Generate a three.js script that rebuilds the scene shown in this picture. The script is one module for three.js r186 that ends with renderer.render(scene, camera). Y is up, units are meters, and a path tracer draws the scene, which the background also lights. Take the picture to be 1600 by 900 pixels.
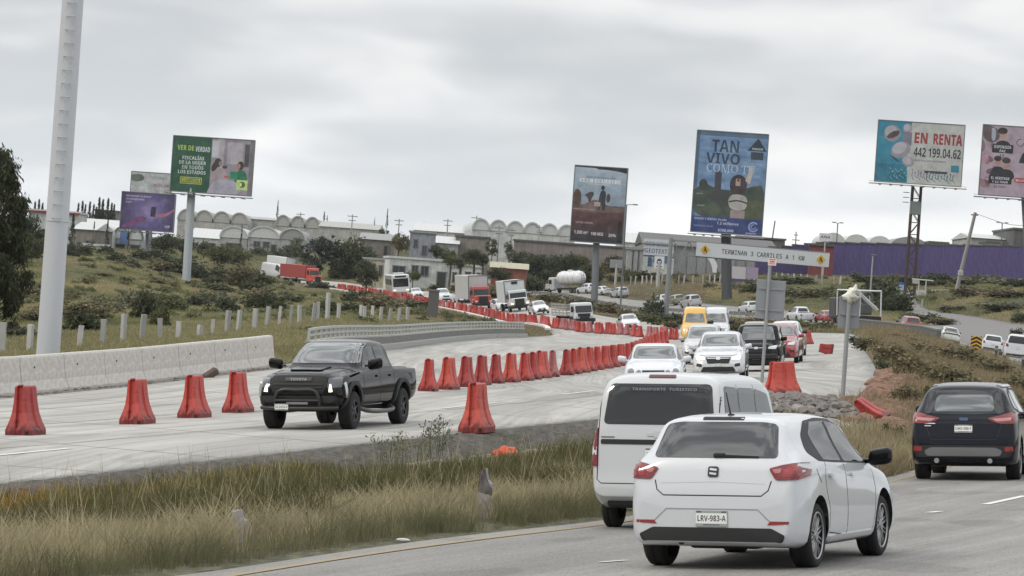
import * as THREE from 'three';
import { mergeGeometries, mergeVertices } from 'three/addons/utils/BufferGeometryUtils.js';
import { RoundedBoxGeometry } from 'three/addons/geometries/RoundedBoxGeometry.js';
import { Brush, Evaluator, SUBTRACTION } from 'three-bvh-csg';
import { MeshBVH } from 'three-mesh-bvh';
import { createNoise2D, createNoise3D } from 'simplex-noise';

// ---------------------------------------------------------------- camera
const FOCAL = 5350, EYE = new THREE.Vector3(0, 2.44, 0);      // focal length in pixels of the 1600 x 900 photograph
const ROLL = THREE.MathUtils.degToRad(4), PITCH = 20 / FOCAL;
const scene = new THREE.Scene();
const camera = new THREE.PerspectiveCamera(2 * THREE.MathUtils.radToDeg(Math.atan(450 / FOCAL)), 16 / 9, 0.5, 9000);
const FWD = new THREE.Vector3(0, Math.sin(PITCH), -Math.cos(PITCH));
const LEVEL_UP = new THREE.Vector3(0, Math.cos(PITCH), Math.sin(PITCH));
const UP = LEVEL_UP.clone().multiplyScalar(Math.cos(ROLL)).addScaledVector(new THREE.Vector3(1, 0, 0), -Math.sin(ROLL));
const RIGHT = new THREE.Vector3().crossVectors(FWD, UP).normalize();
camera.position.copy(EYE); camera.up.copy(UP); camera.lookAt(EYE.clone().add(FWD));

// ---------------------------------------------------------------- sky, sun, exposure
const renderer = new THREE.WebGLRenderer({ antialias: true });
renderer.toneMapping = THREE.LinearToneMapping;
renderer.toneMappingExposure = 1.0;
renderer.shadowMap.enabled = true;
let seedState = 7;
function rnd() { seedState = (seedState + 0x6d2b79f5) | 0; let t = Math.imul(seedState ^ (seedState >>> 15), 1 | seedState); t = (t + Math.imul(t ^ (t >>> 7), 61 | t)) ^ t; return ((t ^ (t >>> 14)) >>> 0) / 4294967296; }
const rr = (a, b) => a + (b - a) * rnd();
const pick = (a) => a[Math.floor(rnd() * a.length)];
const seeded = (s) => () => { s = (s + 0x6d2b79f5) | 0; let t = Math.imul(s ^ (s >>> 15), 1 | s); t = (t + Math.imul(t ^ (t >>> 7), 61 | t)) ^ t; return ((t ^ (t >>> 14)) >>> 0) / 4294967296; };
const n2 = createNoise2D(seeded(11)), n3 = createNoise3D(seeded(23));
const sstep = (a, b, x) => { const t = Math.min(1, Math.max(0, (x - a) / (b - a))); return t * t * (3 - 2 * t); };
const lerp = (a, b, t) => a + (b - a) * t, clamp = (x, a, b) => Math.min(b, Math.max(a, x));
function fbm3(x, y, z, o = 5) { let s = 0, a = 0.5; for (let i = 0; i < o; i++) { s += a * n3(x, y, z); x *= 2.03; y *= 2.03; z *= 2.03; a *= 0.5; } return s; }
function fbm2(x, y, o = 4) { let s = 0, a = 0.5; for (let i = 0; i < o; i++) { s += a * n2(x, y); x *= 2.07; y *= 2.07; a *= 0.5; } return s; }
{ // an overcast sky: brighter overhead than near the horizon, with soft layered cloud
  const W = 4096, H = 2048, d = new Float32Array(W * H * 4);
  for (let j = 0; j < H; j++) {
    const el = ((j + 0.5) / H - 0.5) * Math.PI, se = Math.sin(el), ce = Math.cos(el);
    for (let i = 0; i < W; i++) {
      const o = (j * W + i) * 4;
      let v, blue;
      const azr = ((i + 0.5) / W - 0.5) * 2 * Math.PI;
      if (el < -0.03) { v = 0.3; blue = 0; }
      else if (el < 0.35) {
        const x = Math.cos(azr) * 9, z = Math.sin(azr) * 9, y = el * 42;
        const wx = fbm3(x * 0.8, y * 0.6, z * 0.8 + 7, 3) * 0.4;
        const n = fbm3(x * 0.62 + wx, y * 0.62 + wx * 0.7, z * 0.62, 5), m = fbm3(x * 0.22 + 5, y * 0.4, z * 0.22, 3);
        const c = n * 0.75 + m * 0.9;
        const bright = sstep(-0.45, 0.5, c);
        const g = 1.03 - 0.16 * sstep(0.01, 0.075, el) + 0.85 * sstep(0.1, 0.9, el);
        v = g * lerp(0.76, 1.07, bright); blue = 1 - bright;
      } else {
        const b = sstep(-0.4, 0.4, fbm3(Math.cos(azr) * ce * 7, se * 7, Math.sin(azr) * ce * 7, 4));
        const g = 0.83 + 0.85 * sstep(0.1, 0.9, el);
        v = g * lerp(0.86, lerp(0.62, 1.25, b), sstep(0.35, 0.5, el)); blue = 1 - b;
      }
      d[o] = v * lerp(0.99, 0.94, blue); d[o + 1] = v * lerp(1.0, 0.99, blue); d[o + 2] = v * lerp(0.995, 1.035, blue); d[o + 3] = 1;
    }
  }
  const t = new THREE.DataTexture(d, W, H, THREE.RGBAFormat, THREE.FloatType);
  t.mapping = THREE.EquirectangularReflectionMapping; t.magFilter = THREE.LinearFilter; t.needsUpdate = true;
  scene.background = t; scene.environment = t;
}
const sun = new THREE.DirectionalLight(0xfff2e0, 1.3);
sun.position.set(-330, 300, 40); sun.target.position.set(0, 0, -120); sun.castShadow = true; sun.shadow.radius = 22;
sun.shadow.mapSize.set(4096, 4096);
Object.assign(sun.shadow.camera, { left: -420, right: 420, top: 700, bottom: -700, near: 1, far: 1600 });
scene.add(sun, sun.target);
// EOF head
// ---------------------------------------------------------------- naming and building helpers
const used = new Map();
function numbered(name) { const n = used.get(name) ?? 0; used.set(name, n + 1); return n ? name + '_' + String(n).padStart(3, '0') : name; }
function tag(o, label, category, group, kind) { const u = o.userData = {}; if (label) u.label = label; if (category) u.category = category; if (group) u.group = group; if (kind) u.kind = kind; return o; }
function thing(name, label, category, group) { const g = new THREE.Group(); g.name = numbered(name); scene.add(g); return tag(g, label, category, group); }
function soft(m) { m.castShadow = true; m.receiveShadow = true; return m; }
function part(parent, name, geo, mat, label) { const m = soft(new THREE.Mesh(geo, mat)); m.name = name; parent.add(m); if (label) m.userData.label = label; return m; }
function solo(name, geo, mat, label, category, group) { const m = soft(new THREE.Mesh(geo, mat)); m.name = numbered(name); scene.add(m); return tag(m, label, category, group); }
function struct(name, geo, mat, label) { const m = soft(new THREE.Mesh(geo, mat)); m.name = numbered(name); scene.add(m); return tag(m, label, null, null, 'structure'); }
function copyOf(src, name, label, group) { const c = src.clone(); c.name = numbered(name); c.userData = { ...src.userData }; if (label) c.userData.label = label; if (group) c.userData.group = group; scene.add(c); return c; }
const V = (x, y, z) => new THREE.Vector3(x, y, z);
const lin = (r, g, b) => new THREE.Color().setRGB(r, g, b);
function mat(r, g, b, rough = 0.8, o = {}) { return new THREE.MeshStandardMaterial({ color: lin(r, g, b), roughness: rough, ...o }); }
function phys(r, g, b, rough, o = {}) { return new THREE.MeshPhysicalMaterial({ color: lin(r, g, b), roughness: rough, ...o }); }
function strip(g) { const r = g.index ? g.toNonIndexed() : g; const o = new THREE.BufferGeometry(); o.setAttribute('position', r.attributes.position); o.setAttribute('normal', r.attributes.normal); if (r.attributes.uv) o.setAttribute('uv', r.attributes.uv); return o; }
function merge(list) {
  const l = list.map(strip), uv = l.every((g) => g.attributes.uv);
  if (!uv) l.forEach((g) => g.deleteAttribute('uv'));
  return mergeGeometries(l);
}
const M4 = () => new THREE.Matrix4();
function bx(w, h, d, x = 0, y = 0, z = 0, ry = 0, rx = 0, rz = 0) { const g = new THREE.BoxGeometry(w, h, d); if (rx || ry || rz) g.applyMatrix4(M4().makeRotationFromEuler(new THREE.Euler(rx, ry, rz))); g.translate(x, y, z); return g; }
function rbx(w, h, d, r, x = 0, y = 0, z = 0, ry = 0, rx = 0, rz = 0) { const g = new RoundedBoxGeometry(w, h, d, 2, r); if (rx || ry || rz) g.applyMatrix4(M4().makeRotationFromEuler(new THREE.Euler(rx, ry, rz))); g.translate(x, y, z); return g; }
function rod(a, b, r, r2 = r, seg = 8) { // a cylinder from a to b
  const d = b.clone().sub(a), L = d.length(), g = new THREE.CylinderGeometry(r2, r, L, seg); g.translate(0, L / 2, 0);
  g.applyQuaternion(new THREE.Quaternion().setFromUnitVectors(V(0, 1, 0), d.normalize())); g.translate(a.x, a.y, a.z); return g;
}
function bar(a, b, w, h) { const d = b.clone().sub(a), L = d.length(), g = new THREE.BoxGeometry(w, h, L); const m = M4().lookAt(a, b, V(0, 1, 0)); g.applyMatrix4(m); const c = a.clone().add(b).multiplyScalar(0.5); g.translate(c.x, c.y, c.z); return g; }
function tube(pts, r, seg = 24, rs = 8) { return new THREE.TubeGeometry(new THREE.CatmullRomCurve3(pts.map((p) => Array.isArray(p) ? V(...p) : p)), seg, r, rs, false); }
// a point of the world on the ray through a place of the photograph, at a distance along the view
function at(px, py, Z) { return EYE.clone().addScaledVector(RIGHT, (px - 800) / FOCAL * Z).addScaledVector(UP, (450 - py) / FOCAL * Z).addScaledVector(FWD, Z); }
const atX = (X, py, Z) => at(800 + X / Z * FOCAL, py, Z);     // X metres to the side
// monotone cubic through [x, y] pairs
function curve(pts) {
  const n = pts.length, x = pts.map((p) => p[0]), y = pts.map((p) => p[1]), d = [], m = [];
  for (let i = 0; i < n - 1; i++) d.push((y[i + 1] - y[i]) / (x[i + 1] - x[i]));
  for (let i = 0; i < n; i++) { if (i === 0) m.push(d[0]); else if (i === n - 1) m.push(d[n - 2]); else m.push(d[i - 1] * d[i] <= 0 ? 0 : 2 / (1 / d[i - 1] + 1 / d[i])); }
  return (t) => {
    if (t <= x[0]) return y[0]; if (t >= x[n - 1]) return y[n - 1];
    let i = 0; while (t > x[i + 1]) i++;
    const h = x[i + 1] - x[i], s = (t - x[i]) / h, s2 = s * s, s3 = s2 * s;
    return (2 * s3 - 3 * s2 + 1) * y[i] + (s3 - 2 * s2 + s) * h * m[i] + (-2 * s3 + 3 * s2) * y[i + 1] + (s3 - s2) * h * m[i + 1];
  };
}
// colour texture from a function of the pixel, in 0..1 sRGB
function dataTex(w, h, f, o = {}) {
  const a = new Uint8Array(w * h * 4);
  for (let j = 0; j < h; j++) for (let i = 0; i < w; i++) { const c = f(i / w, j / h, i, j); const k = (j * w + i) * 4; a[k] = clamp(c[0], 0, 1) * 255; a[k + 1] = clamp(c[1], 0, 1) * 255; a[k + 2] = clamp(c[2], 0, 1) * 255; a[k + 3] = 255; }
  const t = new THREE.DataTexture(a, w, h); t.magFilter = THREE.LinearFilter; t.wrapS = t.wrapT = THREE.RepeatWrapping; if (!o.raw) t.colorSpace = THREE.SRGBColorSpace; t.needsUpdate = true; return t;
}
// tiling fbm
function tile(u, v, f, o = 4, s = 0) { const a = u * 2 * Math.PI, b = v * 2 * Math.PI; let r = 0, k = 0.5; for (let i = 0; i < o; i++) { const q = f * 2 ** i / 6.283; r += k * (n3(Math.cos(a) * q + s, Math.sin(a) * q, Math.cos(b) * q + 9.1 * i) + n3(Math.sin(b) * q + s, Math.cos(a) * q + 3, Math.sin(a) * q - 7 * i)) * 0.7; k *= 0.5; } return r; }
function canvasTex(w, h, draw) { const c = document.createElement('canvas'); c.width = w; c.height = h; draw(c.getContext('2d'), w, h); const t = new THREE.CanvasTexture(c); t.colorSpace = THREE.SRGBColorSpace; return t; }

const ONES = ['', 'first', 'second', 'third', 'fourth', 'fifth', 'sixth', 'seventh', 'eighth', 'ninth', 'tenth', 'eleventh', 'twelfth', 'thirteenth', 'fourteenth', 'fifteenth', 'sixteenth', 'seventeenth', 'eighteenth', 'nineteenth', 'twentieth'], TENS = { 2: 'twenty', 3: 'thirty', 4: 'forty', 5: 'fifty', 6: 'sixty' }, TENTH = { 3: 'thirtieth', 4: 'fortieth', 5: 'fiftieth', 6: 'sixtieth' };
const nth = (n) => n <= 20 ? ONES[n] : n % 10 ? TENS[Math.floor(n / 10)] + ' ' + ONES[n % 10] : TENTH[n / 10];
// ---------------------------------------------------------------- the lie of the land
// Measured points of the ground: [pixel x, pixel y, distance] (P) or [metres to the side, pixel y, distance] (Q).
const GP = [
  // near edge of the asphalt road and its lanes
  [330, 895, 31.5], [640, 852, 36], [940, 815, 42.3], [1170, 778, 50.2], [1400, 745, 60.3],
  // ditch between the roads: top of the gravel bank, its toe, the grass
  [0, 755, 48], [400, 712, 57], [760, 672, 69], [930, 655, 76], [1180, 628, 90],
  [1020, 888, 32.2], [1257, 888, 32], [1363, 873, 33.9], [966, 825, 40.5], [1445, 751, 58.5], 
  // jersey barrier foot, railing foot
  [0, 620, 95], [220, 598, 106], [437, 572, 119], [505, 562, 125], [615, 545, 165], [740, 530, 225], [825, 527, 262],
  // vehicles and barriers on the concrete
  [40, 680, 66], [215, 663, 72.5], [372, 645, 80.6], [670, 612, 101], [790, 597, 115], [985, 572, 147], [1000, 541, 226], [1040, 534, 255],
  [1020, 615, 99], [1127, 593, 119], [1097, 570, 150], [1120, 533, 262], [1222, 617, 97], [1340, 630, 89], [1370, 580, 134], [1345, 545, 200], [1330, 530, 255],
  // far row of barriers and the wall under it
  [1050, 530, 280], [1000, 526, 290], [940, 521, 305], [870, 512, 330], [803, 504, 360], [745, 491, 390], [705, 484, 410], [660, 475, 440], [610, 466, 480], [560, 457, 530], [530, 452, 560],
  [982, 511, 312], [840, 491, 366], [745, 480, 425], [622, 459, 505], [1010, 505, 350], [900, 493, 372], [820, 482, 405], [700, 463, 470],
  // mound between the roads
  [1390, 720, 66], [1380, 640, 84], [1470, 668, 84], [1410, 590, 118], [1350, 548, 185], [1480, 598, 120], [1560, 622, 112], [1440, 548, 185], [1500, 562, 180], [1380, 520, 270], [1590, 590, 150],
  // the asphalt road after its bend
  [1583, 562, 240], [1548, 551, 270], [1480, 535, 310], [1418, 518, 350], [1335, 506, 385], [1250, 497, 405], [1160, 485, 440], [1075, 474, 480], [965, 463, 540], [873, 453, 590], [800, 447, 625],
  // slope between the two far roads
  [1000, 488, 470], [1100, 498, 420], [1200, 512, 350], [880, 470, 510], [800, 466, 520], [1290, 515, 330],
  // hillside, side road and wall foot on the right
  [1590, 522, 340], [1530, 505, 380], [1480, 486, 425], [1440, 464, 480], [1210, 434, 565], [1300, 436, 570], [1420, 437, 570], [1600, 442, 560], [1200, 470, 470], [1300, 470, 460], [1590, 470, 420], [1680, 500, 380],
  [1000, 441, 580], [1100, 440, 570], [950, 432, 620], [1040, 452, 545], [850, 436, 650],
  // left field and slope
  [0, 555, 128], [100, 552, 132], [200, 541, 140], [300, 529, 165], [416, 512, 205], [511, 502, 230], [608, 505, 245], [700, 500, 290], [780, 512, 300],
  [0, 480, 250], [0, 440, 330], [0, 405, 450], [150, 410, 430], [150, 480, 260], [290, 441, 480], [300, 480, 300], [400, 445, 500], [420, 480, 330], [500, 480, 330], [560, 480, 360], [450, 452, 540], [640, 478, 400], [700, 492, 360],
  // far ground
  [50, 385, 640], [250, 392, 640], [450, 425, 680], [650, 430, 680], [100, 372, 900], [400, 374, 900], [800, 388, 900], [1200, 396, 900], [1550, 402, 900], [620, 400, 780], [800, 425, 720], [1000, 420, 700],
];
const GQ = [
  [-30, 792, 42], [-20, 897, 31.5], [7.2, 895, 31.5], [12, 895, 31.5], [11, 815, 42.3], [16.8, 745, 60.3], [10, 750, 58.5], [20, 650, 100], [16, 652, 100], [28, 606, 150], [23, 606, 150], [33, 580, 200], [38, 580, 200], [44, 556, 270], [-3, 1080, 20], [6, 1095, 20], [14, 1095, 20], [-14, 918, 30], [-19, 1150, 19.5],
  [-25, 640, 84], [-32, 610, 100], [-30, 700, 60], [48, 560, 200],
];
for (const [X, Z] of [[-5.73, 52.4], [-2.4, 63], [-3.3, 60], [-1.4, 66.3], [0.7, 72.7], [3.2, 80], [-12, 60], [-9, 66], [-6, 76], [-3, 84], [0, 92], [-14, 70], [-16, 56], [-3.6, 71.3], [-2.3, 73.4], [-5.2, 69.2], [-4.7, 73.6], [-2.7, 69.2]]) GQ.push([X, 483 + 13054 / Z, Z]);
const PLANE_N = UP.clone().addScaledVector(FWD, 33 / FOCAL).normalize(), PLANE_P = EYE.clone().addScaledVector(UP, -2.44);
const planeY = (x, z) => PLANE_P.y - (PLANE_N.x * (x - PLANE_P.x) + PLANE_N.z * (z - PLANE_P.z)) / PLANE_N.y;
let tps;
{
  const pts = [...GP.map((p) => at(...p)), ...GQ.map((p) => atX(...p))].map((p) => [p.x / -p.z * 7, Math.log(-p.z), p.y - planeY(p.x, p.z), -p.z]);
  const n = pts.length, N = n + 3, A = Array.from({ length: N }, () => new Float64Array(N + 1));
  const U = (r2) => r2 < 1e-12 ? 0 : r2 * Math.log(r2);
  for (let i = 0; i < n; i++) {
    for (let j = 0; j < n; j++) A[i][j] = U((pts[i][0] - pts[j][0]) ** 2 + (pts[i][1] - pts[j][1]) ** 2);
    A[i][i] += 0.00002; A[i][n] = A[n][i] = 1; A[i][n + 1] = A[n + 1][i] = pts[i][0]; A[i][n + 2] = A[n + 2][i] = pts[i][1]; A[i][N] = pts[i][2] / pts[i][3];
  }
  for (let c = 0; c < N; c++) {
    let p = c; for (let r = c + 1; r < N; r++) if (Math.abs(A[r][c]) > Math.abs(A[p][c])) p = r;
    [A[c], A[p]] = [A[p], A[c]];
    for (let r = c + 1; r < N; r++) { const f = A[r][c] / A[c][c]; if (f) for (let k = c; k <= N; k++) A[r][k] -= f * A[c][k]; }
  }
  const w = new Float64Array(N);
  for (let i = N - 1; i >= 0; i--) { let s = A[i][N]; for (let k = i + 1; k < N; k++) s -= A[i][k] * w[k]; w[i] = s / A[i][i]; }
  tps = (a, b) => { let s = w[n] + w[n + 1] * a + w[n + 2] * b; for (let i = 0; i < n; i++) { const r2 = (a - pts[i][0]) ** 2 + (b - pts[i][1]) ** 2; if (r2 > 1e-12) s += w[i] * r2 * Math.log(r2); } return s; };
}
function coreY(x, z) { const r = -z; return planeY(x, z) + tps(clamp(x / r, -0.27, 0.27) * 7, Math.log(clamp(r, 18, 900))) * clamp(r, 18, 900); }
function H(x, z) { // height of the ground; outside the photographed sector it goes on in rings
  const r = Math.hypot(x, z), az = Math.atan2(x, -z), lim = 0.24, R = clamp(r, 9, 900);
  if (Math.abs(az) <= lim) return coreY(Math.sin(az) * R, -Math.cos(az) * R);
  const one = (a) => coreY(Math.sin(a) * R, -Math.cos(a) * R), t = (Math.abs(az) - lim) / (Math.PI - lim), e = one(Math.sign(az) * lim);
  return lerp(e, (e + one(-Math.sign(az) * lim)) / 2, t);
}
function normalAt(x, z) { const e = 1.3; return V(-(H(x + e, z) - H(x - e, z)) / (2 * e), 1, -(H(x, z + e) - H(x, z - e)) / (2 * e)).normalize(); }
function ditch(x, z) { // the ditch between the two roads, below the gravel bank of the concrete one
  const Z = -z; if (Z > 105 || Z < 8 || OUT[0] === undefined || inside(OUT[0], x, Z) || inside(OUT[1], x, Z)) return 0;
  const dc = distTo(OUT[0], x, Z), da = distTo(OUT[1], x, Z); if (dc > 30 || da > 30) return 0;
  const fade = 1 - sstep(84, 100, Z);
  return -fade * (lerp(0.42, 0.26, sstep(54, 63, Z)) * sstep(0.15, 1.7, dc) * (1 - 0.75 * sstep(2.5, 8, dc)) * sstep(0.2, 3, da));
}
const OUT = [];
const G = (X, Z, dy = 0) => { const x = X * Math.cos(ROLL) + 2.44 * Math.sin(ROLL) * 0, z = -Z; return V(x, H(x, z) + dy, z); };   // ground point at X to the side, Z ahead
function gpx(px, py, Z) { const p = at(px, py, Z); p.y = H(p.x, p.z); return p; }             // ground point below a pixel
// ground point (ditch included) seen at a pixel, searched for outward between two distances
function hit(px, py, z0, z1) { let a = z0, b = z1; const f = (Z) => { const X = (px - 800) / FOCAL * Z + SHIFT, p = G(X, Z); p.y += ditch(p.x, p.z); return [toPx(p)[1] - py, p]; }; for (let i = 0; i < 40; i++) { const m = (a + b) / 2; f(m)[0] > 0 ? a = m : b = m; } return f((a + b) / 2)[1]; }
// stand a thing on the ground: heading in degrees to the right of straight ahead
function stand(o, p, heading, level = false) {
  o.position.set(p.x, H(p.x, p.z), p.z);
  const up = level ? V(0, 1, 0) : normalAt(p.x, p.z), h = THREE.MathUtils.degToRad(heading), f = V(Math.sin(h), 0, -Math.cos(h));
  const r = V().crossVectors(f, up).normalize(), b = V().crossVectors(r, up).normalize().negate();
  o.quaternion.setFromRotationMatrix(M4().makeBasis(r, up, b.negate()));
  // local -z looks along the heading
  const back = V().crossVectors(r, up).normalize(); o.quaternion.setFromRotationMatrix(M4().makeBasis(r, up, back));
  return o;
}
// lines of the roads: [X, Z]
const SHIFT = 2.5 * Math.sin(ROLL), sh = (pts) => pts.map((p) => [p[0] + SHIFT, p[1]]);
const poly = (pts) => { const fx = curve(pts.map((p, i) => [i, p[0]])), fz = curve(pts.map((p, i) => [i, p[1]])); return { n: pts.length - 1, at: (t) => [fx(t), fz(t)] }; };
const CON_L = poly(sh([[-45, 8], [-36, 35], [-25, 65], [-18.5, 82], [-14.2, 95], [-11.1, 107], [-8.1, 119], [-7.2, 127], [-6.5, 145], [-5.7, 165], [-2.5, 225], [1.2, 262], [2.8, 282], [3.7, 300], [3.6, 325], [-0.4, 356], [-7.8, 405], [-17.6, 475], [-29, 555], [-50, 670]]));
const CON_R = poly(sh([[-21, 6], [-13.2, 30], [-7.18, 48], [-4.26, 57], [-0.52, 69], [1.85, 76], [4.4, 83.5], [6.3, 89], [8.7, 90.5], [10.8, 103], [14.3, 134], [20, 195], [25.5, 250], [27, 275], [25.5, 300], [20.5, 335], [14, 375], [4, 430], [-9, 505], [-30, 620]]));
const ASP_L = poly(sh([[-12, 3], [-7, 17], [-2.77, 31.5], [1.1, 42.3], [3.5, 50.2], [6.76, 60.3], [15.5, 100], [23.5, 150], [29, 200], [32.2, 240], [34.2, 270], [35.7, 310], [35.6, 350], [32.5, 382], [28, 410], [21.5, 445], [14, 490], [5.5, 545], [-4, 610], [-30, 760]]));
const ASP_R = poly(sh([[3, 0], [6, 13], [8.4, 28.5], [12.1, 38.5], [14.5, 46], [17.6, 56], [25.3, 95], [33, 145.5], [38.6, 197], [42, 238], [44.2, 270], [46, 312], [45.5, 358], [41.5, 395], [36.5, 423], [29, 460], [21, 506], [12, 560], [3, 625], [-22, 775]]));
const SIDE_L = poly([[40, 290], [43, 330], [45, 368], [49, 402], [49.6, 430], [50.5, 455], [52, 480], [60, 510]]);
const SIDE_R = poly([[58, 290], [56.5, 335], [54.5, 372], [53.8, 402], [53, 430], [54.5, 455], [56.5, 480], [66, 510]]);
function ribbon(L, R, i0, i1, sub, cross, lift, a = 0, b = 1, tex = 1) { // strip of road between two lines, with uv in metres
  const pos = [], uv = [], idx = [], rows = Math.round((i1 - i0) * sub); let dist = 0, last = null;
  for (let i = 0; i <= rows; i++) {
    const t = i0 + (i1 - i0) * i / rows, l = L.at(t), r = R.at(t), w = Math.hypot(l[0] - r[0], l[1] - r[1]);
    const m = [(l[0] + r[0]) / 2, (l[1] + r[1]) / 2], m0 = m[1]; if (last) dist += Math.hypot(m[0] - last[0], m[1] - last[1]); last = m;
    for (let jj = 0; jj <= cross + 2; jj++) { const j = clamp(jj - 1, 0, cross), k = lerp(a, b, j / cross), p = G(lerp(l[0], r[0], k), lerp(l[1], r[1], k), lift - (jj === 0 || jj === cross + 2 ? 0.45 + m0 * 0.002 : 0)); pos.push(p.x, p.y, p.z); uv.push(k * w * tex, dist * tex); }
  }
  for (let i = 0; i < rows; i++) for (let j = 0; j < cross + 2; j++) { const k = i * (cross + 3) + j; idx.push(k, k + 1, k + cross + 3, k + 1, k + cross + 4, k + cross + 3); }
  const g = new THREE.BufferGeometry(); g.setAttribute('position', new THREE.Float32BufferAttribute(pos, 3)); g.setAttribute('uv', new THREE.Float32BufferAttribute(uv, 2)); g.setIndex(idx); g.computeVertexNormals(); return g;
}
function lineStrip(pts, w, lift, step = 1.2) { // a painted line on the ground along [X, Z] points
  const P = poly(pts), pos = [], idx = []; let len = 0; for (let i = 1; i < pts.length; i++) len += Math.hypot(pts[i][0] - pts[i - 1][0], pts[i][1] - pts[i - 1][1]);
  const rows = Math.max(2, Math.ceil(len / step));
  for (let i = 0; i <= rows; i++) { const t = P.n * i / rows, p = P.at(t), q = P.at(Math.min(P.n, t + 0.01)), q0 = P.at(Math.max(0, t - 0.01)); const dx = q[0] - q0[0], dz = q[1] - q0[1], l = Math.hypot(dx, dz) || 1; for (const s of [-1, 1]) { const g = G(p[0] + s * dz / l * w / 2, p[1] - s * dx / l * w / 2, lift); pos.push(g.x, g.y, g.z); } }
  for (let i = 0; i < rows; i++) idx.push(2 * i, 2 * i + 1, 2 * i + 2, 2 * i + 1, 2 * i + 3, 2 * i + 2);
  const g = new THREE.BufferGeometry(); g.setAttribute('position', new THREE.Float32BufferAttribute(pos, 3)); g.setIndex(idx); g.computeVertexNormals(); return g;
}
// which surface lies at [X, Z]
function outline(L, R) { const o = []; for (let t = 0; t <= L.n; t += 0.25) o.push(L.at(t)); for (let t = R.n; t >= 0; t -= 0.25) o.push(R.at(t)); return o; }
OUT.push(outline(CON_L, CON_R), outline(ASP_L, ASP_R), outline(SIDE_L, SIDE_R));
function inside(o, x, z) { let c = false; for (let i = 0, j = o.length - 1; i < o.length; j = i++) { const a = o[i], b = o[j]; if ((a[1] > z) !== (b[1] > z) && x < (b[0] - a[0]) * (z - a[1]) / (b[1] - a[1]) + a[0]) c = !c; } return c; }
function distTo(o, x, z) { let m = 1e9; for (let i = 0, j = o.length - 1; i < o.length; j = i++) { const a = o[j], b = o[i], dx = b[0] - a[0], dz = b[1] - a[1], t = clamp(((x - a[0]) * dx + (z - a[1]) * dz) / (dx * dx + dz * dz || 1), 0, 1), d = Math.hypot(x - a[0] - t * dx, z - a[1] - t * dz); if (d < m) m = d; } return m; }
const onRoad = (x, Z) => OUT.some((o) => inside(o, x, Z));
// pixel of a world point, as [px, py, distance]
function toPx(p) { const d = p.clone().sub(EYE), Z = d.dot(FWD); return [800 + d.dot(RIGHT) / Z * FOCAL, 450 - d.dot(UP) / Z * FOCAL, Z]; }

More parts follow.
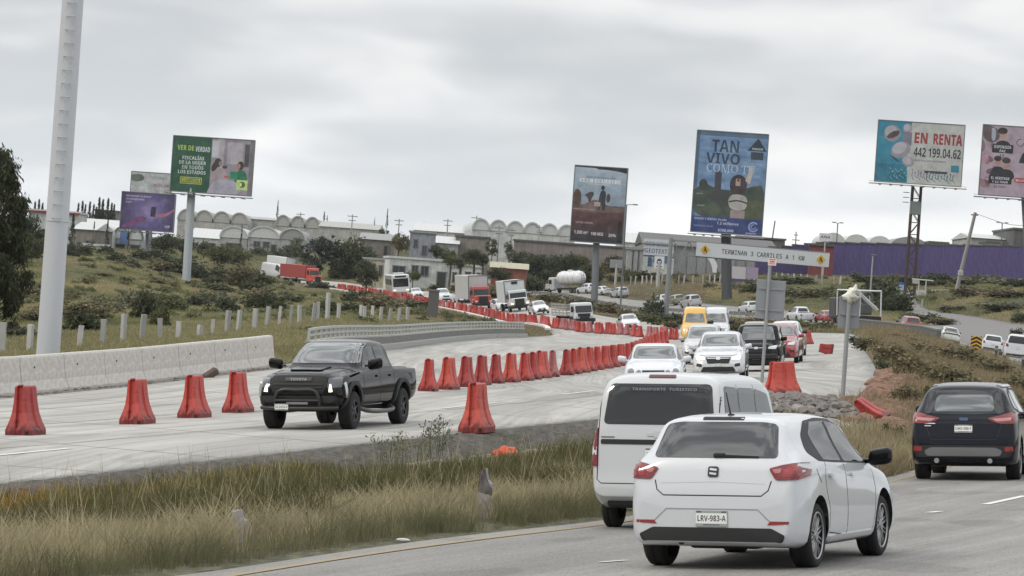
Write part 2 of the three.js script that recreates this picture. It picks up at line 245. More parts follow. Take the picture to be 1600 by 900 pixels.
{ // ---- the ground sheet, a fan round the camera out to the horizon
  const az = []; for (let a = -0.24; a <= 0.2401; a += 0.48 / 320) az.push(a);
  for (let a = 0.26; a < Math.PI; a *= 1.14) { az.push(a); az.unshift(-a); } az.push(Math.PI); az.unshift(-Math.PI);
  const rad = []; for (let r = 3; r < 900; r *= 1.0115) rad.push(r); for (let r = 900; r < 7500; r *= 1.25) rad.push(r);
  const pos = [], col = [], uv = [], idx = [], nA = az.length, c = new THREE.Color();
  const straw = lin(0.25, 0.20, 0.10), green = lin(0.085, 0.10, 0.038), olive = lin(0.14, 0.135, 0.055), dirt = lin(0.15, 0.115, 0.085), gravel = lin(0.15, 0.135, 0.12), red = lin(0.23, 0.13, 0.085), litter = lin(0.2, 0.18, 0.12), lime = lin(0.34, 0.33, 0.30);
  for (const r of rad) for (const a of az) {
    const x = Math.sin(a) * r, Z = Math.cos(a) * r; let y = H(x, -Z) + (r < 110 ? ditch(x, -Z) : 0);
    const core = Math.abs(a) < 0.25 && r < 760; let dRoad = 99, road = false, dCon = 99;
    if (core) { for (const [i, o] of OUT.entries()) { if (inside(o, x, Z)) road = true; const d = distTo(o, x, Z); if (i === 0) dCon = d; dRoad = Math.min(dRoad, d); } }
    if (road) y -= (0.1 + 0.0012 * r) * sstep(0, 0.6 + r * 0.004, dRoad) + 0.015;
    else { const k = sstep(0.2, 2.5, dRoad); y += k * (fbm2(x * 0.35, Z * 0.35, 4) * 0.16 + fbm2(x * 0.06, Z * 0.06, 3) * 0.5 * sstep(120, 260, r)); }
    pos.push(x, y, -Z); uv.push(x / 3, Z / 3);
    const n1 = fbm2(x * 0.05 + 40, Z * 0.05 / (1 + r * 0.002), 4), n2_ = fbm2(x * 0.4, Z * 0.4, 3);
    c.copy(olive).lerp(straw, sstep(0.0, 0.5, n1 + n2_ * 0.3) * 0.8).lerp(green, sstep(0.05, 0.5, -n1 + n2_ * 0.25));
    if (core) {
      const [px, py] = toPx(V(x, y, -Z));
      if (r < 100) { const bank = px < 1250 ? 1 - sstep(1.7, 3.0, dCon + n2_ * 0.6) : 0; c.lerp(gravel, bank); c.lerp(litter, (1 - bank) * 0.6); if (px > 610 && px < 960 && dCon < 3.8) c.lerp(lime, 0.85 * sstep(1.5, 2.2, dCon + n2_ * 0.7) * (1 - sstep(2.9, 3.7, dCon + n2_ * 0.7)) * sstep(610, 700, px)); }
      const m = sstep(1290, 1340, px) * (1 - sstep(1430, 1480, px)) * sstep(525, 560, py) * (1 - sstep(690, 720, py)); c.lerp(red, m * 0.75 * sstep(-0.3, 0.2, n2_ + 0.2));
      if (r > 290 && px > 700 && px < 1110 && py > 462) c.lerp(dirt, 0.6 * (1 - sstep(1050, 1150, px)));
    }
    const v = 0.85 + 0.3 * (n2(x * 1.7, Z * 1.7) * 0.5 + 0.5); col.push(c.r * v, c.g * v, c.b * v);
  }
  for (let i = 0; i < rad.length - 1; i++) for (let j = 0; j < nA - 1; j++) { const k = i * nA + j; idx.push(k, k + 1, k + nA, k + 1, k + nA + 1, k + nA); }
  const g = new THREE.BufferGeometry(); g.setAttribute('position', new THREE.Float32BufferAttribute(pos, 3)); g.setAttribute('color', new THREE.Float32BufferAttribute(col, 3)); g.setAttribute('uv', new THREE.Float32BufferAttribute(uv, 2)); g.setIndex(idx); g.computeVertexNormals();
  const grain = dataTex(512, 512, (u, v) => { const s = 0.72 + 0.3 * tile(u, v, 14, 5) + 0.12 * (rnd() - 0.5); return [s, s, s * 0.98]; });
  const bump = dataTex(512, 512, (u, v) => { const s = 0.5 + 0.5 * tile(u, v, 20, 5, 4); return [s, s, s]; }, { raw: true });
  struct('ground', g, new THREE.MeshStandardMaterial({ vertexColors: true, map: grain, bumpMap: bump, bumpScale: 0.08, roughness: 1 }), 'rough dry grassland and dirt around the roads');
}
// ---- road surfaces
const concreteTex = dataTex(1024, 1024, (u, v) => {
  const a = fbm2(u * 3, v * 2.2 + 3, 5), streak = n2(u * 60, v * 1.6) * 0.5 + n2(u * 23 + 5, v * 1.1) * 0.5, track = Math.exp(-(((u * 4) % 1 - 0.3) ** 2) / 0.006) + Math.exp(-(((u * 4) % 1 - 0.72) ** 2) / 0.006), stain = sstep(0.2, 0.55, fbm2(u * 9 + 30, v * 5, 4)), dirt = sstep(0.1, 0.5, fbm2(u * 5 + 3, v * 1.5 + 8, 4)), crack = 1 - sstep(0, 0.012, Math.abs(fbm2(u * 6 + 70, v * 9, 5)));
  const s = 0.615 + a * 0.09 + streak * 0.05 - track * 0.045 * (0.6 + 0.6 * a) - stain * 0.06 - dirt * 0.05 - crack * 0.07 + (rnd() - 0.5) * 0.06; return [s, s * 0.988, s * 0.958];
});
const asphaltTex = dataTex(1024, 1024, (u, v) => { const a = fbm2(u * 2.5 + 9, v * 2.2, 5), streak = n2(u * 40 + 9, v * 1.4) * 0.5 + n2(u * 11, v * 0.9) * 0.5, w = u * 2.6, track = Math.exp(-((w % 1 - 0.27) ** 2) / 0.008) + Math.exp(-((w % 1 - 0.73) ** 2) / 0.008), oil = Math.exp(-((w % 1 - 0.5) ** 2) / 0.006), crack = 1 - sstep(0, 0.01, Math.abs(fbm2(u * 5 + 20, v * 8, 5))), patch = sstep(0.3, 0.34, fbm2(u * 3 + 50, v * 3.5, 2)); const s = 0.505 + a * 0.07 + streak * 0.035 - track * 0.03 - oil * 0.05 * (0.5 + a) - crack * 0.10 - patch * 0.045 + (rnd() - 0.5) * 0.15; return [s, s * 0.985, s * 0.955]; });
concreteTex.wrapS = concreteTex.wrapT = asphaltTex.wrapS = asphaltTex.wrapT = THREE.MirroredRepeatWrapping;
concreteTex.repeat.set(1 / 14, 1 / 40); asphaltTex.repeat.set(1 / 9, 1 / 24);
const roadBump = dataTex(256, 256, (u, v) => { const s = 0.5 + 0.4 * tile(u, v, 40, 3) + (rnd() - 0.5) * 0.3; return [s, s, s]; }, { raw: true });
const concreteMat = new THREE.MeshStandardMaterial({ map: concreteTex, roughness: 0.85, bumpMap: roadBump, bumpScale: 0.004 });
const asphaltMat = new THREE.MeshStandardMaterial({ map: asphaltTex, roughness: 0.8, bumpMap: roadBump, bumpScale: 0.006 });
const worn = new THREE.MeshStandardMaterial({ color: lin(0.62, 0.61, 0.57), roughness: 0.8 }), ochre = new THREE.MeshStandardMaterial({ color: lin(0.29, 0.225, 0.14), roughness: 0.9 });
struct('concrete_road', ribbon(CON_L, CON_R, 0, CON_L.n, 16, 30, 0.012), concreteMat, 'pale new concrete highway carriageway lined with red barriers');
struct('asphalt_road', ribbon(ASP_L, ASP_R, 0, ASP_L.n, 16, 18, 0.012), asphaltMat, 'grey asphalt carriageway curving past the grass strip');
struct('side_road', ribbon(SIDE_L, SIDE_R, 0, SIDE_L.n, 10, 8, 0.06), mat(0.16, 0.155, 0.15, 0.9), 'grey side road climbing the grassy slope to the purple wall');
{
  const edge = []; for (let t = 1; t <= 9; t += 0.5) { const a = ASP_L.at(t), b = ASP_R.at(t); edge.push([lerp(a[0], b[0], 0.035), lerp(a[1], b[1], 0.035)]); }
  struct('yellow_edge_line', lineStrip(edge, 0.11, 0.02), ochre, 'faded yellow line along the edge of the asphalt road');
  const at1 = (t, k) => { const a = ASP_L.at(t), b = ASP_R.at(t); return [lerp(a[0], b[0], k), lerp(a[1], b[1], k)]; };
  const dashes = []; for (const [x0, y0, x1, y1] of [[940, 880.5, 980, 878], [1455, 798, 1473, 796], [1543, 786, 1606, 773.5]]) { const z = (y) => 9897 / (y - 581), q = (x, y) => [(x - 800) / FOCAL * z(y) + SHIFT, z(y)], A = q(x0, y0), B = q(x1, y1); dashes.push(lineStrip([A, [(A[0] + B[0]) / 2, (A[1] + B[1]) / 2], B], x0 < 1000 ? 0.09 : 0.13, 0.02)); }
  struct('lane_marking', merge(dashes), worn, 'worn white dashes between the lanes of the asphalt road');
  const c1 = (t, k) => { const a = CON_L.at(t), b = CON_R.at(t); return [lerp(a[0], b[0], k), lerp(a[1], b[1], k)]; };
  const cd = []; for (const [x0, y0, x1, y1] of [[-60, 719, 112, 702], [695, 639, 780, 630], [880, 617, 930, 611], [960, 604, 985, 600]]) { const z = (y) => 13054 / (y - 483), q = (x, y) => [(x - 800) / FOCAL * z(y) + SHIFT, z(y)]; const a = q(x0, y0), b = q(x1, y1); cd.push(lineStrip([a, [(a[0] + b[0]) / 2, (a[1] + b[1]) / 2], b], 0.16, 0.022)); }
  struct('lane_dash', merge(cd), worn, 'white lane dashes painted on the concrete carriageway');
  // joints of the concrete slabs
  const js = []; for (const k of [0.27, 0.52, 0.76]) { const l = []; for (let t = 1; t <= 12; t += 0.5) l.push(c1(t, k)); js.push(lineStrip(l, 0.05, 0.016)); }
  struct('slab_joint', merge(js), mat(0.2, 0.19, 0.18, 0.9), 'dark joints between the slabs of the concrete carriageway');
  const tj = []; for (let t = 1.4; t <= 13; t += 0.0) { const a = CON_L.at(t), b = CON_R.at(t); tj.push(lineStrip([a, [(a[0] + b[0]) / 2, (a[1] + b[1]) / 2], b].map((p) => p), 0.035, 0.0155, 2)); const q = CON_R.at(t + 0.1), len = Math.hypot(q[0] - b[0], q[1] - b[1]) / 0.1; t += 5 / len; }
  struct('slab_joint', merge(tj), mat(0.24, 0.23, 0.215, 0.9), 'cross joints between the slabs of the concrete carriageway');
}
// ---------------------------------------------------------------- vehicles
const BLACK = mat(0.007, 0.007, 0.008, 0.6), RUBBER = mat(0.011, 0.011, 0.011, 0.9), DARKTRIM = mat(0.014, 0.014, 0.015, 0.65), SEAM = mat(0.02, 0.02, 0.022, 0.8), GREYTRIM = mat(0.12, 0.12, 0.125, 0.5);
const LINER = mat(0.008, 0.008, 0.008, 0.95, { side: THREE.DoubleSide });
const GLASS = phys(0.012, 0.014, 0.015, 0.04, { ior: 1.6 });
const SCREEN = phys(0.03, 0.037, 0.037, 0.04, { ior: 2.1, clearcoat: 0.6, clearcoatRoughness: 0.03 });
const CHROME = mat(0.6, 0.61, 0.62, 0.18, { metalness: 1 }), ALLOY = mat(0.35, 0.35, 0.36, 0.35, { metalness: 0.8 }), DARKALLOY = mat(0.08, 0.08, 0.085, 0.4, { metalness: 0.6 });
const REDLAMP = phys(0.17, 0.005, 0.008, 0.12, { clearcoat: 0.6 }), CLEARLAMP = phys(0.55, 0.56, 0.57, 0.12, { clearcoat: 1 }), DIMRED = phys(0.25, 0.03, 0.03, 0.3);
const LIT = new THREE.MeshStandardMaterial({ color: lin(0.9, 0.85, 0.65), emissive: lin(1, 0.88, 0.55), emissiveIntensity: 0.75, roughness: 0.3 });
const LITWHITE = new THREE.MeshStandardMaterial({ color: lin(0.9, 0.92, 0.8), emissive: lin(0.95, 1, 0.75), emissiveIntensity: 0.9, roughness: 0.3 });
const paint = (r, g, b, rough = 0.32) => phys(r, g, b, rough, { clearcoat: 1, clearcoatRoughness: 0.06 });
const WHITE = paint(0.53, 0.55, 0.58), WHITE2 = paint(0.49, 0.505, 0.52), BLACKPAINT = phys(0.003, 0.0033, 0.0036, 0.06, { ior: 1.33 }), NAVY = phys(0.006, 0.008, 0.014, 0.1, { ior: 1.36 });

function carBody(S, fine) { // closed shell lofted from the tail (s = 0) to the nose (s = L)
  const c = {}; for (const k of ['bot', 'belt', 'roof', 'wl', 'wb', 'wr']) c[k] = typeof S[k] === 'function' ? S[k] : curve(S[k]);
  const st = new Set(), L = S.L, step = fine ? 0.06 : 0.16, end = fine ? 0.45 : 0.3, es = fine ? 0.018 : 0.05;
  for (let s = 0; s < L; s += step) if (s > end && s < L - end) st.add(s);
  for (let s = 0; s <= end; s += es) { st.add(s); st.add(L - s); }
  for (const k of S.extra || []) st.add(k);
  const ss = [...st].sort((a, b) => a - b), M = fine ? 26 : 14, rings = [];
  for (const s of ss) {
    const b = c.bot(s), be = Math.max(c.belt(s), b + 0.06), ro = Math.max(c.roof(s), be + 0.015), wl = c.wl(s), wb = c.wb(s), wr = c.wr(s), d = Math.min(S.rr ?? 0.07, (ro - be) * 0.6), h = be - b;
    const P = [[0, b], [wl * 0.86, b], [wl * 0.96, b + Math.min(0.06, h * 0.15)], [wl, b + h * 0.42], [lerp(wl, wb, 0.35), b + h * 0.8], [wb, be], [lerp(wb, wr, 0.52), lerp(be, ro - d, 0.5)], [wr, ro - d], [wr * 0.82, ro - d * 0.3], [wr * 0.4, ro - d * 0.04], [0, ro]];
    const cv = new THREE.CatmullRomCurve3(P.slice(1).map((p) => V(p[0], p[1], 0)), false, 'centripetal'), half = [[0, b]];
    for (let i = 0; i <= M; i++) { const q = cv.getPoint(i / M); half.push([i === M ? 0 : Math.max(q.x, 0), q.y]); }
    rings.push([s, half]);
  }
  const pos = [], idx = [], n = rings[0][1].length, R = 2 * n - 2;
  for (const [s, h] of rings) { for (let i = 0; i < n; i++) pos.push(h[i][0], h[i][1], L / 2 - s); for (let i = n - 2; i > 0; i--) pos.push(-h[i][0], h[i][1], L / 2 - s); }
  for (let k = 0; k < rings.length - 1; k++) for (let i = 0; i < R; i++) { const a = k * R + i, b = k * R + (i + 1) % R; idx.push(a, b, a + R, b, b + R, a + R); }
  for (const [k, flip] of [[0, true], [rings.length - 1, false]]) { // end caps
    const h = rings[k], ymid = (h[1][0][1] + h[1][n - 1][1]) / 2, base = pos.length / 3; pos.push(0, ymid, L / 2 - h[0]);
    for (let i = 0; i < R; i++) { const a = k * R + i, b = k * R + (i + 1) % R; flip ? idx.push(base, b, a) : idx.push(base, a, b); }
  }
  const g = new THREE.BufferGeometry(); g.setAttribute('position', new THREE.Float32BufferAttribute(pos, 3)); g.setIndex(idx); g.computeVertexNormals(); return g;
}
const evaluator = new Evaluator(); evaluator.attributes = ['position', 'normal']; evaluator.useGroups = true;
function cutArches(g, S) { // wheel arches cut out of the shell: returns [skin, wells]
  const A = new Brush(g, BLACK); A.updateMatrixWorld(); let cur = A;
  const cyl = []; for (const s of S.axles) for (const sx of [-1, 1]) { const q = new THREE.CylinderGeometry(S.arch ?? S.r * 1.14, S.arch ?? S.r * 1.14, 0.42, S.fine ? 40 : 20); q.rotateY(0.0371); q.rotateZ(Math.PI / 2 + 0.0013 * sx); q.translate(sx * (S.W / 2 - 0.14), S.r * (S.archUp ?? 1.04), S.L / 2 - s); cyl.push(q); }
  for (const q of cyl) { q.deleteAttribute('uv'); const B = new Brush(q, RUBBER); B.updateMatrixWorld(); cur = evaluator.evaluate(cur, B, SUBTRACTION); cur.updateMatrixWorld(); }
  const geo = cur.geometry, ms = [].concat(cur.material), src = geo.index ? geo.toNonIndexed() : geo, out = [[], []];
  const p = src.attributes.position.array, nn = src.attributes.normal.array, groups = geo.groups.length ? geo.groups : [{ start: 0, count: p.length / 3, materialIndex: 0 }];
  for (const gr of groups) out[ms[gr.materialIndex] === RUBBER ? 1 : 0].push([gr.start, gr.count]);
  return out.map((l) => { if (!l.length) return null; const P = [], N = []; for (const [a, k] of l) for (let i = a * 3; i < (a + k) * 3; i++) { P.push(p[i]); N.push(nn[i]); } const r = new THREE.BufferGeometry(); r.setAttribute('position', new THREE.Float32BufferAttribute(P, 3)); r.setAttribute('normal', new THREE.Float32BufferAttribute(N, 3)); return r; });
}
// rounded outline through corner points
function rpoly(pts, r = 0.03, seg = 4) {
  const o = [], n = pts.length;
  for (let i = 0; i < n; i++) {
    const p = pts[i], a = pts[(i + n - 1) % n], b = pts[(i + 1) % n], rad = p[2] ?? r;
    const va = [a[0] - p[0], a[1] - p[1]], vb = [b[0] - p[0], b[1] - p[1]], la = Math.hypot(...va), lb = Math.hypot(...vb), k = Math.min(rad, la * 0.45, lb * 0.45);
    if (k < 1e-4) { o.push([p[0], p[1]]); continue; }
    const A = [p[0] + va[0] / la * k, p[1] + va[1] / la * k], B = [p[0] + vb[0] / lb * k, p[1] + vb[1] / lb * k];
    for (let j = 0; j <= seg; j++) { const t = j / seg; o.push([(1 - t) ** 2 * A[0] + 2 * t * (1 - t) * p[0] + t * t * B[0], (1 - t) ** 2 * A[1] + 2 * t * (1 - t) * p[1] + t * t * B[1]]); }
  }
  return o;
}
function lpoly(pts, w, closed = false) { // a line of width w as an outline
  const l = [], r = [], n = pts.length;
  for (let i = 0; i < n; i++) { const a = pts[Math.max(0, i - 1)], b = pts[Math.min(n - 1, i + 1)], dx = b[0] - a[0], dy = b[1] - a[1], q = Math.hypot(dx, dy) || 1; l.push([pts[i][0] - dy / q * w / 2, pts[i][1] + dx / q * w / 2]); r.push([pts[i][0] + dy / q * w / 2, pts[i][1] - dx / q * w / 2]); }
  return [...l, ...r.reverse()];
}
const mirrorX = (pts) => pts.map((p) => [-p[0], p[1], ...p.slice(2)]).reverse();
const box2 = (x0, y0, x1, y1) => [[x0, y0], [x1, y0], [x1, y1], [x0, y1]];
// a panel laid on the shell: an outline seen from behind, in front, from the side or above, projected on the surface
function panelGeo(car, pts, view, off, maxLen, uvBox) {
  let P = pts.map((p) => [p[0], p[1]]), T = THREE.ShapeUtils.triangulateShape(P.map((p) => new THREE.Vector2(...p)), []);
  for (let pass = 0; pass < 7; pass++) {
    const mid = new Map(), key = (a, b) => a < b ? a + '_' + b : b + '_' + a; let any = false;
    const m = (a, b) => { const k = key(a, b); if (mid.has(k)) return mid.get(k); const d = Math.hypot(P[a][0] - P[b][0], P[a][1] - P[b][1]); let r = -1; if (d > maxLen) { r = P.length; P.push([(P[a][0] + P[b][0]) / 2, (P[a][1] + P[b][1]) / 2]); any = true; } mid.set(k, r); return r; };
    const N = [];
    for (const [a, b, c] of T) {
      const x = m(a, b), y = m(b, c), z = m(c, a), k = (x >= 0) + (y >= 0) + (z >= 0);
      if (k === 0) N.push([a, b, c]);
      else if (k === 3) N.push([a, x, z], [x, b, y], [z, y, c], [x, y, z]);
      else if (k === 1) { if (x >= 0) N.push([a, x, c], [x, b, c]); else if (y >= 0) N.push([a, b, y], [a, y, c]); else N.push([a, b, z], [z, b, c]); }
      else { if (x < 0) N.push([a, b, y], [a, y, z], [z, y, c]); else if (y < 0) N.push([a, x, z], [x, b, c], [x, c, z]); else N.push([a, x, c], [x, b, y], [x, y, c]); }
    }
    T = N; if (!any) break;
  }
  const { bvh, geo, L } = car, far = 20, ray = new THREE.Ray(), pos = [], nor = [], ok = [], uv = [];
  const Pa = geo.attributes.position, Na = geo.attributes.normal, tri = new THREE.Triangle(), bc = V(), n0 = V();
  for (const [a, b] of P) {
    if (view === 'rear') { ray.origin.set(a, b, far); ray.direction.set(0, 0, -1); }
    else if (view === 'front') { ray.origin.set(a, b, -far); ray.direction.set(0, 0, 1); }
    else if (view === 'right') { ray.origin.set(far, b, L / 2 - a); ray.direction.set(-1, 0, 0); }
    else if (view === 'left') { ray.origin.set(-far, b, L / 2 - a); ray.direction.set(1, 0, 0); }
    else { ray.origin.set(a, far, L / 2 - b); ray.direction.set(0, -1, 0); }
    const h = bvh.raycastFirst(ray, THREE.DoubleSide);
    if (!h) { ok.push(false); pos.push(V()); nor.push(V()); continue; }
    const { a: ia, b: ib, c: ic } = h.face; tri.a.fromBufferAttribute(Pa, ia); tri.b.fromBufferAttribute(Pa, ib); tri.c.fromBufferAttribute(Pa, ic); tri.getBarycoord(h.point, bc);
    const n = V(); for (const [i, w] of [[ia, bc.x], [ib, bc.y], [ic, bc.z]]) n.addScaledVector(n0.fromBufferAttribute(Na, i), w); n.normalize(); if (n.dot(ray.direction) > 0) n.negate();
    ok.push(true); nor.push(n); pos.push(h.point.clone().addScaledVector(n, off));
  }
  if (uvBox) for (const [a, b] of P) uv.push((a - uvBox[0]) / (uvBox[2] - uvBox[0]), (b - uvBox[1]) / (uvBox[3] - uvBox[1]));
  const OP = [], ON = [], OU = [], edges = new Map();
  for (const t of T) {
    if (!t.every((i) => ok[i])) continue;
    let f = t; const nn = V().subVectors(pos[t[1]], pos[t[0]]).cross(V().subVectors(pos[t[2]], pos[t[0]])); if (nn.dot(nor[t[0]]) < 0) f = [t[0], t[2], t[1]];
    for (const i of f) { OP.push(...pos[i]); ON.push(...nor[i]); if (uvBox) OU.push(uv[i * 2], uv[i * 2 + 1]); }
    for (let e = 0; e < 3; e++) { const a = f[e], b = f[(e + 1) % 3], k = Math.min(a, b) + '_' + Math.max(a, b); edges.has(k) ? edges.set(k, null) : edges.set(k, [a, b]); }
  }
  const depth = off + 0.006;
  for (const e of edges.values()) if (e) { // rim down to the shell
    const [a, b] = e, A = pos[a], B = pos[b], A2 = A.clone().addScaledVector(nor[a], -depth), B2 = B.clone().addScaledVector(nor[b], -depth), n = V().subVectors(A, B).cross(nor[a]).normalize().negate();
    for (const q of [A, A2, B, B, A2, B2]) { OP.push(...q); ON.push(...n); if (uvBox) OU.push(0.5, 0.02); }
  }
  const g = new THREE.BufferGeometry(); g.setAttribute('position', new THREE.Float32BufferAttribute(OP, 3)); g.setAttribute('normal', new THREE.Float32BufferAttribute(ON, 3)); if (uvBox) g.setAttribute('uv', new THREE.Float32BufferAttribute(OU, 2)); return g;
}
function panel(car, name, pts, view, m, off = 0.006, o = {}) {
  const g = panelGeo(car, pts, view, off, o.max ?? (car.fine ? 0.07 : 0.2), o.uv); if (!g.attributes.position.count) return null;
  return part(o.parent ?? car.root, name, g, m, o.label);
}
const sides = (car, name, pts, m, off, o) => { panel(car, name, pts, 'right', m, off, o); panel(car, name, pts, 'left', m, off, o); };
const both = (car, name, pts, view, m, off, o) => { panel(car, name, pts, view, m, off, o); panel(car, name, mirrorX(pts), view, m, off, o); };
// wheels
const wheelCache = new Map();
function wheelGeo(r, w, rimR, spokes, twin) {
  const k = [r, w, rimR, spokes, twin].join(); if (wheelCache.has(k)) return wheelCache.get(k);
  const pr = [[rimR, -w / 2 + 0.012], [rimR + 0.01, -w / 2], [r - 0.035, -w / 2], [r - 0.008, -w / 2 + 0.02], [r, -w / 2 + 0.045], [r, -0.012], [r - 0.008, -0.01], [r - 0.008, 0.01], [r, 0.012], [r, w / 2 - 0.045], [r - 0.008, w / 2 - 0.02], [r - 0.035, w / 2], [rimR + 0.01, w / 2], [rimR, w / 2 - 0.012], [rimR - 0.015, w / 2 - 0.05], [rimR - 0.02, -w / 2 + 0.05], [rimR, -w / 2 + 0.012]];
  const tyre = new THREE.LatheGeometry(pr.map((p) => new THREE.Vector2(p[0], p[1])), 40); tyre.rotateZ(-Math.PI / 2);
  const parts = [], back = new THREE.CylinderGeometry(rimR - 0.01, rimR - 0.01, 0.04, 32); back.rotateZ(Math.PI / 2); back.translate(w / 2 - 0.1, 0, 0);
  const lip = new THREE.TorusGeometry(rimR - 0.008, 0.012, 6, 40); lip.rotateY(Math.PI / 2); lip.translate(w / 2 - 0.014, 0, 0); parts.push(lip);
  const hub = new THREE.CylinderGeometry(rimR * 0.2, rimR * 0.26, 0.05, 16); hub.rotateZ(-Math.PI / 2); hub.translate(w / 2 - 0.035, 0, 0); parts.push(hub);
  for (let i = 0; i < spokes; i++) {
    const a = i / spokes * 2 * Math.PI;
    for (const d of twin ? [-1, 1] : [0]) { const g = rbx(0.022, rimR * 0.82, twin ? rimR * 0.085 : rimR * (1.1 / spokes), 0.006, w / 2 - 0.034, rimR * 0.56, d * rimR * 0.09); g.rotateX(a); parts.push(g); }
  }
  const res = { tyre, back, rim: merge(parts) }; wheelCache.set(k, res); return res;
}
function addWheels(car, S) {
  const g = wheelGeo(S.r, S.tw ?? 0.21, S.rimR ?? S.r * 0.66, S.spokes ?? 5, S.twin ?? false);
  for (const s of S.axles) for (const sx of [1, -1]) {
    const w = new THREE.Group(); w.name = 'wheel'; w.position.set(sx * (S.W / 2 - (S.tw ?? 0.21) / 2 - (S.inset ?? 0.025)), S.r, S.L / 2 - s); if (sx < 0) w.rotation.y = Math.PI; car.root.add(w);
    part(w, 'tyre', g.tyre, RUBBER); part(w, 'rim', g.rim, S.rim ?? ALLOY); part(w, 'brake_disc', g.back, BLACK);
  }
}
function makeCar(S, name, label, category, group) {
  const root = thing(name, label, category, group), raw = carBody(S, S.fine), car = { root, L: S.L, fine: S.fine, S };
  car.geo = raw; car.bvh = new MeshBVH(raw, {}); car.bvh.geometry = raw;
  const [skin, wells] = cutArches(raw.clone(), S);
  part(root, 'body', skin, S.paint); const ar = (S.arch ?? S.r * 1.14) + 0.004, cy = S.r * (S.archUp ?? 1.04), n = 22;
  for (const s of S.axles) for (const sx of [1, -1]) { const P = [], I = [], xi = sx * (S.W / 2 - 0.345), xo = sx * (S.W / 2 - 0.1); P.push(xi, cy, 0); for (let i = 0; i <= n; i++) { const a = (-0.04 + 1.08 * i / n) * Math.PI; for (const x of [xi, xo]) P.push(x, cy + Math.sin(a) * ar, Math.cos(a) * ar); } for (let i = 0; i < n; i++) { const k = 1 + 2 * i; I.push(k, k + 1, k + 2, k + 1, k + 3, k + 2, 0, k, k + 2); } const g = new THREE.BufferGeometry(); g.setAttribute('position', new THREE.Float32BufferAttribute(P, 3)); g.setIndex(I); g.computeVertexNormals(); g.translate(0, 0, S.L / 2 - s); part(root, 'wheel_arch', g, LINER); }
  addWheels(car, S);
  return car;
}
function mirrors(car, s, y, x, m, big = 1) {
  for (const sx of [-1, 1]) { const g = rbx(0.23 * big, 0.16 * big, 0.12 * big, 0.055 * big); const p = g.attributes.position; for (let i = 0; i < p.count; i++) { const k = 1 - 0.25 * Math.max(0, -p.getZ(i) / (0.06 * big)); p.setX(i, p.getX(i) * k); p.setY(i, p.getY(i) * k - (p.getX(i) * sx < 0 ? 0.02 * big : 0)); } g.computeVertexNormals(); g.translate(sx * (x + 0.11 * big), y, car.L / 2 - s); part(car.root, 'mirror', merge([g, rod(V(sx * (x - 0.07), y - 0.06, car.L / 2 - s - 0.02), V(sx * (x + 0.06), y - 0.05, car.L / 2 - s), 0.025)]), m); }
}
function plateTex(text, small) { return canvasTex(256, 128, (c, w, h) => { c.fillStyle = '#d9dbd8'; c.fillRect(0, 0, w, h); c.fillStyle = '#8f9694'; c.fillRect(0, 0, w, 20); c.fillRect(0, 104, w, 24); c.fillStyle = '#2b2f33'; c.font = 'bold 66px sans-serif'; c.textAlign = 'center'; c.textBaseline = 'middle'; c.fillText(text, w / 2, 62, 236); c.fillStyle = '#4b504f'; c.fillRect(60, 110, 136, 8); c.fillRect(6, 4, 40, 12); c.fillRect(210, 4, 40, 12); }); }
function plate(car, x0, y0, x1, y1, view, text) {
  const flip = view === 'front', pts = box2(x0, y0, x1, y1), uv = flip ? [x1, y0, x0, y1] : [x0, y0, x1, y1];
  panel(car, 'licence_plate', pts, view, new THREE.MeshStandardMaterial({ map: plateTex(text), roughness: 0.5 }), 0.014, { uv });
}

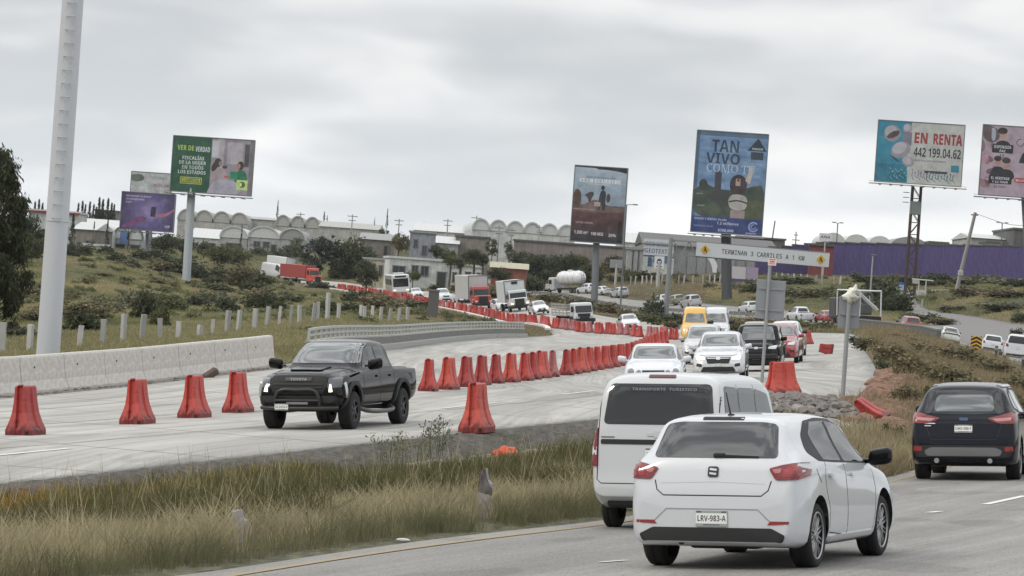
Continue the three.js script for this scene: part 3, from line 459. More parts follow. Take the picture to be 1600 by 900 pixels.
{ // ---- the white hatchback in the foreground
  const S = { fine: true, L: 4.06, W: 1.69, r: 0.305, rimR: 0.225, tw: 0.215, spokes: 10, twin: true, rim: ALLOY, axles: [0.72, 3.19], arch: 0.355, archUp: 1.08, paint: WHITE, rr: 0.065, extra: [0.38, 0.40, 0.42],
    bot: [[0, 0.262], [0.1, 0.225], [0.4, 0.20], [3.6, 0.19], [4.06, 0.26]],
    roof: [[0, 0.66], [0.012, 0.74], [0.03, 0.80], [0.05, 0.90], [0.085, 1.0], [0.16, 1.12], [0.3, 1.30], [0.37, 1.375], [0.40, 1.402], [0.5, 1.418], [0.9, 1.437], [1.5, 1.445], [2.0, 1.43], [2.4, 1.38], [2.8, 1.17], [3.15, 0.99], [3.5, 0.92], [3.85, 0.80], [4.0, 0.68], [4.06, 0.55]],
    belt: [[0, 0.62], [0.03, 0.76], [0.05, 0.84], [0.085, 0.93], [0.3, 0.985], [0.8, 0.975], [1.5, 0.94], [2.6, 0.90], [3.1, 0.87], [3.5, 0.82], [3.85, 0.72], [4.0, 0.62], [4.06, 0.5]],
    wl: [[0, 0.70], [0.03, 0.755], [0.1, 0.80], [0.25, 0.83], [0.5, 0.845], [1.2, 0.835], [2.6, 0.835], [3.3, 0.845], [3.7, 0.82], [3.95, 0.72], [4.06, 0.6]],
    wb: [[0, 0.66], [0.05, 0.735], [0.12, 0.765], [0.4, 0.80], [0.8, 0.812], [1.5, 0.80], [2.8, 0.79], [3.4, 0.76], [3.8, 0.68], [4.06, 0.5]],
    wr: [[0, 0.62], [0.085, 0.66], [0.16, 0.635], [0.3, 0.585], [0.42, 0.575], [1.5, 0.58], [2.4, 0.56], [3.1, 0.64], [3.5, 0.62], [4.06, 0.45]] };
  const c = makeCar(S, 'hatchback', 'shiny white five door hatchback, nearest car on the asphalt, seen from behind', 'car');
  stand(c.root, gpx(1206, 880, 33.5), 20.3); 
  panel(c, 'rear_window', rpoly([[-0.60, 1.035], [0.60, 1.035], [0.535, 1.345], [0.4, 1.365], [-0.4, 1.365], [-0.535, 1.345]], 0.05), 'rear', phys(0.016, 0.019, 0.02, 0.04, { ior: 1.85 }), 0.004);
  panel(c, 'brake_light', rpoly(box2(-0.2, 1.382, 0.2, 1.408), 0.01), 'rear', BLACK, 0.006);
  const tl = [[0.53, 0.94], [0.64, 0.968], [0.80, 0.995], [0.829, 0.97], [0.827, 0.87], [0.79, 0.84], [0.60, 0.835]];
  both(c, 'tail_light', rpoly(tl, 0.025), 'rear', REDLAMP, 0.014);
  both(c, 'tail_light_lens', rpoly([[0.565, 0.93], [0.65, 0.94], [0.645, 0.90], [0.59, 0.895]], 0.012), 'rear', phys(0.38, 0.13, 0.13, 0.15, { clearcoat: 0.6 }), 0.018);
  both(c, 'tail_light_lens', rpoly([[0.66, 0.93], [0.79, 0.965], [0.8, 0.87], [0.66, 0.86]], 0.03), 'rear', phys(0.26, 0.01, 0.012, 0.1, { clearcoat: 0.6 }), 0.018);
  panel(c, 'seam', lpoly([[-0.56, 0.83], [-0.535, 0.74], [-0.47, 0.69], [0.47, 0.69], [0.535, 0.74], [0.56, 0.83]], 0.011), 'rear', SEAM, 0.0015);
  panel(c, 'crease', lpoly([[-0.5, 0.80], [0, 0.815], [0.5, 0.80]], 0.006), 'rear', mat(0.4, 0.41, 0.42, 0.5), 0.001);
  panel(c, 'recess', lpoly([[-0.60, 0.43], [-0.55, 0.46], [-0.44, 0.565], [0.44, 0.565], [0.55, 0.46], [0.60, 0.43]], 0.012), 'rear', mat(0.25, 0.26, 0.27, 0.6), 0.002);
  panel(c, 'bumper_trim', rpoly([[-0.67, 0.27], [0.67, 0.27], [0.70, 0.33], [0.57, 0.395], [-0.57, 0.395], [-0.70, 0.33]], 0.02), 'rear', DARKTRIM, 0.012);
  both(c, 'reflector', rpoly([[0.53, 0.425], [0.73, 0.435], [0.735, 0.46], [0.56, 0.46]], 0.008), 'rear', DIMRED, 0.006);
  plate(c, -0.15, 0.405, 0.15, 0.55, 'rear', 'LRV-983-A');
  const em = panel(c, 'emblem', rpoly(box2(-0.05, 0.86, 0.05, 0.955), 0.02), 'rear', mat(0.03, 0.032, 0.035, 0.3, { metalness: 0.5 }), 0.012);
  for (const [a, b] of [[[-0.032, 0.93], [0.034, 0.922]], [[-0.034, 0.893], [0.032, 0.885]]]) panel(c, 'emblem_bar', lpoly([a, [(a[0] + b[0]) / 2, (a[1] + b[1]) / 2], b], 0.018), 'rear', CHROME, 0.015, { parent: em });
  part(c.root, 'wiper', merge([bar(V(0.02, 1.058, c.L / 2 - 0.10), V(0.42, 1.045, c.L / 2 - 0.115), 0.025, 0.02), rbx(0.11, 0.045, 0.05, 0.015, 0.04, 1.06, c.L / 2 - 0.11)]), BLACK);
  part(c.root, 'antenna', merge([rod(V(0.0, 1.42, c.L / 2 - 0.62), V(0.0, 1.64, c.L / 2 - 0.46), 0.009, 0.005), rbx(0.05, 0.035, 0.09, 0.015, 0, 1.425, c.L / 2 - 0.63)]), BLACK);
  const win = (pts, n) => sides(c, n, rpoly(pts, 0.04), GLASS, 0.004);
  sides(c, 'window_surround', rpoly([[0.56, 1.085], [0.80, 1.0], [1.4, 0.975], [2.92, 0.935], [2.62, 1.13], [2.30, 1.325], [2.02, 1.385], [1.5, 1.398], [1.0, 1.37], [0.7, 1.25]], 0.06), BLACK, 0.002);
  win([[0.98, 1.01], [1.70, 0.985], [1.63, 1.365], [1.2, 1.36], [0.95, 1.25]], 'side_window'); win([[1.80, 0.98], [2.70, 0.955], [2.48, 1.17], [2.22, 1.325], [1.73, 1.365]], 'side_window');
  sides(c, 'seam', lpoly([[1.02, 0.99], [0.96, 0.85], [0.99, 0.72], [1.1, 0.55], [1.12, 0.32], [1.7, 0.28]], 0.010), SEAM, 0.0015);
  sides(c, 'seam', lpoly([[1.75, 0.96], [1.76, 0.6], [1.78, 0.28]], 0.010), SEAM, 0.0015);
  sides(c, 'seam', lpoly([[2.80, 0.93], [2.86, 0.7], [2.82, 0.45], [2.76, 0.28], [1.78, 0.28]], 0.010), SEAM, 0.0015);
  sides(c, 'door_handle', rpoly(box2(1.06, 0.845, 1.24, 0.885), 0.018), WHITE, 0.03); sides(c, 'door_handle', rpoly(box2(1.9, 0.83, 2.08, 0.87), 0.018), WHITE, 0.03);
  sides(c, 'fuel_flap', lpoly([[0.66, 0.93], [0.70, 0.88], [0.80, 0.80]], 0.012), SEAM, 0.0015);
  sides(c, 'side_skirt', rpoly([[1.12, 0.24], [2.75, 0.24], [2.75, 0.29], [1.12, 0.29]], 0.01), WHITE2, 0.018);
  both(c, 'headlight', rpoly([[0.38, 0.62], [0.66, 0.68], [0.62, 0.74], [0.42, 0.7]], 0.03), 'front', CLEARLAMP, 0.01);
  panel(c, 'windscreen', rpoly([[-0.62, 1.0], [0.62, 1.0], [0.52, 1.36], [-0.52, 1.36]], 0.06), 'front', GLASS, 0.004);
  mirrors(c, 2.72, 1.015, 0.80, BLACKPAINT, 1.05);
  part(c.root, 'exhaust', merge([rod(V(-0.3, 0.27, c.L / 2 - 0.3), V(-0.3, 0.26, c.L / 2 - 0.02), 0.03), rbx(0.7, 0.14, 0.25, 0.05, 0.05, 0.26, c.L / 2 - 0.35)]), BLACK);
}
{ // ---- the white van ahead of it
  const S = { fine: true, L: 4.5, W: 1.69, r: 0.30, rimR: 0.19, tw: 0.19, spokes: 8, rim: DARKALLOY, axles: [0.75, 3.5], arch: 0.345, paint: WHITE2, rr: 0.11,
    bot: [[0, 0.42], [0.15, 0.34], [0.6, 0.24], [4.0, 0.22], [4.5, 0.3]],
    roof: [[0, 0.56], [0.012, 0.62], [0.03, 0.7], [0.05, 1.0], [0.08, 1.25], [0.13, 1.5], [0.19, 1.75], [0.24, 1.85], [0.32, 1.91], [0.6, 1.945], [1.2, 1.95], [2.7, 1.93], [3.1, 1.86], [3.7, 1.3], [3.85, 1.18], [4.2, 1.04], [4.4, 0.86], [4.5, 0.6]],
    belt: [[0, 0.52], [0.03, 0.62], [0.05, 0.8], [0.08, 0.95], [0.2, 1.1], [0.6, 1.15], [2.8, 1.12], [3.6, 1.04], [4.0, 0.98], [4.3, 0.86], [4.5, 0.55]],
    wl: [[0, 0.74], [0.03, 0.79], [0.1, 0.825], [0.3, 0.845], [3.7, 0.845], [4.1, 0.8], [4.4, 0.68], [4.5, 0.55]],
    wb: [[0, 0.72], [0.05, 0.80], [0.2, 0.825], [3.5, 0.815], [4.1, 0.73], [4.5, 0.5]],
    wr: [[0, 0.7], [0.05, 0.78], [0.13, 0.755], [0.25, 0.715], [0.6, 0.705], [2.8, 0.69], [3.5, 0.7], [4.1, 0.64], [4.5, 0.42]] };
  const c = makeCar(S, 'minivan', 'white minivan with tinted back window and tall tail lights, just ahead of the white hatchback', 'van');
  stand(c.root, gpx(1091, 818, 41.8), 16.5); c.root.scale.setScalar(0.95);
  panel(c, 'rear_window', rpoly([[-0.70, 1.30], [0.70, 1.30], [0.64, 1.80], [-0.64, 1.80]], 0.07), 'rear', GLASS, 0.005);
  const lt = canvasTex(512, 64, (x, w, h) => { x.fillStyle = '#0b0d10'; x.fillRect(0, 0, w, h); x.fillStyle = '#6f7780'; x.font = 'bold 46px sans-serif'; x.textAlign = 'center'; x.fillText('TRANSPORTE  TURISTICO', w / 2, 48, 490); });
  panel(c, 'window_lettering', box2(-0.38, 1.70, 0.48, 1.765), 'rear', new THREE.MeshStandardMaterial({ map: lt, roughness: 0.2 }), 0.0075, { uv: [-0.38, 1.70, 0.48, 1.765] });
  panel(c, 'handle_strip', rpoly([[-0.72, 1.055], [0.72, 1.055], [0.72, 1.115], [-0.72, 1.115]], 0.02), 'rear', BLACK, 0.008);
  both(c, 'tail_light', rpoly([[0.755, 0.78], [0.81, 0.78], [0.83, 0.85], [0.815, 1.26], [0.76, 1.26]], 0.02), 'rear', REDLAMP, 0.02);
  both(c, 'tail_light_lens', rpoly(box2(0.765, 0.92, 0.815, 1.02), 0.008), 'rear', CLEARLAMP, 0.024);
  panel(c, 'brake_light', rpoly(box2(-0.17, 1.872, 0.17, 1.905), 0.012), 'rear', mat(0.10, 0.03, 0.03, 0.4), 0.012);
  panel(c, 'seam', lpoly([[-0.745, 1.8], [-0.755, 1.2], [-0.755, 0.62], [-0.70, 0.575], [0.70, 0.575], [0.755, 0.62], [0.755, 1.2], [0.745, 1.8]], 0.012), 'rear', SEAM, 0.0015);
  plate(c, -0.15, 0.86, 0.15, 1.01, 'rear', 'UKS-49-6');
  const bow = [[-0.13, 1.16], [-0.05, 1.16], [-0.05, 1.14], [0.05, 1.14], [0.05, 1.16], [0.13, 1.16], [0.14, 1.20], [0.05, 1.20], [0.05, 1.22], [-0.05, 1.22], [-0.05, 1.20], [-0.14, 1.20]]; panel(c, 'emblem', bow, 'rear', CHROME, 0.012);
  panel(c, 'lettering', box2(-0.72, 1.135, -0.55, 1.15), 'rear', GREYTRIM, 0.006);
  sides(c, 'side_window', rpoly([[0.35, 1.22], [1.15, 1.2], [1.15, 1.76], [0.45, 1.78]], 0.07), GLASS, 0.005); sides(c, 'side_window', rpoly([[1.22, 1.2], [2.12, 1.18], [2.12, 1.75], [1.22, 1.76]], 0.06), GLASS, 0.005); sides(c, 'side_window', rpoly([[2.2, 1.18], [3.35, 1.14], [2.95, 1.68], [2.2, 1.75]], 0.06), GLASS, 0.005);
  sides(c, 'seam', lpoly([[1.18, 1.8], [1.18, 1.0], [1.2, 0.4]], 0.012), SEAM, 0.0015); sides(c, 'seam', lpoly([[2.16, 1.8], [2.16, 1.0], [2.16, 0.35]], 0.012), SEAM, 0.0015);
  panel(c, 'windscreen', rpoly([[-0.66, 1.25], [0.66, 1.25], [0.58, 1.8], [-0.58, 1.8]], 0.06), 'front', GLASS, 0.005);
  mirrors(c, 3.25, 1.22, 0.83, WHITE2, 1.1);
  part(c.root, 'underbody', merge([rbx(1.3, 0.22, 0.3, 0.05, 0, 0.38, c.L / 2 - 0.25), rbx(1.2, 0.12, 3.4, 0.04, 0, 0.3, 0)]), BLACK);
}
{ // ---- the dark crossover on the right
  const S = { fine: true, L: 4.52, W: 1.84, r: 0.355, rimR: 0.24, tw: 0.235, spokes: 5, twin: true, axles: [0.95, 3.62], arch: 0.405, paint: NAVY, rr: 0.085,
    bot: [[0, 0.40], [0.1, 0.32], [0.5, 0.25], [4.0, 0.22], [4.52, 0.32]],
    roof: [[0, 0.70], [0.012, 0.78], [0.035, 0.86], [0.06, 1.0], [0.11, 1.12], [0.2, 1.28], [0.36, 1.50], [0.42, 1.57], [0.48, 1.615], [0.7, 1.645], [1.4, 1.68], [2.1, 1.67], [2.6, 1.6], [3.1, 1.32], [3.4, 1.14], [3.8, 1.06], [4.3, 0.9], [4.45, 0.78], [4.52, 0.65]],
    belt: [[0, 0.66], [0.035, 0.82], [0.06, 0.94], [0.11, 1.06], [0.3, 1.13], [0.8, 1.13], [2.8, 1.06], [3.4, 1.02], [3.8, 0.96], [4.3, 0.82], [4.52, 0.6]],
    wl: [[0, 0.78], [0.035, 0.83], [0.12, 0.875], [0.35, 0.91], [3.7, 0.915], [4.2, 0.86], [4.45, 0.74], [4.52, 0.62]],
    wb: [[0, 0.74], [0.06, 0.80], [0.2, 0.835], [0.6, 0.87], [3.0, 0.86], [3.8, 0.8], [4.3, 0.68], [4.52, 0.55]],
    wr: [[0, 0.7], [0.06, 0.76], [0.2, 0.70], [0.4, 0.655], [0.6, 0.645], [2.4, 0.62], [3.2, 0.68], [4.0, 0.64], [4.52, 0.45]] };
  const c = makeCar(S, 'crossover', 'dark navy crossover with a silver skid strip, on the right lane beside the dry mound', 'car');
  stand(c.root, gpx(1524, 749, 60.3), 13);
  panel(c, 'rear_window', rpoly([[-0.68, 1.16], [0, 1.135, 0.2], [0.68, 1.16], [0.60, 1.555], [-0.60, 1.555]], 0.06), 'rear', GLASS, 0.005);
  panel(c, 'window_reflection_glass', rpoly([[-0.52, 1.19], [0.52, 1.19], [0.47, 1.47], [-0.47, 1.47]], 0.09), 'rear', SCREEN, 0.008);
  both(c, 'tail_light', rpoly([[0.40, 1.075], [0.62, 1.125], [0.80, 1.175], [0.865, 1.16], [0.86, 0.985], [0.62, 0.985], [0.47, 1.03]], 0.03), 'rear', REDLAMP, 0.018);
  both(c, 'tail_light_lens', rpoly([[0.48, 1.065], [0.80, 1.085], [0.80, 1.04], [0.56, 1.02]], 0.02), 'rear', phys(0.42, 0.2, 0.2, 0.1, { clearcoat: 0.6 }), 0.022);
  panel(c, 'seam', lpoly([[-0.66, 1.12], [-0.62, 0.9], [-0.55, 0.72], [0.55, 0.72], [0.62, 0.9], [0.66, 1.12]], 0.012), 'rear', SEAM, 0.0015);
  panel(c, 'bumper_trim', rpoly([[-0.8, 0.42], [0.8, 0.42], [0.84, 0.62], [-0.84, 0.62]], 0.04), 'rear', DARKTRIM, 0.012);
  panel(c, 'skid_strip', rpoly([[-0.62, 0.44], [0.62, 0.44], [0.66, 0.53], [0.55, 0.585], [-0.55, 0.585], [-0.66, 0.53]], 0.04), 'rear', mat(0.16, 0.16, 0.165, 0.45, { metalness: 0.3 }), 0.022);
  both(c, 'reflector', rpoly(box2(0.70, 0.52, 0.83, 0.60), 0.02), 'rear', DIMRED, 0.018);
  plate(c, -0.15, 0.835, 0.15, 0.965, 'rear', 'UMD-088-F');
  panel(c, 'emblem', rpoly(box2(-0.075, 1.035, 0.075, 1.085), 0.025), 'rear', mat(0.05, 0.08, 0.16, 0.3, { metalness: 0.4 }), 0.012);
  panel(c, 'lettering', box2(-0.66, 0.98, -0.48, 0.995), 'rear', CHROME, 0.006); panel(c, 'lettering', box2(-0.66, 0.94, -0.55, 0.955), 'rear', CHROME, 0.006);
  sides(c, 'window_surround', rpoly([[0.5, 1.24], [0.85, 1.17], [3.15, 1.1], [2.7, 1.45], [2.3, 1.56], [1.2, 1.6], [0.7, 1.5]], 0.06), BLACK, 0.003);
  sides(c, 'side_window', rpoly([[1.12, 1.18], [2.02, 1.15], [1.96, 1.53], [1.15, 1.55]], 0.05), SCREEN, 0.006); sides(c, 'side_window', rpoly([[2.1, 1.15], [3.0, 1.12], [2.62, 1.43], [2.1, 1.52]], 0.05), SCREEN, 0.006); sides(c, 'side_window', rpoly([[0.62, 1.25], [1.02, 1.2], [1.04, 1.52], [0.78, 1.46]], 0.05), SCREEN, 0.006);
  sides(c, 'roof_rail', rpoly(box2(0.7, 1.595, 2.4, 1.625), 0.01), CHROME, 0.02);
  sides(c, 'sill_trim', rpoly(box2(1.4, 0.28, 3.15, 0.42), 0.02), DARKTRIM, 0.012);
  for (const q of [[1.2, 1.05], [2.2, 1.03]]) sides(c, 'door_handle', rpoly(box2(q[0], q[1], q[0] + 0.2, q[1] + 0.04), 0.018), NAVY, 0.03);
  panel(c, 'windscreen', rpoly([[-0.66, 1.18], [0.66, 1.18], [0.56, 1.56], [-0.56, 1.56]], 0.06), 'front', GLASS, 0.005);
  mirrors(c, 3.0, 1.16, 0.88, NAVY, 1.15);
  for (const sx of [-0.45, 0.45]) part(c.root, 'exhaust', rod(V(sx, 0.36, c.L / 2 - 0.2), V(sx, 0.36, c.L / 2 + 0.01), 0.045), CHROME);
}
{ // ---- the black pickup on the concrete
  const S = { fine: true, L: 5.9, W: 2.0, r: 0.42, rimR: 0.24, tw: 0.29, spokes: 6, rim: DARKALLOY, axles: [1.25, 4.95], arch: 0.52, archUp: 1.08, inset: -0.01, paint: BLACKPAINT, rr: 0.08, extra: [1.72, 1.76, 1.8, 1.84, 1.88, 1.94],
    bot: [[0, 0.66], [0.3, 0.56], [1.8, 0.52], [5.0, 0.5], [5.6, 0.52], [5.9, 0.62]],
    roof: [[0, 1.20], [0.02, 1.3], [1.72, 1.33], [1.76, 1.36], [1.84, 1.7], [1.92, 1.88], [2.05, 1.93], [2.6, 1.965], [3.2, 1.94], [3.5, 1.87], [4.2, 1.42], [4.3, 1.37], [5.0, 1.34], [5.55, 1.28], [5.78, 1.21], [5.86, 1.1], [5.9, 0.95]],
    belt: [[0, 1.12], [0.02, 1.27], [1.8, 1.3], [3.5, 1.27], [4.3, 1.26], [5.0, 1.22], [5.6, 1.14], [5.8, 1.04], [5.9, 0.9]],
    wl: [[0, 0.9], [0.1, 0.96], [0.5, 0.985], [1.9, 0.965], [4.2, 0.965], [5.0, 0.99], [5.5, 0.97], [5.8, 0.9], [5.9, 0.84]],
    wb: [[0, 0.86], [0.1, 0.92], [1.9, 0.93], [4.3, 0.92], [5.2, 0.92], [5.6, 0.88], [5.9, 0.78]],
    wr: [[0, 0.82], [1.72, 0.84], [1.84, 0.74], [2.2, 0.70], [3.4, 0.69], [4.3, 0.78], [5.2, 0.76], [5.9, 0.66]] };
  const c = makeCar(S, 'pickup_truck', 'black double cab pickup with bull bar driving on the concrete between the red barriers', 'pickup');
  stand(c.root, gpx(531, 664, 71.3), 195); c.root.scale.setScalar(0.92);
  panel(c, 'windscreen', rpoly([[-0.80, 1.45], [0.80, 1.45], [0.68, 1.89], [-0.68, 1.89]], 0.05), 'front', SCREEN, 0.006);
  panel(c, 'grille', rpoly([[-0.56, 0.8], [0.56, 0.8], [0.66, 1.0], [0.60, 1.19], [-0.60, 1.19], [-0.66, 1.0]], 0.06), 'front', mat(0.008, 0.008, 0.008, 0.7), 0.015);
  for (const y of [0.86, 0.93, 1.0]) panel(c, 'grille_bar', box2(-0.55, y, 0.55, y + 0.02), 'front', mat(0.03, 0.03, 0.03, 0.4), 0.03);
  const tt = canvasTex(512, 96, (x, w, h) => { x.fillStyle = '#0a0a0a'; x.fillRect(0, 0, w, h); x.fillStyle = '#7d8084'; x.font = 'bold 84px sans-serif'; x.textAlign = 'center'; x.fillText('TOYOTA', w / 2, 80, 490); });
  panel(c, 'grille_lettering', box2(-0.3, 1.07, 0.3, 1.15), 'front', new THREE.MeshStandardMaterial({ map: tt, roughness: 0.4 }), 0.032, { uv: [0.3, 1.07, -0.3, 1.15] });
  both(c, 'headlight', rpoly([[0.66, 0.92], [0.93, 0.95], [0.90, 1.16], [0.66, 1.14]], 0.03), 'front', phys(0.03, 0.035, 0.04, 0.08, { clearcoat: 1 }), 0.012);
  both(c, 'headlight_lamp', rpoly([[0.70, 0.84], [0.79, 0.85], [0.765, 0.93], [0.735, 1.01], [0.705, 1.01]], 0.012), 'front', LITWHITE, 0.024);
  panel(c, 'front_bumper', rpoly([[-0.85, 0.56], [0.85, 0.56], [0.87, 0.76], [-0.87, 0.76]], 0.05), 'front', DARKTRIM, 0.03);
  panel(c, 'skid_plate', rpoly([[-0.6, 0.5], [0.6, 0.5], [0.55, 0.6], [-0.55, 0.6]], 0.04), 'front', mat(0.06, 0.06, 0.062, 0.4, { metalness: 0.4 }), 0.05);
  const z = -c.L / 2 - 0.09; part(c.root, 'bull_bar', merge([tube([[-0.5, 0.5, z + 0.06], [-0.5, 0.72, z], [-0.4, 0.87, z - 0.01], [0, 0.89, z - 0.02], [0.4, 0.87, z - 0.01], [0.5, 0.72, z], [0.5, 0.5, z + 0.06]], 0.038, 40, 10), rod(V(-0.5, 0.66, z), V(0.5, 0.66, z), 0.03), tube([[-0.88, 0.5, z + 0.2], [-0.6, 0.49, z + 0.05], [0.6, 0.49, z + 0.05], [0.88, 0.5, z + 0.2]], 0.045, 24, 8)]), mat(0.02, 0.02, 0.021, 0.35));
  part(c.root, 'light_bar', rbx(0.5, 0.06, 0.05, 0.015, 0, 0.6, z + 0.01), mat(0.18, 0.18, 0.18, 0.3));
  const pl = part(c.root, 'licence_plate', new THREE.PlaneGeometry(0.31, 0.145).rotateY(Math.PI).translate(0.34, 0.52, z - 0.055), new THREE.MeshStandardMaterial({ map: plateTex('SS-2418-D'), roughness: 0.5 })); part(pl, 'plate_back', bx(0.31, 0.145, 0.012, 0.34, 0.52, z - 0.046), BLACK);
  panel(c, 'bonnet_scoop', rpoly([[-0.34, 4.5], [0.34, 4.5], [0.38, 5.4], [-0.38, 5.4]], 0.12), 'top', BLACKPAINT, 0.03);
  panel(c, 'seam', lpoly([[-0.72, 4.4], [-0.7, 5.2], [-0.6, 5.68], [0.6, 5.68], [0.7, 5.2], [0.72, 4.4]], 0.015), 'top', SEAM, 0.002);
  sides(c, 'side_window', rpoly([[2.08, 1.36], [2.85, 1.36], [2.85, 1.8], [2.2, 1.78]], 0.05), GLASS, 0.006); sides(c, 'side_window', rpoly([[2.95, 1.36], [4.0, 1.34], [3.55, 1.72], [3.35, 1.8], [2.95, 1.81]], 0.05), GLASS, 0.006);
  for (const s of [1.85, 2.9, 4.15]) sides(c, 'seam', lpoly([[s, 1.3], [s + 0.01, 0.9], [s, 0.56]], 0.014), SEAM, 0.002);
  for (const s of [2.0, 3.0]) sides(c, 'door_handle', rpoly(box2(s, 1.13, s + 0.22, 1.175), 0.02), BLACKPAINT, 0.035);
  for (const s of S.axles) { const o = []; for (let a = -12; a <= 192; a += 8) o.push([s + Math.cos(a * Math.PI / 180) * 0.63, 0.46 + Math.sin(a * Math.PI / 180) * 0.61]); for (let a = 192; a >= -12; a -= 8) o.push([s + Math.cos(a * Math.PI / 180) * 0.525, 0.46 + Math.sin(a * Math.PI / 180) * 0.525]); sides(c, 'wheel_flare', o, DARKTRIM, 0.045); }
  sides(c, 'side_marker', rpoly([[5.52, 0.72], [5.60, 0.72], [5.63, 1.03], [5.52, 1.06], [5.50, 0.9]], 0.03), CHROME, 0.05);
  for (const sx of [-1, 1]) part(c.root, 'step_bar', tube([[sx * 0.86, 0.46, c.L / 2 - 1.95], [sx * 1.0, 0.4, c.L / 2 - 2.1], [sx * 1.0, 0.4, c.L / 2 - 4.1], [sx * 0.86, 0.46, c.L / 2 - 4.25]], 0.05, 24, 8), mat(0.06, 0.06, 0.06, 0.4));
  panel(c, 'bed_cover', box2(-0.72, 0.1, 0.72, 1.68), 'top', BLACK, 0.012);
  mirrors(c, 4.0, 1.45, 1.0, BLACKPAINT, 1.5);
  part(c.root, 'underbody', merge([rbx(1.2, 0.2, 5.0, 0.05, 0, 0.5, 0), rod(V(-0.8, 0.42, c.L / 2 - 1.25), V(0.8, 0.42, c.L / 2 - 1.25), 0.06)]), BLACK);
  panel(c, 'rear_window', rpoly([[-0.64, 1.42], [0.64, 1.42], [0.6, 1.78], [-0.6, 1.78]], 0.05), 'rear', GLASS, 0.006);
}
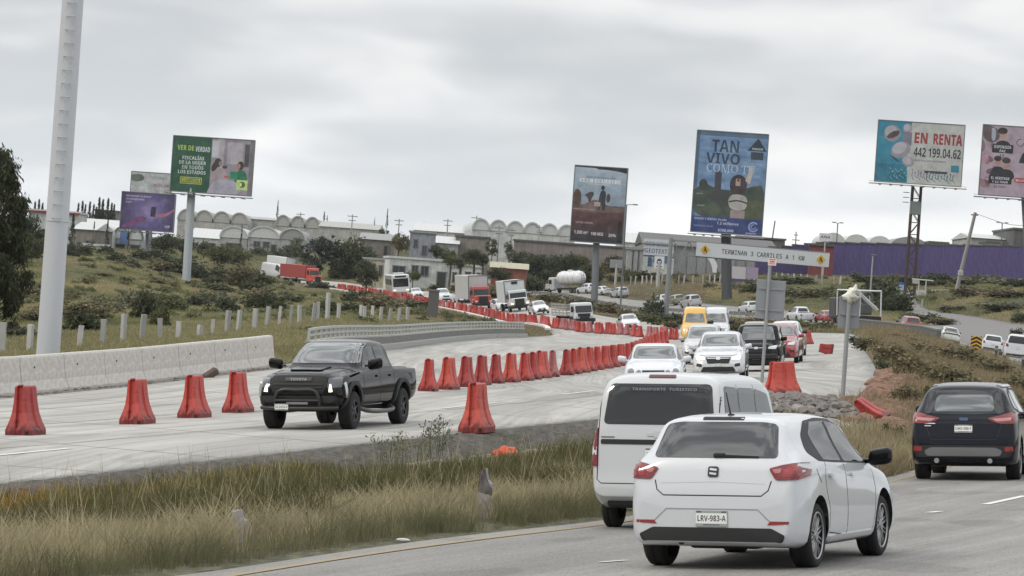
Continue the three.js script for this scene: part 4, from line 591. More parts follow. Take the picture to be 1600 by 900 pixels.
// ---------------------------------------------------------------- the rest of the traffic
const SILVER = paint(0.36, 0.37, 0.38, 0.3), REDPAINT = paint(0.28, 0.02, 0.025), YELLOW = paint(0.62, 0.36, 0.04), OLIVE = paint(0.16, 0.16, 0.11), PALE = paint(0.5, 0.54, 0.5), TRUCKRED = paint(0.33, 0.035, 0.03);
const SHAPES = {
  sedan: { L: 4.4, W: 1.74, H: 1.46, r: 0.30, axles: [0.95, 3.55], roof: [[0, 0.62], [0.03, 0.85], [0.12, 1.0], [0.7, 1.04], [1.3, 1.33], [1.6, 1.42], [2.1, 1.46], [2.6, 1.40], [3.3, 1.0], [3.6, 0.94], [4.15, 0.8], [4.33, 0.68], [4.4, 0.5]], belt: [[0, 0.58], [0.03, 0.78], [0.12, 0.92], [0.8, 0.96], [2.6, 0.92], [3.4, 0.87], [4.1, 0.72], [4.4, 0.48]], rw: [0.82, 1.36, 0.62], ws: [1.03, 1.37], tl: 0.86 },
  hatch: { L: 3.9, W: 1.7, H: 1.5, r: 0.29, axles: [0.62, 3.1], roof: [[0, 0.62], [0.03, 0.85], [0.08, 1.0], [0.2, 1.2], [0.38, 1.42], [0.6, 1.47], [1.4, 1.5], [2.1, 1.43], [2.85, 1.02], [3.2, 0.95], [3.7, 0.82], [3.84, 0.68], [3.9, 0.5]], belt: [[0, 0.58], [0.03, 0.78], [0.1, 0.94], [0.4, 0.98], [2.2, 0.92], [2.95, 0.88], [3.6, 0.74], [3.9, 0.48]], rw: [1.04, 1.38, 0.58], ws: [1.04, 1.4], tl: 0.92 },
  suv: { L: 4.55, W: 1.83, H: 1.68, r: 0.345, axles: [0.95, 3.6], roof: [[0, 0.72], [0.03, 0.95], [0.1, 1.15], [0.3, 1.45], [0.48, 1.61], [0.8, 1.66], [1.6, 1.68], [2.3, 1.6], [3.1, 1.15], [3.4, 1.08], [4.2, 0.98], [4.45, 0.86], [4.55, 0.6]], belt: [[0, 0.68], [0.03, 0.86], [0.1, 1.05], [0.4, 1.12], [2.6, 1.05], [3.3, 1.0], [4.2, 0.88], [4.55, 0.56]], rw: [1.18, 1.54, 0.62], ws: [1.17, 1.57], tl: 1.02 },
  minivan: { L: 4.5, W: 1.8, H: 1.78, r: 0.32, axles: [0.8, 3.55], roof: [[0, 0.7], [0.03, 1.0], [0.1, 1.2], [0.26, 1.55], [0.42, 1.72], [0.9, 1.77], [1.8, 1.78], [2.5, 1.68], [3.5, 1.12], [3.8, 1.02], [4.3, 0.88], [4.44, 0.74], [4.5, 0.55]], belt: [[0, 0.66], [0.03, 0.9], [0.1, 1.08], [0.4, 1.13], [2.8, 1.05], [3.6, 0.98], [4.3, 0.78], [4.5, 0.52]], rw: [1.2, 1.62, 0.62], ws: [1.16, 1.64], tl: 1.02 },
  van: { L: 5.7, W: 2.05, H: 2.65, r: 0.35, axles: [1.0, 4.7], roof: [[0, 0.7], [0.03, 1.4], [0.08, 2.2], [0.2, 2.55], [0.5, 2.63], [2.5, 2.65], [3.9, 2.6], [4.3, 2.45], [4.75, 1.75], [5.0, 1.42], [5.4, 1.2], [5.62, 0.95], [5.7, 0.65]], belt: [[0, 0.66], [0.03, 1.0], [0.2, 1.35], [4.3, 1.4], [4.9, 1.26], [5.4, 1.05], [5.7, 0.6]], rw: [1.45, 2.1, 0.72], ws: [1.46, 2.12], tl: 1.2 },
  cargo: { L: 4.3, W: 1.82, H: 1.82, r: 0.31, axles: [0.75, 3.4], roof: [[0, 0.62], [0.02, 1.0], [0.06, 1.35], [0.14, 1.68], [0.3, 1.79], [1.0, 1.82], [2.2, 1.8], [2.6, 1.68], [3.3, 1.12], [3.6, 1.04], [4.1, 0.88], [4.3, 0.55]], belt: [[0, 0.6], [0.02, 0.9], [0.1, 1.12], [2.6, 1.1], [3.4, 1.0], [4.1, 0.8], [4.3, 0.52]], rw: [1.2, 1.66, 0.68], ws: [1.16, 1.62], tl: 1.05 },
  pickup: { L: 5.2, W: 1.84, H: 1.78, r: 0.37, axles: [1.15, 4.25], roof: [[0, 0.95], [0.03, 1.1], [1.5, 1.12], [1.56, 1.4], [1.64, 1.68], [2.0, 1.76], [2.6, 1.78], [3.1, 1.66], [3.75, 1.22], [4.1, 1.14], [4.9, 1.04], [5.1, 0.92], [5.2, 0.7]], belt: [[0, 0.9], [0.03, 1.06], [1.6, 1.1], [3.2, 1.1], [3.8, 1.06], [4.9, 0.94], [5.2, 0.66]], rw: [1.22, 1.6, 0.6], ws: [1.22, 1.66], tl: 0.85 },
  jeep: { L: 4.4, W: 1.87, H: 1.86, r: 0.40, axles: [0.85, 3.6], roof: [[0, 0.95], [0.02, 1.6], [0.06, 1.78], [0.3, 1.84], [1.5, 1.86], [2.4, 1.82], [2.7, 1.5], [2.8, 1.18], [3.0, 1.16], [4.2, 1.1], [4.34, 1.02], [4.4, 0.75]], belt: [[0, 0.9], [0.02, 1.1], [0.2, 1.2], [2.7, 1.14], [3.0, 1.08], [4.2, 0.98], [4.4, 0.7]], rw: [1.25, 1.68, 0.6], ws: [1.22, 1.74], tl: 1.0 },
};
let plateNo = 0;
function vehicle(kind, P, name, label, cat, group, o = {}) {
  const T = SHAPES[kind], w = T.W / 2, fine = !!o.fine;
  const S = { ...T, fine, paint: P, rr: kind === 'van' ? 0.14 : 0.07, spokes: 6, tw: 0.2, rim: o.rim ?? ALLOY, bot: [[0, 0.36], [0.3, 0.26], [T.L - 0.4, 0.24], [T.L, 0.3]],
    wl: [[0, w * 0.86], [0.06, w * 0.92], [0.35, w * 0.99], [T.L - 0.7, w * 0.99], [T.L - 0.15, w * 0.88], [T.L, w * 0.74]],
    wb: [[0, w * 0.82], [0.08, w * 0.88], [0.4, w * 0.94], [T.L - 1.1, w * 0.92], [T.L - 0.25, w * 0.8], [T.L, w * 0.62]],
    wr: [[0, w * 0.78], [0.12, w * (kind === 'van' ? 0.86 : 0.74)], [0.5, w * (kind === 'van' || kind === 'jeep' ? 0.8 : 0.7)], [T.L * 0.6, w * (kind === 'van' || kind === 'jeep' ? 0.78 : 0.68)], [T.L - 0.8, w * 0.74], [T.L, w * 0.55]] };
  if (o.bumper === 'dark') S.lower = true;
  const c = makeCar(S, name, label, cat, group), front = o.view !== 'rear', L = T.L;
  const wx = w * 0.72;
  panel(c, 'windscreen', rpoly([[-wx, T.ws[0]], [wx, T.ws[0]], [wx * 0.84, T.ws[1]], [-wx * 0.84, T.ws[1]]], 0.06), 'front', SCREEN, 0.01);
  panel(c, 'rear_window', rpoly([[-T.rw[2], T.rw[0]], [T.rw[2], T.rw[0]], [T.rw[2] * 0.86, T.rw[1]], [-T.rw[2] * 0.86, T.rw[1]]], 0.06), 'rear', GLASS, 0.01);
  if (front) {
    const hy = curve(T.belt)(L - 0.25) - 0.08, hl = o.lit ? LIT : CLEARLAMP;
    if (o.round) { const circ = (x, y, r) => { const q = []; for (let i = 0; i < 18; i++) q.push([x + Math.cos(i / 9 * Math.PI) * r, y + Math.sin(i / 9 * Math.PI) * r]); return q; };
      both(c, 'headlight', circ(w * 0.72, 0.66, 0.115), 'front', CHROME, 0.012); both(c, 'headlight_lens', circ(w * 0.72, 0.66, 0.09), 'front', phys(0.1, 0.1, 0.11, 0.1, { clearcoat: 1 }), 0.02); both(c, 'spot_lamp', circ(w * 0.47, 0.64, 0.065), 'front', phys(0.12, 0.12, 0.13, 0.1, { clearcoat: 1 }), 0.015);
      panel(c, 'grille', rpoly([[-0.3, 0.62], [0.3, 0.62], [0.32, 0.7], [-0.32, 0.7]], 0.02), 'front', BLACK, 0.012); panel(c, 'front_board', rpoly(box2(-0.62, 0.44, 0.5, 0.6), 0.02), 'front', mat(0.28, 0.03, 0.03, 0.6), 0.03);
    } else {
      both(c, 'headlight', rpoly([[w * 0.48, hy - 0.02], [w * 0.8, hy - 0.03], [w * 0.84, hy + 0.11], [w * 0.52, hy + 0.07]], 0.03), 'front', hl, 0.016);
      panel(c, 'grille', rpoly([[-w * 0.4, hy - 0.15], [w * 0.4, hy - 0.15], [w * 0.47, hy + 0.06], [-w * 0.47, hy + 0.06]], 0.03), 'front', BLACK, 0.012);
      panel(c, 'grille_bar', rpoly(box2(-w * 0.42, hy + 0.01, w * 0.42, hy + 0.035), 0.008), 'front', CHROME, 0.02);
    }
    panel(c, 'air_intake', rpoly([[-w * 0.66, 0.31], [w * 0.66, 0.31], [w * 0.56, 0.48], [-w * 0.56, 0.48]], 0.03), 'front', DARKTRIM, 0.012); if (fine && !o.round) { both(c, 'fog_lamp', rpoly([[w * 0.6, 0.48], [w * 0.82, 0.5], [w * 0.8, 0.6], [w * 0.62, 0.58]], 0.03), 'front', DARKTRIM, 0.012); panel(c, 'emblem', rpoly(box2(-0.07, hy - 0.03, 0.07, hy + 0.06), 0.03), 'front', CHROME, 0.03); panel(c, 'seam', lpoly([[-w * 0.7, hy + 0.14], [-w * 0.5, hy + 0.11], [0, hy + 0.12], [w * 0.5, hy + 0.11], [w * 0.7, hy + 0.14]], 0.012), 'front', SEAM, 0.002); }
    if (!o.round) plate(c, -0.15, 0.48, 0.15, 0.6, 'front', 'U' + (10 + plateNo++ * 7 % 80) + '-RB');
  }
  if (!front || fine) {
    both(c, 'tail_light', rpoly([[w * 0.66, T.tl - 0.1], [w * 0.87, T.tl - 0.12], [w * 0.88, T.tl + 0.1], [w * 0.72, T.tl + 0.06]], 0.03), 'rear', REDLAMP, 0.016);
    plate(c, -0.15, T.tl - 0.24, 0.15, T.tl - 0.1, 'rear', 'T' + (10 + plateNo++ * 11 % 80) + '-XA');
    panel(c, 'rear_bumper', rpoly(box2(-w * 0.8, 0.38, w * 0.8, 0.5), 0.04), 'rear', o.bumper === 'dark' ? DARKTRIM : P, 0.012);
  }
  const be = curve(T.belt), ro = curve(T.roof), sw = (a, b) => { const y0 = be((a + b) / 2) + 0.07, top = (s) => ro(s) - 0.12; sides(c, 'side_window', rpoly([[a, y0], [b, y0], [b, Math.max(y0 + 0.06, top(b))], [lerp(a, b, 0.5), Math.max(y0 + 0.1, top(lerp(a, b, 0.5)))], [a, Math.max(y0 + 0.06, top(a))]], 0.04), GLASS, 0.01); };
  const cab = { sedan: [1.25, 2.05, 2.1, 3.0], hatch: [0.5, 1.35, 1.42, 2.5], suv: [0.6, 1.6, 1.7, 2.8], minivan: [0.5, 1.7, 1.8, 3.1], van: [3.5, 4.5], cargo: [1.9, 2.9], pickup: [1.75, 2.35, 2.42, 3.4], jeep: [0.4, 1.4, 1.5, 2.55] }[kind];
  for (let i = 0; i < cab.length; i += 2) sw(cab[i], cab[i + 1]);
  mirrors(c, cab[cab.length - 1] - 0.05, be(cab[cab.length - 1]) + 0.12, w * 0.93, o.mirror ?? (fine ? P : BLACK), kind === 'van' ? 1.8 : 1.1);
  if (kind === 'pickup') panel(c, 'load_bed', box2(-w * 0.72, 0.1, w * 0.72, 1.45), 'top', BLACK, 0.012);
  if (kind === 'jeep') { for (const s of S.axles) sides(c, 'wheel_flare', rpoly([[s - 0.55, 0.62], [s + 0.55, 0.62], [s + 0.42, 0.95], [s - 0.42, 0.95]], 0.1), BLACK, 0.07); part(c.root, 'front_bumper', rbx(1.6, 0.2, 0.22, 0.05, 0, 0.6, -L / 2 - 0.08), BLACK); }
  return c;
}
const ONC = 'traffic coming towards the camera on the concrete road', AWAY = 'traffic driving away on the far bend of the asphalt road';
const put = (c, px, py, Z, h) => { stand(c.root ?? c, gpx(px, py, Z), h); return c; };
put(vehicle('sedan', WHITE, 'compact_car', 'white compact car with round headlights, at the end of the red barrier row', 'car', ONC, { fine: true, round: true }), 1024, 615, 99, 184);
put(vehicle('suv', WHITE, 'sport_utility_vehicle', 'white sport utility vehicle with lit yellowish headlights behind the grey post', 'car', ONC, { fine: true, lit: true }), 1127, 593, 119, 186);
put(vehicle('minivan', SILVER, 'minivan', 'silver minivan behind the white car with round headlights', 'car', ONC, { fine: true }), 1100, 568, 152, 186);
put(vehicle('hatch', WHITE2, 'hatchback', 'pale hatchback half hidden between the silver minivan and the white delivery van', 'car', ONC), 1121, 556, 185, 186);
put(vehicle('jeep', BLACKPAINT, 'off_road_vehicle', 'black boxy off road vehicle behind the grey sign post', 'car', ONC, { fine: true }), 1186, 583, 134, 187);
put(vehicle('pickup', REDPAINT, 'pickup_truck', 'red pickup right behind the black off road vehicle', 'pickup', ONC, { fine: true }), 1220, 568, 153, 188);
put(vehicle('pickup', WHITE, 'pickup_truck', 'white pickup behind the red pickup', 'pickup', ONC), 1229, 558, 172, 188);
put(vehicle('suv', OLIVE, 'sport_utility_vehicle', 'olive sport utility vehicle with lit lamps below the large grey sign back', 'car', ONC, { lit: true }), 1180, 545, 212, 186);
put(vehicle('hatch', PALE, 'hatchback', 'pale green hatchback behind the white pickup', 'car', ONC), 1210, 541, 222, 187);
put(vehicle('van', YELLOW, 'passenger_van', 'yellow high roofed van beside the end of the far barrier row', 'van', ONC), 1086, 537, 252, 184);
put(vehicle('van', WHITE, 'delivery_van', 'tall white delivery van beside the yellow van', 'van', ONC), 1120, 534, 258, 184);
put(vehicle('sedan', WHITE, 'sedan', 'white sedan behind the far red barriers below the brown slope', 'car', ONC), 983, 513, 305, 174);
put(vehicle('sedan', WHITE, 'sedan', 'small white car with lit headlights right of the white box truck', 'car', ONC, { lit: true }), 842, 493, 366, 170);
put(vehicle('hatch', WHITE2, 'hatchback', 'white car squeezed between the red truck and the white box truck', 'car', ONC), 783, 484, 400, 165);
put(vehicle('hatch', WHITE2, 'hatchback', 'white car half hidden behind the grey trailer of the red truck', 'car', ONC), 723, 474, 442, 165);
put(vehicle('pickup', WHITE, 'pickup_truck', 'white pickup alone behind the far barriers below the palm trees', 'pickup', ONC), 692, 468, 448, 168);
put(vehicle('sedan', WHITE2, 'sedan', 'white sedan just behind the white bus', 'car', ONC), 650, 464, 470, 168);
// away on the asphalt
put(vehicle('hatch', WHITE, 'hatchback', 'white hatchback with dark bumper beside the black and yellow chevron post', 'car', AWAY, { view: 'rear', bumper: 'dark', fine: true }), 1548, 550, 258, 6);
put(vehicle('cargo', WHITE, 'cargo_van', 'white cargo van with dark bumper at the right end of the bend', 'van', AWAY, { view: 'rear', bumper: 'dark', fine: true }), 1588, 562, 226, 8);
put(vehicle('sedan', PALE, 'sedan', 'pale sedan behind the dark roadside wall', 'car', AWAY, { view: 'rear' }), 1481, 537, 295, 2);
put(vehicle('minivan', REDPAINT, 'minivan', 'dark red minivan on the bend below the side road', 'car', AWAY, { view: 'rear' }), 1418, 520, 335, -6);
put(vehicle('sedan', REDPAINT, 'sedan', 'red sedan beside the white pickup at the guardrail', 'car', AWAY, { view: 'rear' }), 1291, 505, 385, -14);
put(vehicle('pickup', WHITE, 'pickup_truck', 'white pickup above the guardrail on the bend', 'pickup', AWAY, { view: 'rear' }), 1250, 500, 388, -14);
put(vehicle('hatch', WHITE, 'hatchback', 'white hatchback mostly hidden by the large grey sign back', 'car', AWAY, { view: 'rear' }), 1170, 486, 430, -18);
put(vehicle('minivan', SILVER, 'minivan', 'silver minivan right of the gantry post on the far road', 'car', AWAY, { view: 'rear' }), 1080, 475, 465, -18);
put(vehicle('hatch', OLIVE, 'hatchback', 'dark hatchback close to the gantry post on the far road', 'car', AWAY, { view: 'rear' }), 1056, 472, 480, -22);
put(vehicle('sedan', WHITE, 'sedan', 'white sedan left of the gantry post on the far road', 'car', AWAY, { view: 'rear' }), 1036, 470, 490, -24);
put(vehicle('suv', SILVER, 'sport_utility_vehicle', 'grey sport utility vehicle, last of the cars behind the tank truck', 'car', AWAY, { view: 'rear' }), 968, 464, 535, -20);
put(vehicle('sedan', WHITE, 'sedan', 'white sedan in the middle of three cars following the tank truck', 'car', AWAY, { view: 'rear' }), 941, 461, 548, -30);
put(vehicle('suv', WHITE, 'sport_utility_vehicle', 'white sport utility vehicle directly following the tank truck', 'car', AWAY, { view: 'rear' }), 917, 459, 558, -30);
put(vehicle('van', WHITE2, 'delivery_van', 'white van on the far left road, half behind the brown knoll', 'van', ONC), 428, 448, 620, 128);

// trucks, built from the ground up; front towards -z
function truckWheels(root, list, r, W) { const g = wheelGeo(r, 0.28, r * 0.56, 5, false); for (const z of list) for (const sx of [1, -1]) { const w = new THREE.Group(); w.name = 'wheel'; w.position.set(sx * (W / 2 - 0.16), r, z); if (sx < 0) w.rotation.y = Math.PI; root.add(w); part(w, 'tyre', g.tyre, RUBBER); part(w, 'rim', g.rim, ALLOY); part(w, 'brake_disc', g.back, BLACK); } }
function truck(o) { // o: name, label, cat, group, cab colour, box colour, bonnet, box [length, height, floor], kind
  const root = thing(o.name, o.label, o.cat ?? 'truck', o.group), W = 2.45, bl = o.box[0], bh = o.box[1], fl = o.box[2], nose = o.bonnet ?? 0, z0 = 0; // z0: front of the load
  const cw = o.cw ?? 2.2, ch = o.ch ?? 2.6;
  part(root, 'chassis', merge([bx(0.9, 0.25, bl + nose + 2.2, 0, 0.75, bl / 2 - 1.1 - nose / 2), bx(2.2, 0.3, 0.3, 0, 0.55, -1.9 - nose)]), BLACK);
  const cabY = 0.6, cg = rbx(cw, ch - cabY, 1.75, 0.16, 0, (ch + cabY) / 2, -1.0), p = cg.attributes.position; for (let i = 0; i < p.count; i++) if (p.getY(i) > ch * 0.62) { p.setZ(i, p.getZ(i) + (p.getZ(i) < -1 ? 0.22 : 0)); p.setX(i, p.getX(i) * 0.94); } cg.computeVertexNormals();
  const cab = part(root, 'cab', cg, o.paint);
  const wy = ch * 0.72; part(cab, 'windscreen', rbx(cw * 0.84, ch * 0.3, 0.06, 0.02, 0, wy, -1.78 + (nose ? 0.06 : 0.04), 0, 0.14), GLASS);
  for (const sx of [-1, 1]) { part(cab, 'side_window', rbx(0.05, ch * 0.26, 0.85, 0.02, sx * cw * 0.478, wy, -1.05), GLASS); part(root, 'mirror', merge([rbx(0.1, 0.45, 0.2, 0.03, sx * (cw / 2 + 0.22), wy, -1.65), bar(V(sx * cw * 0.45, wy, -1.6), V(sx * (cw / 2 + 0.2), wy, -1.62), 0.05, 0.05)]), BLACK); }
  if (nose) { part(root, 'bonnet', rbx(cw * 0.86, ch * 0.34, nose + 0.2, 0.15, 0, 0.75 + ch * 0.17, -1.8 - nose / 2), o.paint); part(root, 'grille', rbx(cw * 0.5, ch * 0.28, 0.06, 0.02, 0, 0.75 + ch * 0.16, -1.92 - nose), BLACK); for (const sx of [-1, 1]) part(root, 'fender', rbx(0.42, 0.5, 1.1, 0.14, sx * (cw / 2 - 0.12), 0.98, -1.5 - nose * 0.6), o.paint); }
  else { part(root, 'grille', rbx(cw * 0.66, 0.3, 0.05, 0.02, 0, 1.05, -1.9), BLACK); }
  for (const sx of [-1, 1]) part(root, 'headlight', rbx(0.3, 0.2, 0.06, 0.03, sx * cw * 0.4, 0.95, -1.91 - nose), o.lit ? LIT : CLEARLAMP);
  part(root, 'front_bumper', rbx(cw, 0.24, 0.2, 0.05, 0, 0.6, -1.92 - nose), o.bumper ?? GREYTRIM);
  if (o.kind === 'stake') { // open load bed with slatted sides
    part(root, 'load_bed', rbx(W, 0.14, bl, 0.03, 0, fl, bl / 2 + 0.1), o.load);
    for (const sx of [-1, 1]) for (let k = 0; k < 4; k++) part(root, 'slat', bx(0.05, 0.14, bl, sx * (W / 2 - 0.03), fl + 0.25 + k * bh / 4, bl / 2 + 0.1), o.load);
    for (const sx of [-1, 1]) for (let z = 0.15; z < bl + 0.2; z += bl / 4) part(root, 'stake', bx(0.07, bh + 0.1, 0.07, sx * (W / 2 - 0.08), fl + bh / 2, z), o.load);
    for (let k = 0; k < 4; k++) part(root, 'slat', bx(W, 0.14, 0.05, 0, fl + 0.25 + k * bh / 4, 0.14), o.load);
  } else if (o.kind === 'tank') {
    const g = new THREE.CapsuleGeometry(bh / 2, bl - bh, 6, 28); g.rotateX(Math.PI / 2); g.scale(1, 1, 1); g.translate(0, fl + bh / 2, bl / 2 + 0.2); const t = part(root, 'tank', g, o.load);
    for (let k = 0; k < 4; k++) { const r = new THREE.TorusGeometry(bh / 2 + 0.015, 0.04, 6, 32); r.translate(0, fl + bh / 2, bl * (0.2 + k * 0.2) + 0.2); part(t, 'band', r, CHROME); }
    part(root, 'manhole', rbx(0.6, 0.3, 0.6, 0.08, 0, fl + bh + 0.05, bl / 2), o.load); part(root, 'rear_ladder', merge([rod(V(-0.25, 0.9, bl + 0.28), V(-0.25, fl + bh, bl + 0.05), 0.03), rod(V(0.25, 0.9, bl + 0.28), V(0.25, fl + bh, bl + 0.05), 0.03), ...[1.2, 1.6, 2.0, 2.4, 2.8].map((y) => rod(V(-0.25, y, bl + 0.26), V(0.25, y, bl + 0.26), 0.025))]), GREYTRIM); part(root, 'rear_bumper', rbx(2.3, 0.2, 0.15, 0.04, 0, 0.7, bl + 0.2), GREYTRIM);
  } else {
    const b = part(root, 'cargo_box', rbx(W, bh, bl, 0.05, 0, fl + bh / 2, bl / 2 + 0.12), o.load);
    for (const sx of [-1, 1]) for (let z = 0.6; z < bl; z += 1.2) part(b, 'rib', bx(0.03, bh - 0.12, 0.06, sx * (W / 2 + 0.008), fl + bh / 2, z + 0.12), o.load);
    part(b, 'frame', merge([bx(W + 0.04, 0.1, 0.06, 0, fl + bh - 0.02, 0.1), bx(0.1, bh, 0.05, W / 2 - 0.03, fl + bh / 2, 0.09), bx(0.1, bh, 0.05, -W / 2 + 0.03, fl + bh / 2, 0.09)]), GREYTRIM);
    if (o.sign) part(b, 'roof_sign', rbx(0.7, 0.3, 0.06, 0.02, 0, fl + bh - 0.3, 0.08), BLACK);
  }
  truckWheels(root, [-1.0 - nose * 0.55, bl * 0.72, ...(o.axles ?? [])], 0.48, 2.3);
  return root;
}
put(truck({ name: 'box_truck', label: 'red bonneted truck with a tall pale grey cargo box', group: ONC, paint: TRUCKRED, load: mat(0.42, 0.42, 0.42, 0.6), bonnet: 1.2, ch: 2.75, box: [8.5, 2.9, 1.15], axles: [7.4] }), 748, 482, 418, 168);
put(truck({ name: 'box_truck', label: 'white box truck with two lit headlights right of the red truck', group: ONC, paint: WHITE2, load: mat(0.5, 0.53, 0.54, 0.6), bonnet: 0.7, ch: 2.5, box: [6, 2.5, 1.1], lit: true, sign: true }), 808, 488, 392, 171);
put(truck({ name: 'stake_truck', label: 'flatbed truck with a white cab and slatted load bed', group: ONC, paint: WHITE, load: mat(0.3, 0.3, 0.29, 0.7), ch: 2.25, cw: 1.95, box: [5, 1.1, 1.0], kind: 'stake' }), 905, 500, 335, 164);
put(truck({ name: 'semi_truck', label: 'red semi truck with a long red trailer on the far left road', group: ONC, paint: paint(0.5, 0.06, 0.04), load: mat(0.30, 0.05, 0.045, 0.6), bonnet: 1.6, ch: 3.4, cw: 2.4, box: [12, 2.7, 1.2], axles: [10, 3.2] }), 484, 452, 600, 150).scale.setScalar(0.84);
put(truck({ name: 'box_truck', label: 'white box truck following the red semi truck', group: ONC, paint: WHITE, load: mat(0.6, 0.62, 0.63, 0.5), ch: 2.8, box: [7, 2.9, 1.2] }), 452, 449, 640, 140).scale.setScalar(0.9);
put(truck({ name: 'tank_truck', label: 'tank truck with a shiny white cylinder on the far road', group: AWAY, paint: WHITE2, load: phys(0.6, 0.61, 0.62, 0.25, { clearcoat: 0.6 }), ch: 2.7, bonnet: 1, box: [7.2, 2.3, 1.35], kind: 'tank', axles: [6.2] }), 875, 453, 570, -32);
{ // the white bus
  const root = thing('bus', 'white bus with a big dark windscreen at the head of the far barrier row', 'bus', ONC);
  const g = rbx(2.5, 2.75, 9.5, 0.22, 0, 1.85, 0); part(root, 'body', g, WHITE);
  part(root, 'windscreen', rbx(2.15, 1.2, 0.08, 0.03, 0, 2.05, -4.73), GLASS); part(root, 'destination_sign', rbx(1.6, 0.3, 0.06, 0.03, 0, 2.9, -4.73), BLACK); part(root, 'front_bumper', rbx(2.4, 0.3, 0.16, 0.05, 0, 0.6, -4.72), GREYTRIM);
  for (const sx of [-1, 1]) { part(root, 'headlight', rbx(0.4, 0.18, 0.06, 0.03, sx * 0.9, 1.0, -4.74), LIT); for (let k = 0; k < 6; k++) part(root, 'side_window', rbx(0.05, 0.85, 1.25, 0.02, sx * 1.245, 2.15, -3.5 + k * 1.4), GLASS); part(root, 'mirror', rbx(0.16, 0.4, 0.12, 0.04, sx * 1.42, 2.2, -4.75), BLACK); }
  truckWheels(root, [-3.0, 3.0], 0.46, 2.4); part(root, 'roof_unit', rbx(1.5, 0.25, 2.2, 0.08, 0, 3.32, -1.5), WHITE2);
  put(root, 622, 461, 488, 172);
}
{ // dark truck carrying a machine, behind the second sign
  const root = thing('equipment_truck', 'dark truck carrying machinery in a white frame, behind the sign wearing a bag', 'truck', AWAY);
  part(root, 'chassis', merge([bx(2.4, 0.35, 8, 0, 1.0, 0), bx(2.4, 0.5, 0.2, 0, 0.8, 4)]), BLACK);
  part(root, 'cab', rbx(2.3, 2.3, 2.2, 0.15, 0, 1.9, -5.2), mat(0.05, 0.05, 0.055, 0.5));
  part(root, 'machine', merge([rbx(1.5, 1.2, 3, 0.2, 0.2, 1.9, 0.5), rbx(1.1, 1.0, 1.4, 0.2, -0.2, 2.9, -0.8), new THREE.TorusGeometry(0.6, 0.18, 8, 18).translate(0.5, 3.1, 1.4)]), mat(0.09, 0.09, 0.09, 0.7));
  part(root, 'crane_arm', merge([bar(V(0.9, 1.8, 3.8), V(-0.3, 3.6, 1.2), 0.28, 0.28), bar(V(-0.3, 3.6, 1.2), V(0.2, 3.5, -1.4), 0.22, 0.22)]), mat(0.3, 0.3, 0.31, 0.6));
  for (const z of [-3.4, 3.9]) part(root, 'frame', merge([rod(V(-1.2, 1.1, z), V(-1.2, 3.9, z), 0.09), rod(V(1.2, 1.1, z), V(1.2, 3.9, z), 0.09), rod(V(-1.2, 3.9, z), V(1.2, 3.9, z), 0.09)]), WHITE2);
  part(root, 'tool_rack', merge([rod(V(-1.2, 3.9, -3.4), V(-1.2, 3.9, 3.9), 0.08), rod(V(1.2, 3.9, -3.4), V(1.2, 3.9, 3.9), 0.08), ...[-2, 0, 2].map((z) => rod(V(-1.2, 3.9, z), V(1.2, 3.9, z), 0.06))]), WHITE2);
  truckWheels(root, [-5.0, 1.8, 3.1], 0.5, 2.4);
  put(root, 1340, 508, 372, -14);
}
const scuff = dataTex(128, 128, (u, v) => { const a = sstep(0.15, 0.5, fbm2(u * 5, v * 5, 4)), d = sstep(0.25, 0.0, v + fbm2(u * 6 + 3, v * 3, 3) * 0.2), k = 1 - a * 0.16 - d * 0.4; return [k, k * (1 - a * 0.02), k * (1 - a * 0.02)]; });
// ---------------------------------------------------------------- red plastic water barriers
const REDS = [[0.40, 0.04, 0.03], [0.32, 0.032, 0.027], [0.46, 0.06, 0.04], [0.36, 0.12, 0.12]].map((c) => new THREE.MeshStandardMaterial({ color: lin(...c), roughness: 0.5, map: scuff }));
function barrierGeo(top = 0.105, L = 0.5) {
  const prof = [[0.27, L, 0], [0.27, L, 0.11], [0.245, L - 0.012, 0.17], [0.2, L - 0.04, 0.28], [0.155, L - 0.08, 0.44], [0.125, L - 0.1, 0.64], [top, L - 0.12, 0.93], [top - 0.02, L - 0.14, 0.955]];
  const ring = (w, l, y) => { const n = 0.04, d = y > 0.12 ? 0.06 : 0.02, f = y > 0.14 && y < 0.9 ? 0.035 : 0; return [[w, -l * 0.82], [w * 0.93, -l], [n + 0.02, -l], [n, -l + d], [-n, -l + d], [-n - 0.02, -l], [-w * 0.93, -l], [-w, -l * 0.82], [-w, -l * 0.22], [-w + f, -l * 0.14], [-w + f, l * 0.14], [-w, l * 0.22], [-w, l * 0.82], [-w * 0.93, l], [-n - 0.02, l], [-n, l - d], [n, l - d], [n + 0.02, l], [w * 0.93, l], [w, l * 0.82], [w, l * 0.22], [w - f, l * 0.14], [w - f, -l * 0.14], [w, -l * 0.22]].map((p) => [p[0], y, p[1]]); };
  const rings = prof.map((p) => ring(...p)), n = rings[0].length, pos = [], tri = (a, b, c) => pos.push(...a, ...b, ...c);
  for (let k = 0; k < rings.length - 1; k++) for (let i = 0; i < n; i++) { const a = rings[k][i], b = rings[k][(i + 1) % n], c = rings[k + 1][i], d = rings[k + 1][(i + 1) % n]; tri(a, b, c); tri(b, d, c); }
  const topr = rings[rings.length - 1], m = [0, topr[0][1], 0]; for (let i = 0; i < n; i++) tri(topr[i], topr[(i + 1) % n], m);
  const g = new THREE.BufferGeometry(); g.setAttribute('position', new THREE.Float32BufferAttribute(pos, 3)); const uv = []; for (let i = 0; i < pos.length; i += 3) uv.push(pos[i] + pos[i + 2] * 0.7, pos[i + 1] * 0.98); g.setAttribute('uv', new THREE.Float32BufferAttribute(uv, 2)); g.computeVertexNormals(); return g;
}
